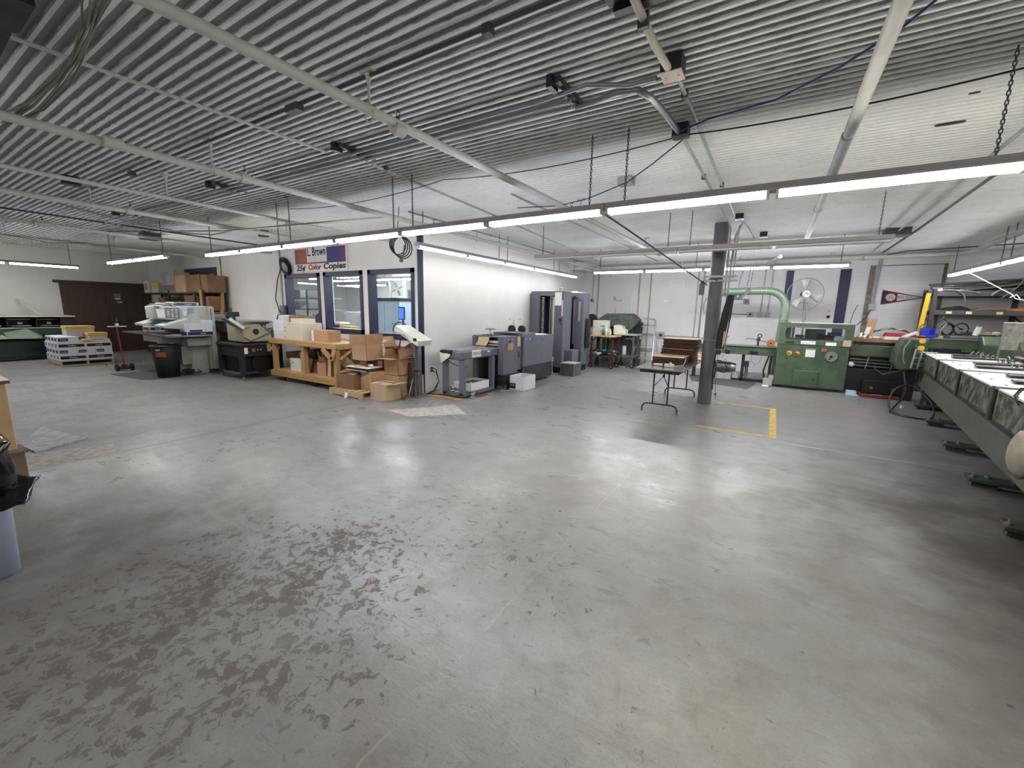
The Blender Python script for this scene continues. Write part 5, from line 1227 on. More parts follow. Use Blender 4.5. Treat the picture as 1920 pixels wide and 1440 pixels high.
# wall outlet with two black cords
t = thing('wall_outlet', 'wall outlet with two black plugs on the side wall', 'outlet', (XO+.003, 5.98, .38))
build(MB().box(XO, XO+.008, 5.94, 6.02, .36, .48), 'plate', m_offwhite, t, world=True, bevel=.002)
for z in (.39, .44): build(MB().box(XO+.008, XO+.045, 5.96, 6.0, z, z+.03), 'plug', m_black, t, world=True, bevel=.005)
for k, z in enumerate((.40, .455)):
    tag(build(MB().tube([(XO+.045,5.98,z),(XO+.12,6.0,z-.02),(XO+.17,6.02,.2),(XO+.14,5.95-.05*k,.03),(XO+.2,5.7-.1*k,.012),(XO+.5,5.82,.012),(XO+.62,6.1+.2*k,.012),(XO+.7,6.9,.012)], .009, 6), 'power_cord', m_wire), ('lower black power cord on the floor below the wall outlet', 'upper black power cord looping from the wall outlet')[k], 'cord', 'cords at the side wall outlet')
tag(build(MB().tube([(XO+.49,5.85,.72),(XO+.55,5.95,.60),(XO+.75,5.98,.54),(XO+.92,5.95,.56)], .008, 6), 'power_cord', m_wire), 'black cord sagging between the conveyor legs', 'cord', 'cords at the side wall outlet')

# ---------------------------------------------------------------- collator towers
def tower(xl0, xl1, xr0, xr1, y0, y1, h, label):
    """left column, opening, right column, seen from the viewer's side"""
    t = thing('collator_tower', label, 'machine', ((xl0+xr1)/2, (y0+y1)/2, 0), 0, 'tall grey collator towers')
    build(MB().box(xl0, xl1, y0, y1, .12, h), 'left_column', g_, t, world=True, bevel=.008)
    build(MB().box(xr0, xr1, y0, y1, .15, h), 'right_column', g_, t, world=True, bevel=.008)
    build(MB().box(xl1, xr0, y0, y1, h-.12, h-.002), 'top_beam', g_, t, world=True)
    build(MB().box(xl1, xr0, y1-.05, y1, .5, h-.12), 'back_panel', g2_, t, world=True)
    build(MB().box(xl1, xr0, y0+.08, y1-.05, .0, .62), 'dark_base', m_black, t, world=True)
    build(MB().box(xr0+.02, xr1-.02, y0+.02, y1-.02, 0, .15).box(xl0+.02, xl1-.02, y0+.02, y1-.02, 0, .12), 'plinth', m_black, t, world=True)
    n = 24; st = (h-.85)/n
    mb = MB(); m2 = MB()
    for k in range(n):
        z = .72 + st*k
        mb.box(xr0-.07, xr0-.005, y0+.05, y0+.09, z, z+st*.86)
        m2.box(xl1+.04, xl1+.10, y0+.06, y0+.10, z, z+st*.55)
    build(mb, 'bin_tabs', m_offwhite, t, world=True)
    build(m2, 'bin_clips', MT('clip_steel', (190,192,196), .35, .6, .3, 40), t, world=True)
    build(MB().box(xr0-.16, xr0-.14, y0+.06, y0+.09, .62, h-.12).box(xr0-.11, xr0-.09, y0+.06, y0+.09, .62, h-.12), 'guide_rail', m_steel, t, world=True)
    return t
t = tower(-5.53, -5.27, -4.84, -4.58, 9.78, 10.28, 2.10, 'nearer collator tower with an open front, behind the booklet maker')
build(MB().box(-4.83, -4.64, 9.772, 9.778, 1.74, 2.07), 'white_sheet', m_paper, t, world=True)
build(MB().tube([(-4.72,9.8,2.10),(-4.71,9.8,2.16),(-4.66,9.8,2.19),(-4.63,9.8,2.15)], .008, 6), 'hook', m_chrome, t, world=True)
build(MB().box(-4.58, -4.36, 9.95, 10.35, .15, .60), 'step_cabinet', g_, t, world=True, bevel=.006)
build(MB().box(-4.635,-4.59,9.776,9.78,1.46,1.88), 'keypad_strip', m_ltgrey, t, world=True)
mb = MB()
for k in range(8): mb.box(-4.63,-4.595,9.773,9.776,1.48+k*.048,1.51+k*.048)
build(mb, 'keypad_labels', m_paper, t, world=True)
build(MB().prism([(-4.70,1.40),(-4.62,1.42),(-4.63,1.33),(-4.68,1.30)], 'y', 9.774, 9.779).prism([(-4.68,1.28),(-4.60,1.30),(-4.64,1.25)], 'y', 9.774, 9.779), 'black_emblem', m_text, t, world=True)
build(MB().box(-4.86,-4.80,9.72,9.76,.30,.42).tube([(-4.83,9.74,.3),(-4.82,9.74,.15),(-4.8,9.72,.03),(-4.76,9.66,.01)], .009, 6).tube([(-4.88,9.74,.66),(-4.86,9.72,.5),(-4.84,9.74,.42)], .012, 6), 'cord_with_plug', m_offwhite, t, world=True)
t = tower(-5.40, -5.2, -4.60, -4.36, 10.55, 10.98, 2.09, 'further collator tower with a dark opening')
build(MB().box(-4.50,-4.44,10.546,10.55,1.35,1.86), 'keypad_strip', m_ltgrey, t, world=True)
build(MB().box(-4.9,-4.45,10.6,10.9,2.09,2.11).ball((-4.7,10.7,2.11), .07, 1.8, 1, .5), 'plastic_cover', m_paper, t, world=True)
build(MB().box(-4.66,-4.58,10.42,10.55,1.95,1.99).ball((-4.62,10.45,1.94), .04).tube([(-4.60,10.4,1.95),(-4.58,10.42,2.0),(-4.62,10.45,1.9)], .015, 6), 'black_clamp', m_black, t, world=True)
build(MB().box(-4.34,-4.24,10.7,10.85,.62,1.42), 'side_roller', m_charcoal, t, world=True, bevel=.03)
t = thing('perforated_box', 'perforated metal box on the floor in front of the collator', 'box', (-4.26, 9.66, 0))
pm = MT('perforated_metal', (120,118,112), .5, .5, .35, 70, c2=(60,60,58))
build(MB().box(-4.44,-4.08,9.46,9.475,0,.31).box(-4.44,-4.425,9.475,9.86,0,.31).box(-4.095,-4.08,9.475,9.86,0,.31).box(-4.425,-4.095,9.845,9.86,0,.31), 'mesh_sides', pm, t, world=True)
build(MB().box(-4.45,-4.07,9.45,9.87,.31,.325), 'top', m_ltgrey, t, world=True, bevel=.003)
mb = MB()
for x in (-4.45,-4.08):
    for y in (9.45,9.86): mb.box(x,x+.012,y,y+.012,0,.32)
build(mb, 'edge_angles', m_alu, t, world=True)
# ---------------------------------------------------------------- wheeled carts at the back
def cart(x0, x1, y0, y1, h, label, top, frame, low=.36):
    t = thing('cart', label, 'cart', ((x0+x1)/2, (y0+y1)/2, 0), 0, 'wheeled carts at the back wall')
    build(MB().box(x0, x1, y0, y1, h-.035, h), 'cart_top', top, t, world=True, bevel=.006)
    build(MB().box(x0+.03, x1-.03, y0+.03, y1-.03, low-.04, low), 'lower_shelf', frame, t, world=True, bevel=.004)
    for x in (x0+.08, x1-.08):
        for y in (y0+.08, y1-.08):
            build(MB().bar((x, y, .14), (x, y, h-.035), .045, .045), 'post', frame, t, world=True)
            s_ = -1 if x > (x0+x1)/2 else 1
            build(MB().bar((x, y, h-.22), (x+.13*s_, y, h-.04), .03, .02, (0,1,0)), 'bracket', frame, t, world=True)
            w_ = build(MB().cyl((x, y-.02, .065), (x, y+.02, .065), .065, n=18), 'wheel', m_rubber, t, world=True)
            build(MB().cyl((x, y-.022, .065), (x, y+.022, .065), .03, n=12), 'hub', m_galv, w_, world=True)
            build(MB().box(x-.03, x+.03, y-.035, y+.035, .12, .15), 'fork', frame, t, world=True)
    return t
cart(-4.50, -3.72, 11.35, 12.0, .94, 'nearer cart with a pale wooden top and rusty frame', m_ply, m_rust)
cart(-3.95, -3.30, 11.95, 12.6, .98, 'further cart with a grey-white top beside the ladder', m_ltgrey, MT('grey_green_iron', (86,88,82), .6, .2, .2, 12))
# things on and in the carts
for i, (x, y, r_, h_, mt, lb) in enumerate(((-4.13,11.55,.035,.26,m_teal,'green spray bottle on the wooden-topped cart'), (-4.03,11.50,.042,.22,MT('pinkish_bottle',(226,196,180),.5),'pinkish plastic bottle on the wooden-topped cart'), (-3.93,11.55,.038,.2,MT('pale_yellow_bottle',(226,222,170),.5),'pale yellow bottle on the wooden-topped cart'), (-4.08,11.66,.04,.24,m_white,'white bottle behind the other bottles on the cart'))):
    t = thing('bottle', lb, 'bottle', (x, y, .94), 0, 'bottles on the cart')
    build(MB().lathe([(.001,0),(r_,0),(r_,h_*.6),(r_*.4,h_*.78),(r_*.35,h_*.92),(.001,h_*.92)], n=18), 'body', mt, t)
    build(MB().cyl((0,0,h_*.92), (0,0,h_), r_*.42, n=12), 'cap', m_teal if i == 0 else m_white, t)
    if i == 0: build(MB().box(-.09,.03,-.012,.012,h_*.95,h_+.02), 'nozzle', m_teal, t)
tag(build(MB().box(-4.52,-4.08,11.72,11.95,.94,1.36), 'leaning_board', m_offwhite, bevel=.004), 'large white board leaning on the wooden-topped cart', 'board')
tag(build(MB().prism([(-3.98,.98),(-3.62,.98),(-3.62,1.08),(-3.72,1.14),(-3.72,1.20),(-3.86,1.24),(-3.98,1.22)], 'y', 12.0, 12.25), 'white_casing', m_offwhite, bevel=.004), 'white angular casing standing on the grey-topped cart', 'casing')
t = thing('rag_pile', 'heap of coloured rags and cables on the lower shelf of the cart', 'rags', (-4.1, 11.65, .36))
rr = random.Random(11)
cs = [m_teal, m_navy, m_offwhite, m_charcoal, m_card3, m_ltgrey, m_skyblue, m_rust]
for k in range(16):
    build(MB().ball((rr.uniform(-.28,.28), rr.uniform(-.2,.2), rr.uniform(.03,.14)), rr.uniform(.04,.09), 1.5, 1, .6, 9, 6), 'rag', cs[k % 8], t)
t = thing('round_stool', 'small round dark stool top standing behind the cart', 'stool', (-4.75, 12.2, 1.18))
build(MB().cyl((0,-.02,.19), (0,.02,.19), .17, n=26), 'disc', MT('maroon_black', (40,30,30), .6), t); build(MB().box(-.1,.1,-.05,.05,-.02,.04), 'base', m_charcoal, t)
t = thing('small_bench', 'narrow wooden shelf with clutter behind the further collator tower', 'shelf', (-4.95, 12.2, 0))
build(MB().box(-5.3,-4.4,12.0,12.45,1.13,1.17), 'board', m_card3, t, world=True)
for x in (-5.2,-4.5): build(MB().box(x-.03,x+.03,12.2,12.26,0,1.13), 'post', m_dkgrey, t, world=True)
build(MB().cyl((-5.0,12.1,1.27), (-5.0,12.3,1.27), .1, n=18), 'grey_roller', m_grey, t, world=True)
# covered machine
t = thing('covered_machine', 'machine under a dark grey canvas cover behind the carts', 'machine', (-4.1, 12.9, 0))
pr = [(-4.78,1.32),(-4.42,1.56),(-3.72,1.57),(-3.44,1.34),(-3.62,1.10),(-3.75,1.02),(-3.92,1.14),(-4.3,1.16),(-4.6,1.20)]
build(MB().prism(pr, 'y', 12.55, 13.2), 'canvas_cover', m_tarp, t, world=True, bevel=.03)
build(MB().box(-3.68,-3.42,12.7,13.1,.96,1.36), 'black_cover_end', m_tarpdk, t, world=True, bevel=.04)
build(MB().box(-4.5,-3.6,12.65,13.15,.86,1.14), 'body', m_charcoal, t, world=True, bevel=.01)
build(MB().box(-4.6,-3.45,12.6,13.2,.80,.86), 'table', m_ltgrey, t, world=True)
for x in (-4.5,-3.5): build(MB().box(x-.04,x+.04,12.65,12.75,0,.80).box(x-.04,x+.04,13.05,13.15,0,.80), 'leg', MT('green_iron', (84,92,82), .6), t, world=True)
build(MB().box(-4.4,-3.6,12.9,13.1,.35,.75), 'lower_cabinet', m_grey, t, world=True)
build(MB().tube([(-4.28,12.9,1.56),(-4.27,12.9,1.68),(-4.25,12.9,1.72)], .014, 6), 'lever', m_steel, t, world=True)
tag(build(MB().cyl((-3.72,12.3,.36), (-3.72,12.3,.62), .06, n=18), 'paper_roll', m_offwhite), 'white paper roll standing on the lower shelf of the grey-topped cart', 'roll')
tag(build(MB().box(-3.9,-3.6,12.1,12.3,.0,.03).box(-4.0,-3.75,11.95,12.12,.03,.05), 'metal_scraps', m_alu), 'bright metal sheets on the floor under the grey-topped cart', 'scrap', kind='stuff')
# step ladder against the back wall
t = thing('step_ladder', 'aluminium step ladder standing open against the back wall', 'ladder', (-3.15, 12.9, 0))
lx0, lx1, yb, yt, hh = -3.56, -2.93, 12.45, 12.98, 1.42
mb = MB().tube([(lx0,yb,.02),(lx0+.12,yt-.06,hh-.12),(lx0+.15,yt-.02,hh-.04),(lx0+.2,yt,hh),(lx1-.16,yt,hh),(lx1-.10,yt-.02,hh-.04),(lx1-.08,yt-.06,hh-.12),(lx1,yb,.02)], .024, 8)
build(mb, 'front_rail', m_alu, t, world=True)
for k in range(4):
    f_ = (.18 + .22*k)
    y = yb + (yt-yb)*f_; z = hh*f_
    build(MB().box(lx0+.12*f_, lx1-.08*f_, y-.02, y+.09, z-.012, z+.012), 'step', m_alu, t, world=True, bevel=.003)
build(MB().tube([(lx0+.1,yt+.03,hh*.75),(lx0+.05,13.38,.02)], .014, 6).tube([(lx1-.07,yt+.03,hh*.75),(lx1-.02,13.38,.02)], .014, 6).bar((lx0+.06,13.33,.2), (lx1-.02,13.33,.2), .02, .02).bar((lx0+.08,13.18,.6), (lx1-.04,13.18,.6), .02, .02), 'rear_frame', m_ltgrey, t, world=True)
# ---------------------------------------------------------------- folding table and its cardboard
t = thing('folding_table', 'brown laminate folding table with black bent legs, left of the steel column', 'table', (-1.42, 7.85, 0))
tx0, tx1, ty0, ty1, th_ = -1.82, -1.07, 6.62, 9.05, .74
c_ = .05
build(MB().prism([(tx0+c_,ty0),(tx1-c_,ty0),(tx1,ty0+c_),(tx1,ty1-c_),(tx1-c_,ty1),(tx0+c_,ty1),(tx0,ty1-c_),(tx0,ty0+c_)], 'z', th_-.018, th_), 'table_top', m_laminate, t, world=True, bevel=.004)
build(MB().box(tx0+.08, tx1-.08, ty0+.06, ty0+.08, th_-.07, th_-.019).box(tx1-.09, tx1-.07, ty0+.08, ty1-.08, th_-.06, th_-.019).box(tx0+.07, tx0+.09, ty0+.08, ty1-.08, th_-.06, th_-.019), 'apron', MT('dark_apron', (48,38,40), .5), t, world=True)
for s_, y in ((1, ty0+.28), (-1, ty1-.42)):
    mb = MB().tube([(tx0+.10,y,.0),(tx0+.10,y,.07),(tx0+.13,y,.12),(tx0+.19,y,.135),(tx1-.19,y,.135),(tx1-.13,y,.12),(tx1-.10,y,.07),(tx1-.10,y,.0)], .0135, 8)
    build(mb, 'foot_bar', m_charcoal, t, world=True)
    for x in (tx0+.26, tx1-.26):
        build(MB().tube([(x,y,.135),(x,y,th_-.03)], .0125, 8), 'leg', m_charcoal, t, world=True)
    xm = (tx0+tx1)/2
    build(MB().tube([(tx0+.26,y+s_*.012,.42),(xm,y+s_*.16,.58)], .007, 6).tube([(tx1-.26,y+s_*.012,.42),(xm,y+s_*.16,.58)], .007, 6).tube([(xm,y+s_*.16,.58),(xm,y+s_*.36,th_-.03)], .01, 6).ball((xm,y+s_*.16,.58), .02), 'brace', m_charcoal, t, world=True)
    for x in (tx0+.10, tx1-.10): build(MB().cyl((x,y,0), (x,y,.035), .018, n=10), 'foot_cap', m_grey, t, world=True)
def sheaf(x0, x1, y0, y1, z0, n, dz, label, seed, jit=.012, split=False):
    t = thing('cardboard_stack', label, 'cardboard', ((x0+x1)/2, (y0+y1)/2, z0), 0, 'bundles of flat cardboard on the folding table')
    rr = random.Random(seed); mb = MB()
    for k in range(n):
        a, b_ = rr.uniform(-jit, jit), rr.uniform(-jit, jit)
        mb.box(x0+a, x1+a, y0+b_, y1+b_, z0+k*dz, z0+(k+.82)*dz)
    build(mb, 'folded_sheets', MT('card_edges', (88,62,46), .85, 0, .2, 30), t, world=True)
    m2 = MB().box(x0-.004, x1+.004, y0-.004, y1+.004, z0+n*dz, z0+n*dz+.005)
    tp = build(m2, 'top_sheet', m_card2, t, world=True)
    build(MB().box((x0+x1)/2-.002, (x0+x1)/2+.002, y0, y1, z0+n*dz+.005, z0+n*dz+.0062), 'fold_line', m_card3, tp, world=True)
    if split: build(MB().box((x0+x1)/2-.012, (x0+x1)/2-.008, y0-.006, y0-.004, z0, z0+n*dz).box((x0+x1)/2+.012, (x0+x1)/2+.016, y0-.006, y0-.004, z0, z0+n*dz), 'strapping', m_charcoal, t, world=True)
    return t
sheaf(-1.74, -1.23, 7.42, 7.98, .74, 13, .0092, 'lowest bundle of flat cardboard, nearest the table edge', 1, split=True)
sheaf(-1.73, -1.17, 8.00, 8.55, .74, 24, .0092, 'middle bundle of flat cardboard behind the lowest one', 2, .016)
sheaf(-1.71, -1.13, 8.02, 8.52, .967, 20, .0088, 'topmost bundle of flat cardboard on the folding table', 3, .022)
tag(build(MB().prism([(-1.30,8.45),(-1.08,8.48),(-1.06,8.85),(-1.12,8.8),(-1.18,8.86),(-1.32,8.8)], 'z', .742, .75), 'cardboard_sheet', m_card2), 'loose pale cardboard sheet at the far end of the folding table', 'cardboard')
t = thing('tape_gun', 'cream tape dispenser lying on the folding table', 'tape dispenser', (-1.45, 7.05, .74))
build(MB().box(.0,.15,-.035,.04,0,.05), 'body', m_offwhite, t, bevel=.01); build(MB().bar((-.17,.02,.025), (0,0,.03), .03, .035), 'handle', m_offwhite, t, bevel=.005)
build(MB().box(-.02,.005,-.04,.045,0,.055), 'red_band', m_rust, t); build(MB().cyl((.09,-.042,.05), (.09,.045,.05), .022, n=16), 'roll', MT('clear_tape', (206,196,160), .4), t)
tag(build(MB().tube([(-1.22,7.6,.85),(-1.20,7.45,.80),(-1.21,7.32,.75),(-1.30,7.2,.745),(-1.42,7.15,.746)], .006, 5), 'strap', m_offwhite), 'white strap trailing off the lowest cardboard bundle', 'strap')
# ---------------------------------------------------------------- steel column with its hanging lines
t = thing('column', 'grey round steel column standing in the yellow floor bay', 'column', (-.93, 8.14, 0))
build(MB().cyl((-.93,8.14,0), (-.93,8.14,CEIL+.005), .115, n=28), 'shaft', MT('column_grey', (98,99,104), .45, 0, .12, 5, .1, 30), t, world=True)
for z in (1.15, 1.86): build(MB().torus((-.93,8.14,z), .117, .005, (0,0,1), 24, 5), 'wire_tie', m_galv, t, world=True)
build(MB().box(-1.10,-.60,8.0,8.03,2.15,2.18).box(-1.10,-.60,8.0,8.03,2.22,2.25), 'clamp_bar', m_galv, t, world=True)
t = thing('column_box', 'small grey electrical box hung at the left of the steel column', 'junction box', (-1.12, 8.05, 1.95))
build(MB().box(-1.18,-1.10,8.02,8.10,1.93,2.12), 'body', m_grey, t, world=True, bevel=.004)
build(MB().tube([(-1.10,8.05,2.12),(-1.03,8.03,2.19),(-.9,8.0,2.17)], .01, 6), 'cord', m_wire, t, world=True)
build(MB().ball((-1.14,8.05,2.14), .03), 'cord_grip', m_black, t, world=True)
tag(build(MB().tube([(-.62,8.05,3.08),(-.70,8.05,2.9),(-.72,8.05,2.5),(-.74,8.06,.95)], .016, 7).tube([(-.66,8.05,3.05),(-.68,8.05,2.2)], .012, 6), 'conduit', m_ltgrey), 'pale conduits running down the right side of the steel column', 'conduit')
t = thing('hanging_hoses', 'bunch of dark hoses and cords hanging on the right side of the steel column', 'hoses', (-.72, 7.95, 0))
rr = random.Random(5)
for k in range(7):
    o = (k-3)*.022
    build(MB().tube([(-.66+o*.6,7.93+.01*(k%3),1.92),(-.70+o,7.93,1.6),(-.74+o,7.93,1.2+rr.uniform(-.1,.1)),(-.75+o*.8,7.94,1.02)], .014 if k % 2 else .011, 7), 'hose', (m_charcoal, m_wire, m_dkgrey)[k % 3], t, world=True)
build(MB().tube([(-.66,7.92,1.3),(-.67,7.92,1.05)], .012, 6).tube([(-.62,7.92,1.25),(-.67,7.92,1.2),(-.68,7.92,1.03)], .007, 6), 'brown_cord', m_orange, t, world=True)
build(MB().tube([(-.70,7.92,1.32),(-.71,7.92,1.05)], .009, 6), 'white_cord', m_white, t, world=True)
build(MB().box(-.80,-.72,7.90,7.96,.92,1.0), 'purple_grip', MT('purple_plastic', (56,30,66), .5), t, world=True, bevel=.01)
build(MB().box(-.66,-.58,7.90,7.96,.94,1.02), 'purple_grip', MT('purple_plastic', (56,30,66), .5), t, world=True, bevel=.01)
build(MB().cyl((-.72,7.93,.86), (-.70,7.93,.93), .03, .04, n=12), 'white_socket', m_white, t, world=True)
mb = MB().torus((-.70,7.94,.72), .12, .01, (0,-1,.1), 26, 6, .62)
build(mb, 'cord_loop', m_wire, t, world=True)
build(MB().tube([(-.80,7.98,1.0),(-.82,7.98,.6),(-.80,7.98,.3)], .012, 6), 'black_cord', m_wire, t, world=True)
tag(build(MB().tube([(-.78,8.01,1.05),(-.75,7.96,.3),(-.74,7.96,.24)], .004, 5).ball((-.74,7.96,.22), .02).tube([(-.74,7.96,.2),(-.73,7.96,.12)], .005, 5), 'pull_line', m_rust), 'thin pull cord with a knob beside the foot of the column', 'cord')
t = thing('swing_rack', 'blue and white clothes hanger like rod hanging from the ceiling right of the column', 'hanger', (-.42, 8.3, 2.3))
build(MB().tube([(-.42,8.3,CEIL-.01),(-.42,8.3,2.42)], .003, 4), 'cord', m_white, t, world=True)
build(MB().tube([(-.44,8.3,2.42),(-.47,8.3,1.98)], .009, 6).tube([(-.40,8.3,2.42),(-.42,8.3,2.02)], .009, 6), 'rods', MT('blue_white_rod', (190,200,226), .4, 0, .2, 30, c2=(70,90,170)), t, world=True)
build(MB().tube([(-.38,8.3,2.05),(-.46,8.3,1.97),(-.52,8.3,1.88)], .011, 6), 'crossbar', m_white, t, world=True)
# ---------------------------------------------------------------- green trimmer with its duct
def prism_y(mb, poly, y0, y1): return mb.prism(poly, 'y', y0, y1)
t = thing('green_trimmer', 'large green machine with a windowed hood, yellow switches and a handwheel dial', 'machine', (.75, 11.5, 0))
gx0, gx1, gy0, gy1 = .12, 1.40, 11.10, 11.95
build(MB().box(gx0, gx1, gy0, gy1, .06, .98), 'cabinet', m_green, t, world=True, bevel=.008)
build(MB().box(gx0+.06, gx1-.06, gy0+.08, gy1-.05, 0, .06), 'dark_plinth', m_black, t, world=True)
# hood with a rounded window opening
def rrect(x0, x1, z0, z1, r, n=5):
    o = []
    for cx, cz, a0 in ((x1-r,z0+r,-90),(x1-r,z1-r,0),(x0+r,z1-r,90),(x0+r,z0+r,180)):
        for k in range(n+1):
            a = math.radians(a0+90*k/n); o.append((cx+r*math.cos(a), cz+r*math.sin(a)))
    return o
hx0, hx1, hz0, hz1 = gx0, gx1+.03, .98, 1.45
inner = rrect(hx0+.12, hx1-.15, 1.10, 1.355, .06); outer = []
for (x, z) in inner:
    cx, cz = (hx0+hx1)/2, (hz0+hz1)/2
    outer.append((hx0 if x < cx else hx1, hz0 if z < cz else hz1))
outer = []
N_ = len(inner)
per = N_//4
cor = [(hx1,hz0),(hx1,hz1),(hx0,hz1),(hx0,hz0)]
for q in range(4): outer += [cor[q]]*per
mb = MB()
for (ya, yb_) in ((gy0, gy0+.03),):
    A = [(x,ya,z) for x,z in inner]; B = [(x,ya,z) for x,z in outer]; A2 = [(x,yb_,z) for x,z in inner]; B2 = [(x,yb_,z) for x,z in outer]
    n = N_
    mb._a(A+B+A2+B2, [(k,(k+1)%n,n+(k+1)%n,n+k) for k in range(n)] + [(2*n+k,3*n+k,3*n+(k+1)%n,2*n+(k+1)%n) for k in range(n)] + [(k,2*n+k,2*n+(k+1)%n,(k+1)%n) for k in range(n)])
mb.box(hx0, hx0+.03, gy0+.0301, gy1, hz0, hz1).box(hx1-.03, hx1, gy0+.0301, gy1, hz0, hz1).box(hx0+.03, hx1-.03, gy0+.0301, gy1, hz1-.03, hz1)
build(mb, 'hood', m_green, t, world=True)
build(MB().box(hx0+.12, hx1-.15, gy0+.012, gy0+.016, 1.10, 1.355), 'hood_window', m_glass, t, world=True)
build(MB().box(hx0+.03, hx1-.03, gy0+.2, gy1-.1, .98, 1.10), 'cutting_bed', m_charcoal, t, world=True)
kb = build(MB().box(.62, .98, gy0+.35, gy0+.6, 1.10, 1.32), 'knife_block', MT('oily_black_steel', (52,50,54), .4, .5, .2, 20), t, world=True, bevel=.01)
mb = MB()
for a in range(4):
    for b_ in range(3): mb.cyl((.66+a*.045, gy0+.35, 1.14+b_*.06), (.66+a*.045, gy0+.343, 1.14+b_*.06), .009, n=8)
build(mb, 'bolts', m_black, kb, world=True)
build(MB().box(.98, 1.25, gy0+.35, gy0+.55, 1.12, 1.20).cyl((1.02,gy0+.4,1.22), (1.12,gy0+.4,1.22), .04, n=12).box(.44,.60,gy0+.35,gy0+.55,1.12,1.18), 'clamp_arms', m_charcoal, t, world=True, bevel=.005)
build(MB().box(.25, .35, gy0+.4, gy0+.6, 1.1, 1.40).box(.37,.41,gy0+.4,gy0+.6,1.1,1.40), 'glass_post', MT('grey_plate', (130,140,136), .4), t, world=True)
tag(build(MB().box(1.12,1.30,gy0+.1,gy0+.35,1.10,1.16).box(1.13,1.30,gy0+.1,gy0+.3,1.16,1.19), 'paper_stack', MT('bluish_paper', (150,158,178), .6)), 'bluish paper stack inside the hood of the green machine', 'paper')
build(MB().box(gx0-.0, gx1, gy0-.004, gy0, .975, .985), 'hood_seam', m_charcoal, t, world=True)
build(MB().tube([(gx0+.14,gy0-.002,1.035),(gx0+.15,gy0-.02,1.04),(gx0+.28,gy0-.02,1.04),(gx0+.29,gy0-.002,1.035)], .01, 6), 'hood_handle', m_black, t, world=True)
o = build(MB().box(gx0+.42, gx0+.68, gy0-.003, gy0, 1.0, 1.07), 'maker_plate', m_paper, t, world=True)
build(MB().tube([(gx0+.45,gy0-.004,1.025),(gx0+.56,gy0-.004,1.025),(gx0+.59,gy0-.004,1.045),(gx0+.66,gy0-.004,1.045)], .004, 4), 'logo_stroke', m_text, o, world=True)
build(MB().box(gx0+.86, gx0+1.04, gy0-.003, gy0, .99, 1.06), 'white_label', m_paper, t, world=True)
build(MB().box(gx1-.13, gx1+.0, gy0-.006, gy0, .99, 1.12), 'cardboard_note', m_card2, t, world=True)
for k, x in enumerate((gx0+.235, gx0+.385)):
    y = gy0
    a = build(MB().cyl((x,y,.79), (x,y-.008,.79), .05, n=24), 'yellow_switch_plate', m_yelbright if k == 0 else m_orange, t, world=True)
    build(MB().cyl((x,y-.008,.79), (x,y-.018,.79), .028, n=18), 'yellow_ring', m_yelbright, a, world=True)
    build(MB().bar((x-.045,y-.022,.79+.005*k), (x+.02,y-.022,.79-.012*k), .01, .016), 'switch_lever', m_black, a, world=True)
a = build(MB().box(gx0+.53, gx0+.70, gy0-.003, gy0, .725, .90), 'instruction_plate', m_paper, t, world=True)
build(MB().box(gx0+.535, gx0+.695, gy0-.004, gy0-.003, .875, .895), 'orange_band', m_orange, a, world=True)
mb = MB()
for k in range(6): mb.box(gx0+.55, gx0+.68, gy0-.0038, gy0-.003, .745+k*.02, .748+k*.02)
build(mb, 'printed_lines', m_ltgrey, a, world=True)
a = build(MB().box(gx0+.81, gx0+.89, gy0-.006, gy0, .865, .925), 'stop_switch_plate', m_orange, t, world=True, bevel=.004)
build(MB().cyl((gx0+.85,gy0-.006,.895), (gx0+.85,gy0-.02,.895), .018, n=14), 'stop_button', m_red, a, world=True)
a = build(MB().cyl((gx0+.985,gy0,.76), (gx0+.985,gy0-.02,.76), .108, n=32), 'dial', m_galv, t, world=True)
build(MB().torus((gx0+.985,gy0-.02,.76), .10, .008, (0,1,0), 30, 6), 'dial_rim', m_steel, a, world=True)
build(MB().cyl((gx0+.985,gy0-.02,.76), (gx0+.985,gy0-.035,.76), .03, n=14).bar((gx0+.985,gy0-.028,.76), (gx0+.955,gy0-.028,.69), .02, .014), 'crank', m_charcoal, a, world=True)
build(MB().cyl((gx0+.2,gy0,.675), (gx0+.2,gy0-.01,.675), .018, n=10), 'knob', m_black, t, world=True)
a = build(MB().box(gx0+.36, gx0+.80, gy0-.05, gy0, .06, .41), 'lower_door', m_green, t, world=True, bevel=.006)
build(MB().box(gx0+.36, gx0+.80, gy0-.052, gy0-.002, .41, .42), 'door_top_edge', m_greenlt, a, world=True)
build(MB().cyl((gx0+.74,gy0-.05,.24), (gx0+.74,gy0-.065,.24), .018, n=12), 'door_latch', m_black, a, world=True)
build(MB().box(gx0-.06, gx0, gy0+.2, gy0+.6, .25, .75), 'side_box', m_greendk, t, world=True, bevel=.006)
build(MB().box(gx0-.20, gx0-.02, gy0-.05, gy0+.25, .02, .16).box(gx0-.10,gx0,gy0,gy0+.25,.16,.24), 'foot_bracket', m_ltgrey, t, world=True, bevel=.01)
tag(build(MB().lathe([(.001,0),(.06,0),(.07,.015),(.06,.04),(.001,.045)], (gx0-.14,gy0-.16,0)), 'white_dish', m_paper), 'small white dish on the floor at the left foot of the green machine', 'dish')
tag(build(MB().box(gx0+.65, gx1+.02, gy0+.1, gy0+.8, 1.451, 1.458).box(gx0+.2,gx0+.7,gy0+.2,gy0+.8,1.451,1.456), 'paper_sheets', m_paper), 'white and blue sheets lying on the hood of the green machine', 'paper')
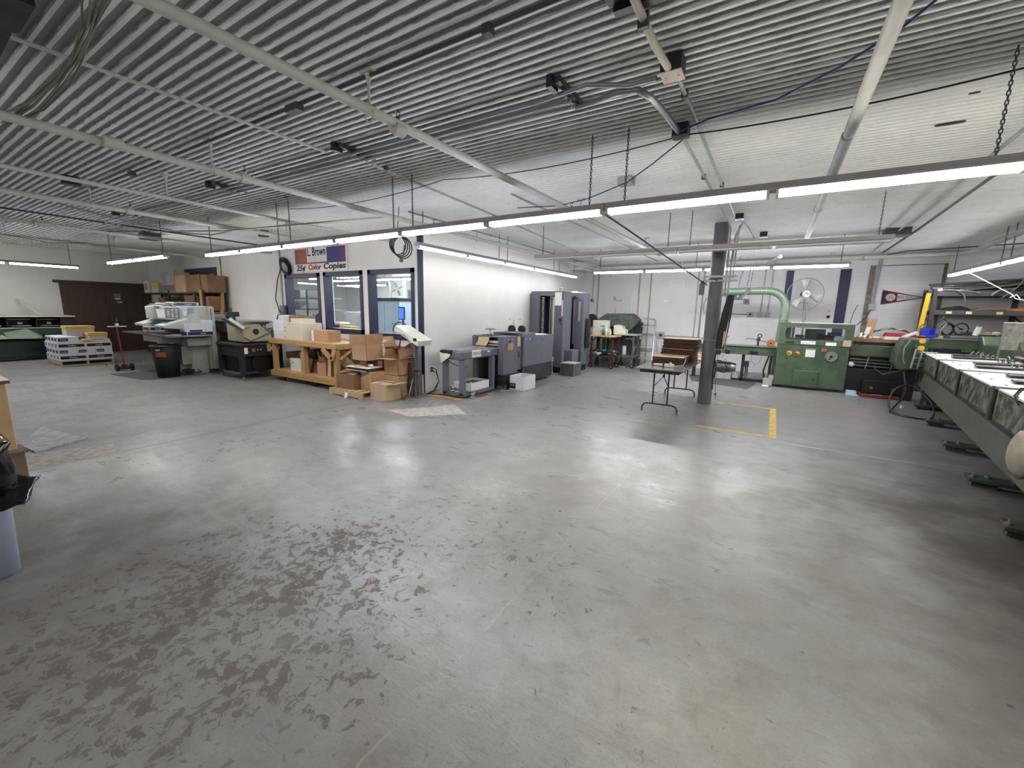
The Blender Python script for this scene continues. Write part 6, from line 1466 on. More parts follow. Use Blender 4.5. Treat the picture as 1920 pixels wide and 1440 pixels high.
# suction duct
t = thing('suction_duct', 'thick pale green duct arching from the machine hood to the left', 'duct', (.05, 11.7, 0))
arc = [(.14,11.7,.98),(.165,11.7,1.45),(.18,11.7,1.72),(.15,11.7,1.92),(.06,11.7,2.06),(-.07,11.7,2.14),(-.24,11.7,2.17),(-.8,11.7,2.16),(-1.18,11.7,2.14),(-1.36,11.7,2.06),(-1.47,11.7,1.93),(-1.50,11.7,1.80),(-1.50,11.7,1.68)]
def smooth_path(p, k=4):
    p = [Vector(q) for q in p]; o = []
    for i in range(len(p)-1):
        a, b_, c_2, d = p[max(i-1,0)], p[i], p[i+1], p[min(i+2,len(p)-1)]
        for j in range(k):
            t_ = j/k
            o.append(.5*((2*b_) + (c_2-a)*t_ + (2*a-5*b_+4*c_2-d)*t_*t_ + (3*b_-a-3*c_2+d)*t_**3))
    return o + [p[-1]]
du = MT('duct_green', (112,130,110), .38, .2, .08)
build(MB().tube(smooth_path(arc), .085, 20), 'duct_tube', du, t, world=True)
for p, ax in (((-.24,11.7,2.17),(1,0,0)), ((.17,11.7,1.52),(0,0,1)), ((-1.50,11.7,1.68),(0,0,1))):
    build(MB().torus(p, .088, .008, ax, 22, 6), 'joint_ring', m_ltgrey, t, world=True)
# green infeed table with motor
t = thing('infeed_table', 'long narrow green infeed table left of the green machine', 'table', (-.7, 11.6, 0))
build(MB().box(-1.80, .11, 11.45, 11.85, .66, .86), 'bed', m_green, t, world=True, bevel=.006)
build(MB().box(-1.80, .11, 11.42, 11.88, .86, .875), 'bed_top', m_greenlt, t, world=True)
build(MB().box(-.42, -.25, 11.44, 11.45, .68, .75), 'recess', m_black, t, world=True)
for x in (-.55, -1.65): build(MB().box(x-.03, x+.03, 11.55, 11.75, 0, .66), 'leg', m_charcoal, t, world=True)
build(MB().box(-.75,-.0,11.55,11.75,.0,.06), 'foot_rail', m_charcoal, t, world=True)
build(MB().tube([(-.02,11.5,.66),(-.06,11.45,.5),(-.1,11.5,.3),(-.05,11.5,.05)], .02, 6).tube([(.03,11.5,.66),(.02,11.48,.4),(.03,11.5,.05)], .03, 6), 'drive_hoses', m_rust, t, world=True)
build(MB().tube([(-.38,11.44,.66),(-.36,11.42,.50),(-.28,11.42,.43),(-.2,11.43,.5),(-.16,11.44,.66)], .004, 5), 'thin_wire', m_charcoal, t, world=True)
build(MB().cyl((-1.58,11.6,.875), (-1.58,11.6,.93), .05, n=16).box(-1.7,-1.45,11.45,11.6,.60,.66), 'orange_knob', m_orange, t, world=True)
t = thing('thread_spool_arm', 'small black arm with rods standing on the green infeed table', 'arm', (-.28, 11.6, .875))
build(MB().cyl((0,0,0), (0,0,.2), .02, n=10).box(-.04,.04,-.02,.02,.12,.18).tube([(-.28,0,.15),(-.2,0,.17),(0,0,.14),(.3,0,.08)], .007, 5).torus((.02,0,.24), .04, .01, (0,1,0), 16, 6), 'arm_body', m_charcoal, t)
t = thing('orange_reel', 'orange reel standing upright at the right end of the green infeed table', 'reel', (-.02, 11.5, .875))
build(MB().cyl((0,-.015,.085), (0,.015,.085), .085, n=28), 'disc', m_orange, t); build(MB().cyl((0,-.018,.085), (0,.018,.085), .02, n=12), 'hub', m_black, t)
build(MB().torus((0,-.015,.085), .07, .008, (0,1,0), 24, 6), 'rim', MT('orange_rim', (196,96,60), .5), t)
t = thing('electric_motor', 'grey electric motor on a block on the floor right of the column', 'motor', (-.95, 11.75, 0))
build(MB().box(-1.13,-.78,11.62,11.9,.0,.16), 'plinth', m_ltgrey, t, world=True, bevel=.005)
mm = build(MB().cyl((-1.12,11.76,.30), (-.80,11.76,.30), .125, n=26), 'motor_body', MT('motor_grey_green', (96,100,94), .45, .2), t, world=True)
mb = MB()
for k in range(9): mb.torus((-1.08+k*.03,11.76,.30), .127, .005, (1,0,0), 24, 4)
build(mb, 'cooling_fins', m_dkgrey, mm, world=True)
build(MB().cyl((-.80,11.76,.30), (-.70,11.76,.30), .12, .10, n=24), 'end_bell', m_galv, t, world=True)
build(MB().torus((-.95,11.76,.46), .03, .007, (0,1,0), 14, 5), 'lifting_eye', m_galv, t, world=True)
build(MB().cyl((-1.30,11.76,.20), (-1.15,11.76,.20), .2, n=26), 'pulley_guard', m_greendk, t, world=True)
t = thing('conduit_elbow', 'grey flexible conduit with a connector on the floor beside the motor', 'conduit', (-.55, 11.8, 0))
build(MB().tube(smooth_path([(-.74,11.7,.05),(-.6,11.7,.05),(-.5,11.72,.08),(-.46,11.75,.2),(-.47,11.75,.34)]), .035, 12), 'bend', m_galv, t, world=True)
build(MB().box(-.54,-.42,11.68,11.82,.34,.48), 'connector_box', m_grey, t, world=True, bevel=.006)
build(MB().box(-.74,-.62,11.55,11.66,.06,.14).ball((-.68,11.6,.16), .025), 'small_box', m_ltgrey, t, world=True)
tag(build(MB().prism([(-1.55,10.75),(-.35,10.35),(-.20,11.3),(-.5,11.9),(-1.8,11.9)], 'z', 0, .006), 'floor_mat', m_mat), 'dark rubber mat on the floor under the motor and infeed table', 'mat')
# fan on a stand
t = thing('pedestal_fan', 'large wire-caged pedestal fan in front of the back door', 'fan', (.56, 12.35, 0))
fc = Vector((.55, 12.3, 2.12)); FR = .37
mb = MB(); mb.torus(fc, FR, .008, (.15,-1,0), 40, 6)
build(mb, 'cage_rim', m_galv, t, world=True)
mb = MB()
ax_ = Vector((.15,-1,0)).normalized(); ua = ax_.cross(Vector((0,0,1))).normalized(); va = ax_.cross(ua)
for k in range(44):
    a = 2*PI*k/44; d = ua*math.cos(a) + va*math.sin(a); e = ua*math.cos(a+.25) + va*math.sin(a+.25)
    mb.tube([fc+ax_*.11+d*.06, fc+ax_*.10+d*.2, fc+e*FR], .0013, 3)
    mb.tube([fc-ax_*.11+d*.06, fc-ax_*.10+d*.2, fc+d*FR], .0013, 3)
for rr_ in (.12,.20,.28): mb.torus(fc+ax_*.09, rr_, .0013, ax_, 40, 3)
build(mb, 'cage_wires', m_galv, t, world=True)
for k in range(3):
    a0 = [4.75, .80, 2.80][k]
    rows = []
    for i in range(5):
        rad = .05 + .29*i/4; wd = .20 + .42*math.sin(min(1, i/3)*PI/2)
        for j in range(4):
            a = a0 + (j/3-.5)*wd*(1.0 if i else 1.4)
            p = fc + (ua*math.cos(a) + va*math.sin(a))*rad + ax_*((j/3-.5)*.07)
            rows.append(tuple(p))
    mb = MB()._a(rows, [(i*4+j, i*4+j+1, (i+1)*4+j+1, (i+1)*4+j) for i in range(4) for j in range(3)], True)
    build(mb, 'blade', m_white, t, world=True, solid=.004)
hb = build(MB().cyl(fc+ax_*.06, fc+ax_*.125, .085, .08, n=26), 'hub', m_white, t, world=True)
q_ = fc + ax_*.127
build(MB().bar(q_+Vector((-.03,0,-.02)), q_+Vector((-.01,0,.03)), .004, .012, (0,1,0)).bar(q_+Vector((-.01,0,.03)), q_+Vector((.0,0,.0)), .004, .012, (0,1,0)).bar(q_+Vector((0,0,0)), q_+Vector((.01,0,.03)), .004, .012, (0,1,0)).bar(q_+Vector((.01,0,.03)), q_+Vector((.035,0,-.02)), .004, .012, (0,1,0)), 'hub_letter', m_text, hb, world=True)
build(MB().cyl(fc-ax_*.02, fc-ax_*.2, .07, n=18), 'motor', m_dkgrey, t, world=True)
build(MB().tube([(.56,12.45,2.0),(.58,12.45,1.78),(.60,12.42,1.4),(.62,12.4,.05)], .022, 10), 'pole', m_galv, t, world=True)
build(MB().tube([(.42,12.42,1.86),(.5,12.42,1.93),(.62,12.42,1.92),(.66,12.42,1.8),(.62,12.42,1.5)], .008, 6), 'yoke', m_galv, t, world=True)
build(MB().lathe([(.001,0),(.28,0),(.28,.03),(.05,.06),(.001,.06)], (.62,12.4,0)), 'base', m_charcoal, t, world=True)
# back wall electrical fittings
YB = YF
wallbox(-.95, YB, 2.03, .20, .10, .28, 'grey double switch box on the back wall right of the column')
tag(build(MB().box(-.97,-.93,YB-.108,YB-.103,2.2,2.25).box(-.97,-.93,YB-.108,YB-.103,2.09,2.14), 'switch_toggle', m_white), 'pair of white toggles on the double switch box', 'switch')
for i, (x, z, w_, mt, lb, bl) in enumerate(((-.73,1.97,.14,m_grey,'small square outlet below the double switch box',1), (-.60,1.62,.14,m_ltgrey,'left one of three square outlets in a row on the back wall',1), (-.36,1.62,.13,m_ltgrey,'middle of three square boxes in a row on the back wall',0), (-.19,1.62,.13,m_ltgrey,'right one of three square boxes in a row on the back wall',0), (-5.27,1.98,.13,m_ltgrey,'square outlet high at the left end of the back wall',1), (-2.95,.93,.2,m_ltgrey,'outlet box behind the step ladder',1), (1.985,1.86,.15,m_ltgrey,'junction box on the back wall left of the pennant',0))):
    t = thing('outlet_box', lb, 'outlet', (x, YB-.04, z), 0, 'outlet boxes on the back wall')
    build(MB().box(x-w_/2, x+w_/2, YB-.06, YB, z-w_/2, z+w_/2), 'body', mt, t, world=True, bevel=.004)
    if bl: build(MB().cyl((x,YB-.06,z), (x,YB-.064,z), w_*.24, n=14), 'socket', m_black, t, world=True)
for i, (pts, r_, lb) in enumerate((
    ([(-.88,YB-.02,3.0),(-.90,YB-.02,2.75),(-.95,YB-.02,2.6),(-.96,YB-.02,2.31)], .012, 'conduit down to the double switch box on the back wall'),
    ([(-.34,YB-.02,3.1),(-.36,YB-.02,1.68)], .012, 'conduit down to the middle box of three'),
    ([(-.16,YB-.02,3.1),(-.19,YB-.02,1.68)], .012, 'conduit down to the right box of three'),
    ([(-.67,YB-.02,1.62),(-1.8,YB-.02,1.64)], .01, 'horizontal conduit to the left outlet of three'),
    ([(-1.86,YB-.03,3.0),(-1.88,YB-.03,.8)], .018, 'vertical conduit behind the steel column'),
    ([(-5.25,YB-.02,3.1),(-5.27,YB-.02,2.05)], .01, 'conduit down to the high outlet at the left end'),
    ([(-2.85,YB-.02,.92),(-1.4,YB-.02,.90)], .01, 'low horizontal conduit right of the ladder'),
    ([(1.99,YB-.02,3.1),(1.96,YB-.02,1.93)], .012, 'left conduit down to the box beside the pennant'),
    ([(2.04,YB-.02,3.1),(2.01,YB-.02,1.93)], .012, 'right conduit down to the box beside the pennant'),
    ([(1.98,YB-.03,1.8),(1.9,YB-.04,1.6),(1.75,YB-.04,1.4)], .008, 'cable slanting down left from the box beside the pennant'))):
    tag(build(MB().tube(pts, r_, 7), 'conduit', m_galv if i != 9 else m_wire), lb, 'conduit', 'conduits on the back wall')
tag(build(MB().box(-2.80,-2.78,YB-.003,YB,2.34,2.58).box(-2.44,-2.42,YB-.003,YB,2.36,2.58).box(-2.78,-2.44,YB-.003,YB,2.57,2.585).box(-2.97,-2.85,YB-.003,YB,1.95,2.0), 'chipped_paint', m_paper), 'white flakes left by an old notice on the back wall', 'paint marks')
# pennant
t = thing('pennant', 'dark triangular felt pennant with a round emblem and RED SOX lettering', 'pennant', (2.5, YB-.01, 2.1))
pw = MT('pennant_red', (96,34,38), .8, 0, .05); pn2 = MT('pennant_navy', (40,36,48), .8); pcrm = MT('pennant_cream', (196,186,176), .8)
py = YB - .02
def tri(mb, x0, x1, z0, zc, hh_, y0, y1, x_in=0):
    return mb.prism([(x0,zc-hh_), (x1,zc-.01), (x1,zc+.01), (x0,zc+hh_)], 'y', y0, y1)
mb = MB(); tri(mb, 2.14, 2.88, 0, 2.09, .175, py, py+.012)
build(mb, 'felt', pn2, t, world=True)
mb = MB().prism([(2.42,2.09-.085), (2.83,2.085), (2.83,2.095), (2.42,2.09+.085)], 'y', py-.003, py)
fld = build(mb, 'cream_field', pcrm, t, world=True)
mb = MB().prism([(2.14,2.09+.175),(2.88,2.10),(2.88,2.09),(2.14,2.09+.150)], 'y', py-.003, py).prism([(2.14,2.09-.175),(2.88,2.08),(2.88,2.09),(2.14,2.09-.150)], 'y', py-.003, py)
build(mb, 'red_border', pw, t, world=True)
em_ = build(MB().cyl((2.30,py-.001,2.09), (2.30,py-.005,2.09), .115, n=30), 'round_emblem', pw, t, world=True)
build(MB().cyl((2.30,py-.005,2.09), (2.30,py-.007,2.09), .088, n=30), 'emblem_centre', pcrm, em_, world=True)
mb = MB()
for s_ in (-1, 1): mb.bar((2.30+s_*.022,py-.009,2.135), (2.30+s_*.018,py-.009,2.07), .004, .026, (0,1,0)); mb.bar((2.30+s_*.018,py-.009,2.07), (2.30+s_*.05,py-.009,2.045), .004, .022, (0,1,0))
build(mb, 'sock_shapes', pw, em_, world=True)
text('lettering', 'RED SOX', .075, pn2, (2.56, py-.005, 2.09), parent=fld, width=.27)
# machinery between the green trimmer and the long stitcher
t = thing('delivery_section', 'low green and black machine section right of the green trimmer', 'machine', (1.85, 11.6, 0))
build(MB().box(1.43, 2.40, 11.25, 11.40, .80, 1.02), 'green_beam', m_green, t, world=True, bevel=.006)
build(MB().box(1.43, 2.42, 11.25, 12.0, 1.10, 1.16), 'wooden_top', MT('stained_board', (140,104,72), .7, 0, .2, 8), t, world=True)
build(MB().box(1.45, 2.4, 11.3, 11.9, 1.03, 1.09), 'gap', m_black, t, world=True)
for z in (.60,.67,.73): build(MB().cyl((1.45,11.32,z), (2.38,11.32,z-.02), .012, n=6), 'roller_rod', m_galv, t, world=True)
for x in (1.72, 2.12): build(MB().bar((x,11.28,.54), (x+.03,11.28,.79), .02, .02), 'upright', m_steel, t, world=True)
build(MB().box(1.46, 2.38, 11.40, 11.9, .56, .80), 'dark_interior', m_black, t, world=True)
build(MB().box(1.42, 2.5, 11.30, 11.9, .06, .54), 'black_cabinet', m_charcoal, t, world=True, bevel=.006)
build(MB().cyl((1.43,11.2,.62), (1.50,11.2,.62), .05, n=18).cyl((1.40,11.2,.62), (1.53,11.2,.62), .012, n=8), 'handwheel', m_white, t, world=True)
build(MB().bar((2.0,11.22,.46), (2.36,11.22,.60), .01, .02).bar((1.85,11.22,.58), (2.0,11.22,.46), .01, .012), 'support_rod', m_galv, t, world=True)
t = thing('tool_case', 'black case with two silver latches standing on a red tray', 'case', (1.92, 11.1, 0))
build(MB().box(1.68, 2.32, 11.0, 11.22, .07, .34), 'body', m_black, t, world=True, bevel=.01)
for x in (1.80, 2.14): build(MB().box(x, x+.05, 10.99, 11.0, .16, .21), 'latch', m_steel, t, world=True)
t = thing('red_tray', 'red metal tray on the floor under the black case', 'tray', (1.95, 10.97, 0))
build(MB().box(1.66, 2.26, 10.85, 11.22, 0, .06), 'body', m_red, t, world=True, bevel=.01)
build(MB().cyl((1.82,10.86,.06), (1.98,10.86,.065), .015, n=8), 'steel_rod', m_galv, t, world=True)
tag(build(MB().box(1.44,1.60,10.95,11.1,0,.09).box(1.42,1.62,10.88,10.95,0,.02), 'grey_box', m_skyblue, bevel=.004), 'small pale grey box on the floor left of the red tray', 'box')
# items on the wooden top
t = thing('cardboard_holder', 'upright brown cardboard carton with a white label on the wooden top', 'box', (1.74, 11.9, 1.16))
build(MB().prism([(1.68,1.16),(1.82,1.16),(1.88,1.58),(1.74,1.58)], 'y', 11.85, 11.98), 'body', m_card, t, world=True, bevel=.004)
build(MB().prism([(1.69,1.25),(1.77,1.25),(1.80,1.40),(1.72,1.40)], 'y', 11.846, 11.85), 'label', m_paper, t, world=True)
build(MB().prism([(1.685,1.17),(1.765,1.17),(1.775,1.24),(1.69,1.24)], 'y', 11.846, 11.85), 'dark_print', m_text, t, world=True)
CL = 'clutter on the wooden machine top'
tag(build(MB().box(1.98,2.46,11.5,11.75,1.16,1.22), 'white_box', m_boxwhite, bevel=.004), 'long white box on the wooden machine top', 'box', CL)
tag(build(MB().prism([(1.98,1.222),(2.48,1.222),(2.45,1.28),(2.02,1.30)], 'y', 11.5, 11.75), 'red_folder', m_redbright), 'red folder lying on the long white box', 'folder', CL)
mb = MB().grid(lambda u, v: (1.85+u*.6, 11.78+v*.2, 1.30+.08*math.sin(u*PI)+.02*math.sin(u*17+v*9)), 12, 4)
tag(build(mb, 'plastic_sheet', MT('cloudy_plastic', (150,148,140), .35, 0, .15, 20), solid=.006), 'crumpled clear plastic behind the red folder', 'plastic', CL)
tag(build(MB().lathe([(.001,0),(.05,0),(.06,.04),(.035,.05),(.04,.12),(.001,.12)], (1.58,11.5,1.16)), 'white_cup', m_offwhite), 'white cup on the left of the wooden machine top', 'cup', CL)
tag(build(MB().cyl((1.62,11.4,1.17), (1.68,11.5,1.24), .03, n=12).ball((1.84,11.45,1.19), .04, 1.5, 1, .6).ball((1.76,11.5,1.18), .03), 'rags', m_offwhite), 'small pale rags on the wooden machine top', 'rags', CL, kind='stuff')
t = thing('white_bottle', 'white plastic bottle at the right end of the wooden top', 'bottle', (2.52, 11.6, 1.12), 0, CL)
build(MB().lathe([(.001,0),(.055,0),(.06,.02),(.06,.13),(.05,.17),(.03,.2),(.001,.2)]), 'body', m_white, t)
tag(build(MB().tube([(1.62,13.49,1.35),(1.62,13.49,1.5),(1.66,13.49,1.75),(1.72,13.48,1.9)], .006, 5), 'cable', m_dkgrey), 'grey cable standing against the back wall above the green machine', 'cable')
# ---------------------------------------------------------------- long saddle stitching line on the right
SA = math.radians(6.8)
SO = Vector((1.80, 5.5, 0))
def S(s, n, z):
    """along the machine, across it, height"""
    return (SO.x + s*math.sin(SA) + n*math.cos(SA), SO.y + s*math.cos(SA) - n*math.sin(SA), z)
ST = Matrix.Translation(SO) @ Matrix.Rotation(-SA, 4, 'Z')     # local x = across, local y = along
def sb(*b):
    m = MB(); m.T = ST; m.box(*b); return m
def smb():
    m = MB(); m.T = ST; return m
t = thing('saddle_stitcher', 'long grimy green saddle stitching machine running along the right side', 'machine', tuple(SO), -SA)
gp = MT('dusty_panel', (50,54,46), .35, 0, .3, 9, .2, 40, c2=(124,126,112), cov=.50)
m = smb().prism([(.02,.34),(.04,.62),(.10,.66),(.5,.66),(.5,.34)], 'y', -3.0, 5.55)
build(m, 'girder', MT('dusty_girder', (70,76,62), .55, .1, .2, 7, .2, 60, c2=(88,90,78)), t, world=True, bevel=.02)
m = smb().prism([(.03,.34),(.04,.62),(.10,.66),(.5,.66),(.5,.34)], 'y', 5.55, 5.62).cyl((.06,5.55,.50), (.48,5.55,.50), .16, n=24)
build(m, 'girder_end', MT('dusty_girder', (70,76,62), .55, .1, .2, 7), t, world=True)
for k in range(5):
    s1 = 5.0 - k*1.62; s0 = s1 - 1.60
    build(sb(.02,.6,s0,s1,.66,.97), 'station_body', m_greendk, t, world=True, bevel=.006)
    build(sb(.012,.02,s0+.10,s1-.06,.70,.95), 'window_panel', gp, t, world=True, bevel=.004)
    build(sb(-.005,.02,s0-.01,s0+.06,.66,.99), 'frame_post', m_greendk, t, world=True, bevel=.005)
    build(sb(.0,.02,s0+.06,s1,.655,.675), 'lower_ledge', m_charcoal, t, world=True)
    tr = build(smb()._a([(0,s0+.02,.985),(0,s1-.12,.985),(.85,s1-.12,1.005),(.85,s0+.02,1.005),(0,s0+.02,.97),(0,s1-.12,.97),(.85,s1-.12,.985),(.85,s0+.02,.985)], [(0,3,2,1),(4,5,6,7),(0,1,5,4),(1,2,6,5),(2,3,7,6),(3,0,4,7)]), 'white_tray', m_white, t, world=True)
    for j, s in enumerate((s0+.35, s0+.95)):
        o = build(sb(.20+.08*j,.86,s,s+.18,1.0,1.02), 'black_slot', m_black, tr, world=True)
        if j == 1: build(sb(.34,.86,s+.20,s+.40,1.0,1.012), 'dark_recess', m_charcoal, tr, world=True)
    build(sb(.12,.84,s1-.12,s1-.0,.93,.975), 'gap_channel', m_black, t, world=True)
    build(sb(.0,.86,s1-.04,s1+.0,.97,.995), 'cross_rail', m_galv, t, world=True)
    for s in (s0+.45, s0+1.1):
        m = smb()
        for q in range(3):
            n0 = .50 + q*.055
            m.tube([(n0,s,1.0),(n0+.01,s+.01,1.05),(n0+.03,s+.02,1.075),(n0+.05,s+.03,1.05),(n0+.06,s+.05,1.01)], .007, 6)
        build(m, 'guide_hooks', m_galv, t, world=True)
    # bolts on the tray edge
    m = smb()
    for s in (s0+.15, s0+.7, s0+1.2): m.cyl((.1,s,.99), (.1,s,.997), .012, n=8)
    build(m, 'tray_bolts', m_ltgrey, t, world=True)
    # feeder head
    h0 = s0 + .55
    hd = build(smb().prism([(h0,.66),(h0+.62,.66),(h0+.62,1.20),(h0+.52,1.30),(h0+.22,1.30),(h0,1.16)], 'x', .92, 1.45), 'feeder_head', m_green, t, world=True, bevel=.02)
    build(smb().prism([(h0+.56,1.20),(h0+.62,1.24),(h0+.52,1.34),(h0+.40,1.33)], 'x', .91, 1.0), 'vented_cover', MT('vented_grey', (140,150,146), .4, .2, .3, 50, c2=(90,98,94)), hd, world=True)
    build(sb(.86,1.2,h0-.3,h0-.02,1.05,1.07), 'side_shelf', m_ltgrey, t, world=True)
    build(sb(.88,1.1,h0-.26,h0-.06,.66,1.05), 'shelf_box', m_green, t, world=True, bevel=.01)
    build(sb(.90,1.0,h0-.22,h0-.1,1.07,1.12), 'red_box', m_red, t, world=True, bevel=.006)
    build(sb(1.02,1.06,h0-.2,h0-.1,1.07,1.14), 'white_post', m_white, t, world=True)
    if k in (2, 3): build(sb(.62,.72,h0+.1,h0+.18,.99,1.16), 'grey_flap', MT('flap_green', (96,112,96), .5), t, world=True, bevel=.01)
    build(smb().tube([(.9,h0-.3,1.02),(.7,h0-.5,.99+.02)], .006, 5).torus((.8,h0-.1,1.0), .07, .01, (1,0,.2), 18, 5), 'rod_and_ring', m_galv, t, world=True)
for h0 in (5.55, 7.2):
    hd = build(smb().prism([(h0,.9),(h0+.62,.9),(h0+.62,1.20),(h0+.52,1.30),(h0+.22,1.30),(h0,1.16)], 'x', .80, 1.45), 'feeder_head', m_green, t, world=True, bevel=.02)
    build(smb().prism([(h0+.56,1.20),(h0+.62,1.24),(h0+.52,1.34),(h0+.40,1.33)], 'x', .79, 1.0), 'vented_cover', MT('vented_grey', (140,150,146), .4, .2, .3, 50, c2=(90,98,94)), hd, world=True)
    build(sb(.85,1.4,h0,h0+.6,0,.9), 'feeder_base', m_greendk, t, world=True)
# black crank handle near the front
build(smb().tube([(.02,-.55,.93),(-.01,-.52,1.0),(.02,-.48,1.05),(.12,-.45,1.06)], .014, 7), 'crank_handle', m_black, t, world=True)
build(sb(.14,.40,-.60,-.40,1.0,1.05), 'clamp_block', m_grey, t, world=True, bevel=.01)
build(sb(.2,.24,-.62,-.6,1.01,1.04), 'white_tab', m_white, t, world=True)
# legs and foot plates
for s in (4.6, 3.12, 1.6, .17, -1.05, -2.3):
    f = build(sb(-.04,.7,s-.06,s+.14,.05,.085), 'foot_plate', m_greendk, t, world=True, bevel=.005)
    build(sb(.0,.16,s-.03,s+.12,.0,.05), 'packing_block', MT('dirty_wood_block', (58,56,50), .8), f, world=True)
    m = smb()
    for n_, ss in ((-.01, s-.0), (.10, s+.06)): m.cyl((n_,ss,.0), (n_,ss,.125), .009, n=8).cyl((n_,ss,.085), (n_,ss,.105), .022, n=6)
    build(m, 'levelling_bolts', m_galv, f, world=True)
    build(sb(.25,.45,s-.04,s+.12,.085,.36), 'leg', m_greendk, t, world=True)
build(smb().prism([(4.7,.0),(5.3,.0),(5.2,.34),(4.8,.34)], 'x', .1, .5), 'end_pedestal', m_charcoal, t, world=True, bevel=.01)
# end head of the line
t = thing('stitcher_end_head', 'rounded green end head of the stitching line with yellow push buttons', 'machine', (2.25, 10.9, 0))
build(MB().prism([(2.05,1.0),(2.12,1.225),(2.47,1.235),(2.47,.70),(2.40,.64),(2.12,.62),(2.03,.75)], 'y', 10.62, 11.05), 'end_panel', m_green, t, world=True, bevel=.02)
build(MB().box(2.47, 3.6, 11.30, 11.5, 1.03, 1.21), 'rear_beam', m_green, t, world=True, bevel=.006)
build(MB().box(2.47, 3.6, 11.28, 11.52, 1.21, 1.222), 'beam_edge', m_greenlt, t, world=True)
build(MB().box(2.3, 2.44, 10.9, 11.05, .0, .64), 'stand', m_charcoal, t, world=True)
build(MB().box(2.42, 2.52, 10.35, 10.55, .42, .66), 'black_box', m_black, t, world=True, bevel=.01)
for z in (1.205, 1.075):
    a = build(MB().cyl((2.30,10.3,z), (2.30,10.62,z), .02, n=8), 'button_stem', m_galv, t, world=True)
    build(MB().cyl((2.30,10.28,z), (2.30,10.3,z), .045, n=22), 'yellow_button', m_yelbright, a, world=True)
for x in (2.24, 2.33): build(MB().bar((x-.03,10.30,.70), (x,10.30,1.06), .02, .02), 'grey_post', m_ltgrey, t, world=True)
for k in range(6): build(MB().cyl((2.25,10.35,.72+k*.055), (2.55,10.4,.72+k*.055), .012, n=6), 'rung', m_galv if k % 2 else m_charcoal, t, world=True)
build(MB().tube([(2.2,10.6,1.2),(2.13,10.58,1.05),(2.14,10.58,.85),(2.18,10.6,.75)], .008, 6), 'grey_cable', m_ltgrey, t, world=True)
tag(build(MB().tube(smooth_path([(2.2,10.7,.64),(2.18,10.2,.25),(1.98,9.75,.05),(1.85,9.3,.012),(2.1,9.0,.012),(2.35,9.2,.02),(2.4,9.6,.2),(2.2,9.9,.42),(1.95,9.8,.35),(1.85,9.5,.1),(1.95,9.2,.012),(2.45,8.85,.012)]), .014, 7), 'power_cord', m_wire), 'thick black cord looping on the floor at the end of the stitching line', 'cord')
tag(build(MB().cyl((2.12,9.95,.0), (2.12,9.95,.05), .025, n=10), 'white_plug', m_white), 'small white plug on the floor behind the black cord loop', 'plug')
# blue bin on the beam
t = thing('blue_bin', 'bright blue open plastic bin on the end of the green beam', 'bin', (2.58, 11.4, 1.222))
mb = MB().box(2.50,2.68,11.3,11.5,1.222,1.23).box(2.50,2.506,11.3,11.5,1.222,1.42).box(2.674,2.68,11.3,11.5,1.222,1.42).box(2.506,2.674,11.494,11.5,1.222,1.42).box(2.506,2.674,11.3,11.306,1.222,1.29)
build(mb, 'body', m_blue, t, world=True)
build(MB().box(2.50,2.68,11.292,11.3,1.27,1.295), 'lip', m_blue, t, world=True)
tag(build(MB().bar((2.15,10.85,1.245), (2.46,11.42,1.33), .07, .03), 'paper_bundle', m_offwhite), 'white bundle of paper slanting across the green end head', 'paper', 'small things on the end head')
tag(build(MB().ball((2.48,11.2,1.25), .04, 1.6, 1, .7), 'red_cloth', m_red), 'small red cloth on the green end head', 'cloth', 'small things on the end head')
tag(build(MB().tube([(2.75,11.38,1.222),(2.78,11.38,1.4),(2.84,11.38,1.52)], .018, 8).box(2.70,2.82,11.34,11.42,1.222,1.24), 'bare_metal_arm', m_galv), 'bare metal arm standing beside the blue bin', 'arm', 'small things on the end head')
tag(build(MB().prism([(3.0,.0),(3.35,.0),(3.35,.14),(3.1,.14)], 'y', 0, .01) if False else MB().box(2.9,3.3,11.32,11.48,1.222,1.28), 'slate_pad', MT('slate_pad', (84,86,100), .5), bevel=.01), 'slate coloured pad lying on the green beam', 'pad', 'small things on the end head')
# clear guard sheet
t = thing('guard_sheet', 'clear scratched plastic sheet standing upright among the green feeders', 'guard', (3.3, 9.6, 1.3))
ac = bpy.data.materials.new('scratched_acrylic'); ac.use_nodes = True
nt = ac.node_tree; b = nt.nodes['Principled BSDF']; b.inputs['Base Color'].default_value = L(170,168,158); b.inputs['Roughness'].default_value = .3
tc = nt.nodes.new('ShaderNodeTexCoord'); nn = noise(nt, tc.outputs['Object'], 9, 5, .7); nt.links.new(rng(nt, nn, .35, .7, .25, .8), b.inputs['Alpha'])
build(MB().box(3.02, 3.45, 9.50, 9.506, 1.15, 1.56), 'sheet', ac, t, world=True)
build(MB().box(3.0, 3.47, 9.49, 9.516, 1.56, 1.575), 'top_edge', m_white, t, world=True)
for x in (3.0, 3.45): build(MB().box(x, x+.02, 9.49, 9.516, .98, 1.56), 'side_edge', m_galv, t, world=True)
# sack at the right border
tag(build(MB().grid(lambda u, v: tuple(Vector(S(-1.40 + .12*math.cos(u*2*PI)*(.6+.5*math.sin(v*PI)) , -.10 + .07*math.sin(u*2*PI)*(.6+.5*math.sin(v*PI)), .56 + v*.30 + .012*math.sin(u*19+v*7)))), 20, 8), 'cloth_sack', MT('grey_cream_cloth', (158,152,138), .85, 0, .15, 8), solid=.006), 'pale cloth sack hanging against the stitching machine at the right edge', 'sack')
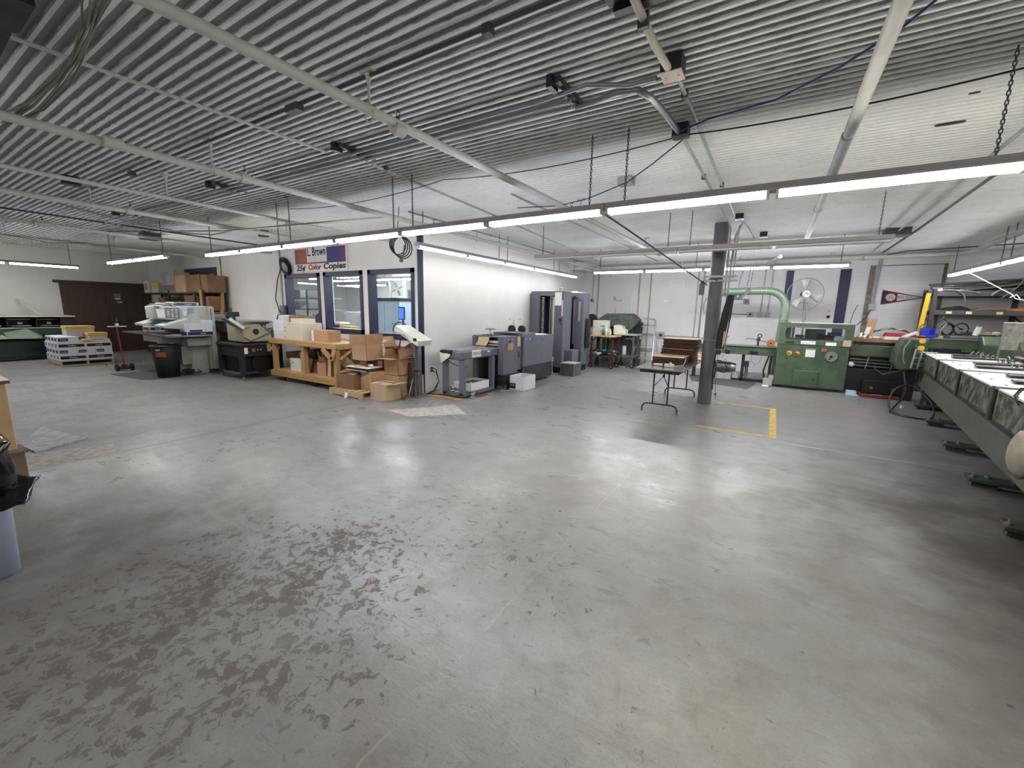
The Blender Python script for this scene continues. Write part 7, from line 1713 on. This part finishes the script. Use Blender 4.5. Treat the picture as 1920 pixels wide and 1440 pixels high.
# ---------------------------------------------------------------- storage rack
t = thing('storage_rack', 'tall dark steel storage rack in the far right corner', 'rack', (3.9, 12.8, 0))
rk = MT('rack_steel', (84,78,80), .6, .1, .2, 8); rk2 = MT('rack_post', (70,62,64), .6, .1, .2, 8)
RX0, RX1, RY0, RY1 = 2.86, 5.7, 12.55, 13.25
for x in (RX0, 4.28, RX1):
    for y in (RY0, RY1): build(MB().box(x-.035, x+.035, y-.035, y+.035, 0, 2.24), 'post', rk2, t, world=True)
    for z in (.4, 1.0, 1.5, 2.0): build(MB().bar((x, RY0, z), (x, RY1, z+.18), .02, .02), 'brace', rk2, t, world=True)
for z, h_ in ((2.18, .10), (1.79, .10), (1.27, .11), (.55, .1)):
    build(MB().box(RX0, RX1, RY0-.03, RY0+.01, z-h_, z), 'front_beam', rk, t, world=True, bevel=.004)
    build(MB().box(RX0, RX1, RY1-.01, RY1+.03, z-h_, z), 'rear_beam', rk, t, world=True)
    build(MB().box(RX0+.04, RX1-.04, RY0+.01, RY1-.01, z-.03, z-.012), 'shelf_deck', MT('chipboard_shelf', (120,106,80), .8, 0, .15, 10), t, world=True)
for z, xs_ in ((1.74, (3.12, 3.42, 3.86)), (1.22, (3.06, 3.30, 3.78))):
    for x in xs_: build(MB().box(x-.045, x+.045, RY0-.034, RY0-.03, z-.025, z+.025), 'shelf_label', MT('cream_label', (226,220,170), .7), t, world=True)
build(MB().box(RX0+.02, RX0+.09, RY0-.05, RY0-.03, 2.19, 2.24), 'white_tag', m_paper, t, world=True)
tag(build(MB().bar((2.54,12.0,0), (2.64,12.0,2.12), .075, .02, (0,1,0)), 'yellow_upright', m_yelbright), 'bright yellow upright bar in front of the storage rack', 'bar')
tag(build(MB().tube([(2.62,11.98,1.3),(2.58,11.97,1.36),(2.60,11.97,1.45),(2.66,11.97,1.5)], .006, 5), 'thin_cord', m_wire), 'thin cord wound round the yellow upright', 'cord')
# loose hoses and pipes on top of the rack
rr = random.Random(21); HG = 'loose hoses and rods on top of the rack'
hm = [MT('grimy_hose', (70,66,62), .6), m_dkgrey, MT('dusty_rod', (112,108,100), .5), MT('dark_rod', (52,46,44), .6)]
for k in range(14):
    x0 = 2.9 + rr.uniform(-.1, .5); x1 = x0 + rr.uniform(1.2, 2.2); y0 = rr.uniform(12.62, 13.15); y1_ = rr.uniform(12.62, 13.15); z0 = 2.20 + .012*k
    z1 = z0 + rr.uniform(0, .12)
    tag(build(MB().tube(smooth_path([(x0,y0,z0),((x0*2+x1)/3,y0*.6+y1_*.4,z0+rr.uniform(.0,.06)),((x0+x1*2)/3,y1_*.7+y0*.3,z1),(x1,y1_,z1)], 3), rr.choice((.012,.018,.024)), 7), ('hose','rod')[k % 2], hm[k % 4]),
        ('thin','medium','thick')[k % 3] + (' brown',' grey',' dusty',' black')[k % 4] + (' hose',' rod')[k % 2] + ' in the tangled heap on the rack top, ' + ('lowest','low','middle','upper','topmost')[min(4, k//3)] + ' layer', 'hose', HG)
for pts, r_, mt, lb in (([(2.95,12.5,2.2),(3.15,12.48,2.2),(3.28,12.48,2.1),(3.32,12.48,1.98)], .012, hm[2], 'pale hose end drooping over the left of the rack top'),
    ([(3.05,12.5,2.21),(3.3,12.48,2.19),(3.52,12.48,2.14)], .01, hm[2], 'short pale rod drooping over the rack top beam'),
    ([(4.0,12.5,2.22),(3.8,12.48,2.2),(3.68,12.48,2.09)], .022, hm[2], 'thick grey hose end poking over the rack top, middle'),
    ([(4.1,12.45,2.5),(4.0,12.44,2.25),(3.8,12.44,2.02)], .009, hm[2], 'straight thin rod slanting across the rack top beam')):
    tag(build(MB().tube(smooth_path(pts, 4), r_, 7), 'hose_end', mt), lb, 'hose', 'hose ends drooping from the rack top')
tag(build(MB().prism([(2.95,1.79),(3.5,1.79),(3.42,1.84),(3.3,1.885),(3.18,1.86),(3.05,1.82)], 'y', 12.6, 13.0), 'black_sack', m_tarpdk, bevel=.02), 'black crumpled cloth on the middle shelf of the rack', 'cloth')
tag(build(MB().prism([(3.5,1.79),(4.0,1.79),(3.98,1.83),(3.8,1.85),(3.62,1.83)], 'y', 12.6, 12.95), 'brown_sack', m_card3, bevel=.02), 'brown crumpled packing on the middle shelf of the rack', 'packing')
tag(build(MB().box(4.05,4.2,12.55,12.7,1.79,1.84), 'orange_box', m_orange, bevel=.004), 'small orange box at the right of the middle rack shelf', 'box')
# small bicycle-like wheel and handlebar on the lower shelf
t = thing('bicycle_wheel', 'small spoked wheel with a fork lying on the lower rack shelf', 'wheel', (3.38, 12.7, 1.40))
wc = Vector((3.38, 12.62, 1.40))
build(MB().torus(wc, .12, .012, (.2,-1,0), 30, 7), 'tyre', m_charcoal, t, world=True)
build(MB().torus(wc, .10, .006, (.2,-1,0), 30, 6), 'rim', m_galv, t, world=True)
build(MB().cyl(wc+Vector((-.01,.03,0)), wc+Vector((.01,-.03,0)), .02, n=10), 'hub', m_black, t, world=True)
mb = MB()
for k in range(14):
    a = 2*PI*k/14; mb.tube([wc, wc+Vector((.1*math.cos(a)*.98, .02*math.cos(a), .1*math.sin(a)))], .0015, 3)
build(mb, 'spokes', m_steel, t, world=True)
build(MB().bar(wc, (3.08,12.6,1.60), .015, .02).bar((3.08,12.6,1.60), (2.98,12.6,1.52), .02, .02), 'fork', m_dkgrey, t, world=True)
build(MB().torus((3.22,12.8,1.38), .12, .02, (.5,-1,0), 24, 7), 'rear_tyre', m_black, t, world=True)
build(MB().tube([(2.86+.12,12.6,1.68),(3.0,12.6,1.7),(3.08,12.6,1.66),(3.06,12.6,1.58)], .009, 6), 'handlebar', m_galv, t, world=True)
tag(build(MB().bar((3.60,12.6,1.27), (3.64,12.6,1.46), .09, .05, (0,1,0)), 'white_canister', m_white, bevel=.01), 'white canister leaning on the lower rack shelf', 'canister')
for i, (x, r_, mt, lb) in enumerate(((3.80,.05,MT('faded_pink', (170,130,120), .7),'faded pink bundle on the lower rack shelf'), (3.92,.06,m_card2,'pale bundle on the lower rack shelf'), (4.04,.06,m_rust,'rusty bundle on the lower rack shelf'))):
    tag(build(MB().ball((x,12.65,1.27+r_*.8), r_, 1.2, 1, .85), 'bundle', mt), lb, 'bundle', 'small bundles on the lower rack shelf')
tag(build(MB().box(3.1,3.9,12.6,13.0,.55,.95), 'dark_crate', m_charcoal, bevel=.01), 'dark crate low in the storage rack', 'crate')
tag(build(MB().tube([(3.08,11.7,2.5),(3.3,11.4,2.28),(3.52,11.1,2.06),(3.56,11.05,1.98),(3.9,10.7,1.86)], .008, 6).tube([(3.50,11.08,2.0),(3.56,11.05,2.05),(3.6,11.0,1.98)], .01, 5), 'pull_string', m_white), 'white string knotted and slanting down from the right hand lights', 'cord')
# ---------------------------------------------------------------- left foreground
t = thing('grey_bin', 'grey-blue plastic bin at the left edge, lined with a black bag', 'bin', (-3.86, .12, 0))
def rr_box(hx, hy, r, z, n=5):
    o = []
    for sx_, sy_, a0 in ((1,-1,-90),(1,1,0),(-1,1,90),(-1,-1,180)):
        for k in range(n+1):
            a = math.radians(a0+90*k/n); o.append((sx_*(hx-r)+r*math.cos(a), sy_*(hy-r)+r*math.sin(a), z))
    return o
def shell(levels, mat, name, parent, cap=True, smooth=True, wob=None):
    mb = MB(); vs = []; n = None
    for (hx, hy, r, z) in levels:
        L_ = rr_box(hx, hy, r, z); n = len(L_)
        if wob: L_ = [wob(p) for p in L_]
        vs += L_
    fs = [(i*n+k, i*n+(k+1)%n, (i+1)*n+(k+1)%n, (i+1)*n+k) for i in range(len(levels)-1) for k in range(n)]
    mb._a(vs, fs, smooth)
    if cap: mb._a(vs[:n], [tuple(range(n))[::-1]])
    return build(mb, name, mat, parent)
shell([(.22,.235,.05,0),(.235,.25,.06,.02),(.265,.27,.06,.78),(.26,.265,.06,.78),(.23,.24,.05,.05)], m_bin, 'body', t)
mb = MB()
for y in (-.12, .12): mb.bar((.232,y-.01,.03), (.262,y-.01,.5), .012, .01)
for x in (-.1, .1): mb.bar((x,.246,.03), (x,.266,.5), .012, .01)
build(mb, 'moulded_rib', m_bin, t)
rr = random.Random(4)
def wobf(p):
    a = math.atan2(p[1], p[0]); k = 1 + .035*math.sin(9*a + p[2]*23) + .03*math.sin(17*a - p[2]*31)
    return (p[0]*k, p[1]*k, p[2] + (.02*math.sin(7*a) if p[2] < .55 else 0))
shell([(.285,.29,.08,.44),(.30,.305,.08,.50),(.285,.29,.07,.58),(.295,.30,.07,.66),(.28,.285,.07,.74),(.285,.29,.07,.80),(.26,.265,.06,.81),(.24,.245,.06,.70),(.22,.22,.06,.50)], m_bag, 'bin_liner', t, cap=False, wob=wobf)
mb = MB().grid(lambda u, v: (.22 + u*.20 + .01*math.sin(v*14), .22 + v*.16 - .10*u, .60 - u*.10 - .03*v + .015*math.sin(u*9+v*5)), 8, 6)
build(mb, 'liner_flap', m_bag, t, solid=.012)
t = thing('counter', 'tan wooden counter with a red-edged white top at the left edge', 'counter', (-5.8, .2, 0))
build(MB().box(-6.4, -5.33, -.9, .645, .35, .92), 'body', MT('tan_board', (184,156,112), .7, 0, .1), t, world=True, bevel=.006)
build(MB().box(-6.45, -5.28, -.95, .665, .92, .945), 'red_edge', MT('red_brown_edge', (130,60,44), .5), t, world=True)
build(MB().box(-6.45, -5.28, -.95, .665, .945, .95), 'white_top', m_paper, t, world=True)
build(MB().box(-6.4, -5.55, -.9, .60, .0, .35), 'base', m_charcoal, t, world=True)
build(MB().box(-5.75, -5.50, .35, .70, .0, .27), 'side_block', MT('grey_brown_board', (124,104,88), .8), t, world=True, bevel=.004)
build(MB().box(-5.77, -5.48, .33, .72, .27, .29), 'block_top', MT('mauve_brown_board', (126,104,94), .8), t, world=True)
tag(build(MB().prism([(-7.02,.86),(-6.50,.90),(-6.72,1.35),(-7.75,1.16)], 'z', 0, .012), 'floor_plate', MT('worn_zinc_sheet', (136,140,138), .5, .3, .2, 9, .2, c2=(170,172,170))), 'pale metal plate lying on the floor at the left', 'plate')
build(MB().prism([(-5.93,.76),(-5.80,1.42),(-6.25,1.45),(-6.50,.86)], 'z', 0, .001), 'trim_10', MT('bare_cement_patch', (178,172,158), .7, 0, .2, 14, c2=(146,142,136)), kind='structure')
build(MB().prism([(-5.05,4.38),(-4.45,4.30),(-3.9,4.95),(-4.5,5.35),(-4.6,5.0)], 'z', 0, .0008), 'trim_11', MT('pale_floor_patch', (188,182,168), .5, 0, .15, 9, c2=(160,158,152)), kind='structure')
# ---------------------------------------------------------------- inside the office, seen through the windows
def simple(name, mb, mat, label, cat, group=None, **k): return tag(build(mb, name, mat, **k), label, cat, group)
OG = 'office equipment behind the windows'
t = thing('tall_cabinet', 'tall pale blue cabinet with a dark top behind the right window', 'cabinet', (-8.1, 7.6, 0), 0, OG)
build(MB().box(-8.75, -7.72, 7.2, 7.9, 0, 1.76), 'body', m_skyblue, t, world=True, bevel=.01)
build(MB().box(-8.78, -7.69, 7.17, 7.93, 1.76, 1.83), 'dark_top', m_charcoal, t, world=True)
build(MB().box(-8.80, -8.68, 7.15, 7.19, 0, 1.83), 'dark_side', m_charcoal, t, world=True)
build(MB().box(-8.26,-8.255,7.195,7.2,.1,1.7).box(-8.0,-7.9,7.195,7.2,1.2,1.22), 'door_gap', m_grey, t, world=True)
t = thing('box_fan', 'square box fan standing on the tall cabinet behind the right window', 'fan', (-8.1, 7.5, 1.83), .2, OG)
build(MB().box(-.22,.22,-.05,.05,0,.03).box(-.22,.22,-.05,.05,.42,.45).box(-.22,-.19,-.05,.05,0,.45).box(.19,.22,-.05,.05,0,.45), 'frame', m_offwhite, t, bevel=.01)
mb = MB()
for k in range(6): mb.torus((0,-.05,.225), .03+.03*k, .003, (0,1,0), 24, 4)
build(mb, 'grille', m_ltgrey, t); build(MB().cyl((0,-.04,.225), (0,.02,.225), .04, n=12), 'hub', m_white, t)
mb = MB()
for k in range(4):
    a = PI/2*k + .4
    mb.bar((.03*math.cos(a),0,.225+.03*math.sin(a)), (.17*math.cos(a),0,.225+.17*math.sin(a)), .004, .09, (0,1,0))
build(mb, 'blades', m_grey, t)
t = thing('monitor', 'monitor with a bright blue screen behind the right window', 'monitor', (-7.40, 6.95, 1.3), -.2, OG)
build(MB().box(-.12,.12,0,.03,.02,.32), 'case', m_charcoal, t); build(MB().box(-.10,.10,-.003,0,.05,.29), 'screen', EM('blue_screen', (50,90,240), 1.2), t)
build(MB().box(-.02,.02,.03,.06,-.5,.2), 'stand', m_charcoal, t)
t = thing('round_fan', 'round black floor fan just behind the right window', 'fan', (-6.95, 6.55, .8), 0, OG)
fc2 = Vector((-6.95,6.5,1.12))
mb = MB().torus(fc2, .17, .012, (.5,-1,0), 28, 6)
for k in range(10):
    a = PI*k/10; d = Vector((math.cos(a)*.9, math.cos(a)*.4, math.sin(a)))*.17; mb.tube([fc2-d, fc2+d], .003, 3)
build(mb, 'cage', m_black, t, world=True)
mb = MB()
for k in range(3):
    a = 2*PI*k/3+.5
    mb.ball(fc2+Vector((math.cos(a)*.08, math.cos(a)*.04, math.sin(a)*.08)), .07, 1, .2, 1)
build(mb, 'blades', m_charcoal, t, world=True)
build(MB().box(-7.05,-6.85,6.45,6.6,.80,.84).cyl((-6.95,6.55,.84), (-6.95,6.55,1.0), .02), 'stand', m_black, t, world=True)
t = thing('office_desk', 'pale desk running behind the right window', 'desk', (-7.0, 6.7, 0), 0, OG)
build(MB().box(-7.9,-6.2,6.35,7.05,.76,.80), 'desk_top', m_ltgrey, t, world=True); build(MB().box(-7.88,-7.84,6.4,7.0,0,.76), 'side', m_ltgrey, t, world=True); build(MB().box(-6.26,-6.22,6.4,7.0,0,.76), 'side', m_ltgrey, t, world=True)
t = thing('office_table', 'long table heaped with paper behind the middle window', 'table', (-9.6, 7.0, 0), 0, OG)
build(MB().box(-11.4,-8.95,6.6,7.5,.86,.90), 'table_top', m_ltgrey, t, world=True)
for x in (-11.3,-9.05): build(MB().box(x-.03,x+.03,6.65,6.7,0,.86).box(x-.03,x+.03,7.4,7.45,0,.86), 'leg', m_grey, t, world=True)
for i, (x, y, z, a, b_, c_, mt, lb) in enumerate(((-9.35,6.95,.90,.5,.3,.05,m_dkgrey,'dark paper stack on the office table'), (-9.25,6.95,.95,.4,.28,.04,m_paper,'white paper stack on the office table'), (-9.5,7.1,1.03,.44,.3,.07,m_yellow,'yellow ream on the office table behind the middle window'), (-9.5,7.1,.95,.5,.34,.08,m_charcoal,'dark box under the yellow ream'), (-9.95,7.2,.9,.26,.3,.22,MT('maroon_box',(110,40,56),.6),'maroon box on the office table'), (-9.95,7.2,1.12,.26,.3,.06,m_paper,'white papers on the maroon box'), (-10.6,7.1,.9,.5,.4,.12,m_white,'white tray on the office table'))):
    carton('desk_stack', x, y, z, a, b_, c_, mt, lb, 'paper', group='stacks on the office table')
t = thing('printer_column', 'pale upright printer cabinet behind the middle window', 'cabinet', (-10.6, 8.2, 0), 0, OG)
build(MB().box(-10.95,-10.35,8.0,8.6,0,1.45), 'body', MT('cabinet_grey', (160,164,166), .5), t, world=True, bevel=.01); build(MB().box(-10.9,-10.4,7.99,8.0,.9,1.3), 'front_panel', m_ltgrey, t, world=True)
t = thing('blue_cabinet', 'slate blue cabinet with a white top at the right of the middle window', 'cabinet', (-9.6, 8.6, 0), 0, OG)
build(MB().box(-9.95,-9.2,8.2,8.9,.0,1.72), 'body', MT('slate_cabinet', (128,140,166), .5), t, world=True, bevel=.01); build(MB().box(-9.97,-9.18,8.18,8.92,1.72,1.84), 'top', m_white, t, world=True); build(MB().box(-9.96,-9.2,8.19,8.2,0,1.2), 'lower_front', m_charcoal, t, world=True)
simple('column_pipe', MB().cyl((-10.9,7.6,0), (-10.9,7.6,CEIL+.01), .05, n=14), m_white, 'white pipe standing behind the middle window', 'pipe', OG)
t = thing('wall_vent', 'louvred vent on the back wall of the office', 'vent', (-13.4, 13.4, 1.95), 0, OG)
build(MB().box(-13.9,-12.9,YF-.05,YF,1.95,2.4), 'frame', m_ltgrey, t, world=True)
mb = MB()
for k in range(4): mb.box(-13.85+k*.24,-13.68+k*.24,YF-.06,YF-.05,2.0,2.35)
build(mb, 'louvres', m_grey, t, world=True)
t = thing('office_shelf', 'open shelf of boxes behind the left window', 'shelf', (-12.6, 8.2, 0), 0, OG)
for z in (.6,1.1,1.5,1.85): build(MB().box(-13.9,-11.7,8.0,8.5,z-.03,z), 'shelf_board', m_galv, t, world=True)
for x in (-13.9,-12.8,-11.7): build(MB().box(x-.02,x+.02,8.0,8.04,0,2.1), 'post', MT('blue_post',(80,100,160),.5), t, world=True)
for i, (x, z, a, c_, mt, lb) in enumerate(((-12.5,1.85,.8,.22,m_white,'large white box at the top of the office shelf'), (-13.4,1.85,.4,.25,m_ltgrey,'grey box at the top left of the office shelf'), (-13.5,1.5,.5,.24,m_ltgrey,'grey box on the second office shelf'), (-12.5,1.5,.7,.2,m_white,'white box on the second office shelf'), (-12.3,1.1,.6,.25,m_skyblue,'pale blue box on the third office shelf'), (-13.3,1.1,.5,.2,m_paper,'white papers on the third office shelf'), (-12.6,.6,.7,.3,m_dkgrey,'dark box low on the office shelf'))):
    carton('shelf_carton', x, 8.25, z, a, .4, c_, mt, lb, group='boxes on the office shelf')
t = thing('office_chair', 'dark navy high-backed office chair behind the left window', 'chair', (-9.95, 6.62, 0), .2, OG)
build(MB().prism([(-.24,.55),(.24,.55),(.25,1.1),(.2,1.34),(.1,1.42),(-.1,1.42),(-.2,1.34),(-.25,1.1)], 'y', -.04, .04), 'backrest', m_navy, t, bevel=.02)
build(MB().box(-.25,.25,-.5,.0,.44,.54), 'seat', m_navy, t, bevel=.02); build(MB().cyl((0,-.22,.06), (0,-.22,.44), .03), 'gas_lift', m_black, t)
mb = MB()
for k in range(5):
    a = 2*PI*k/5; mb.bar((0,-.22,.08), (.28*math.cos(a),-.22+.28*math.sin(a),.05), .04, .03); mb.ball((.28*math.cos(a),-.22+.28*math.sin(a),.03), .03)
build(mb, 'star_base', m_black, t)
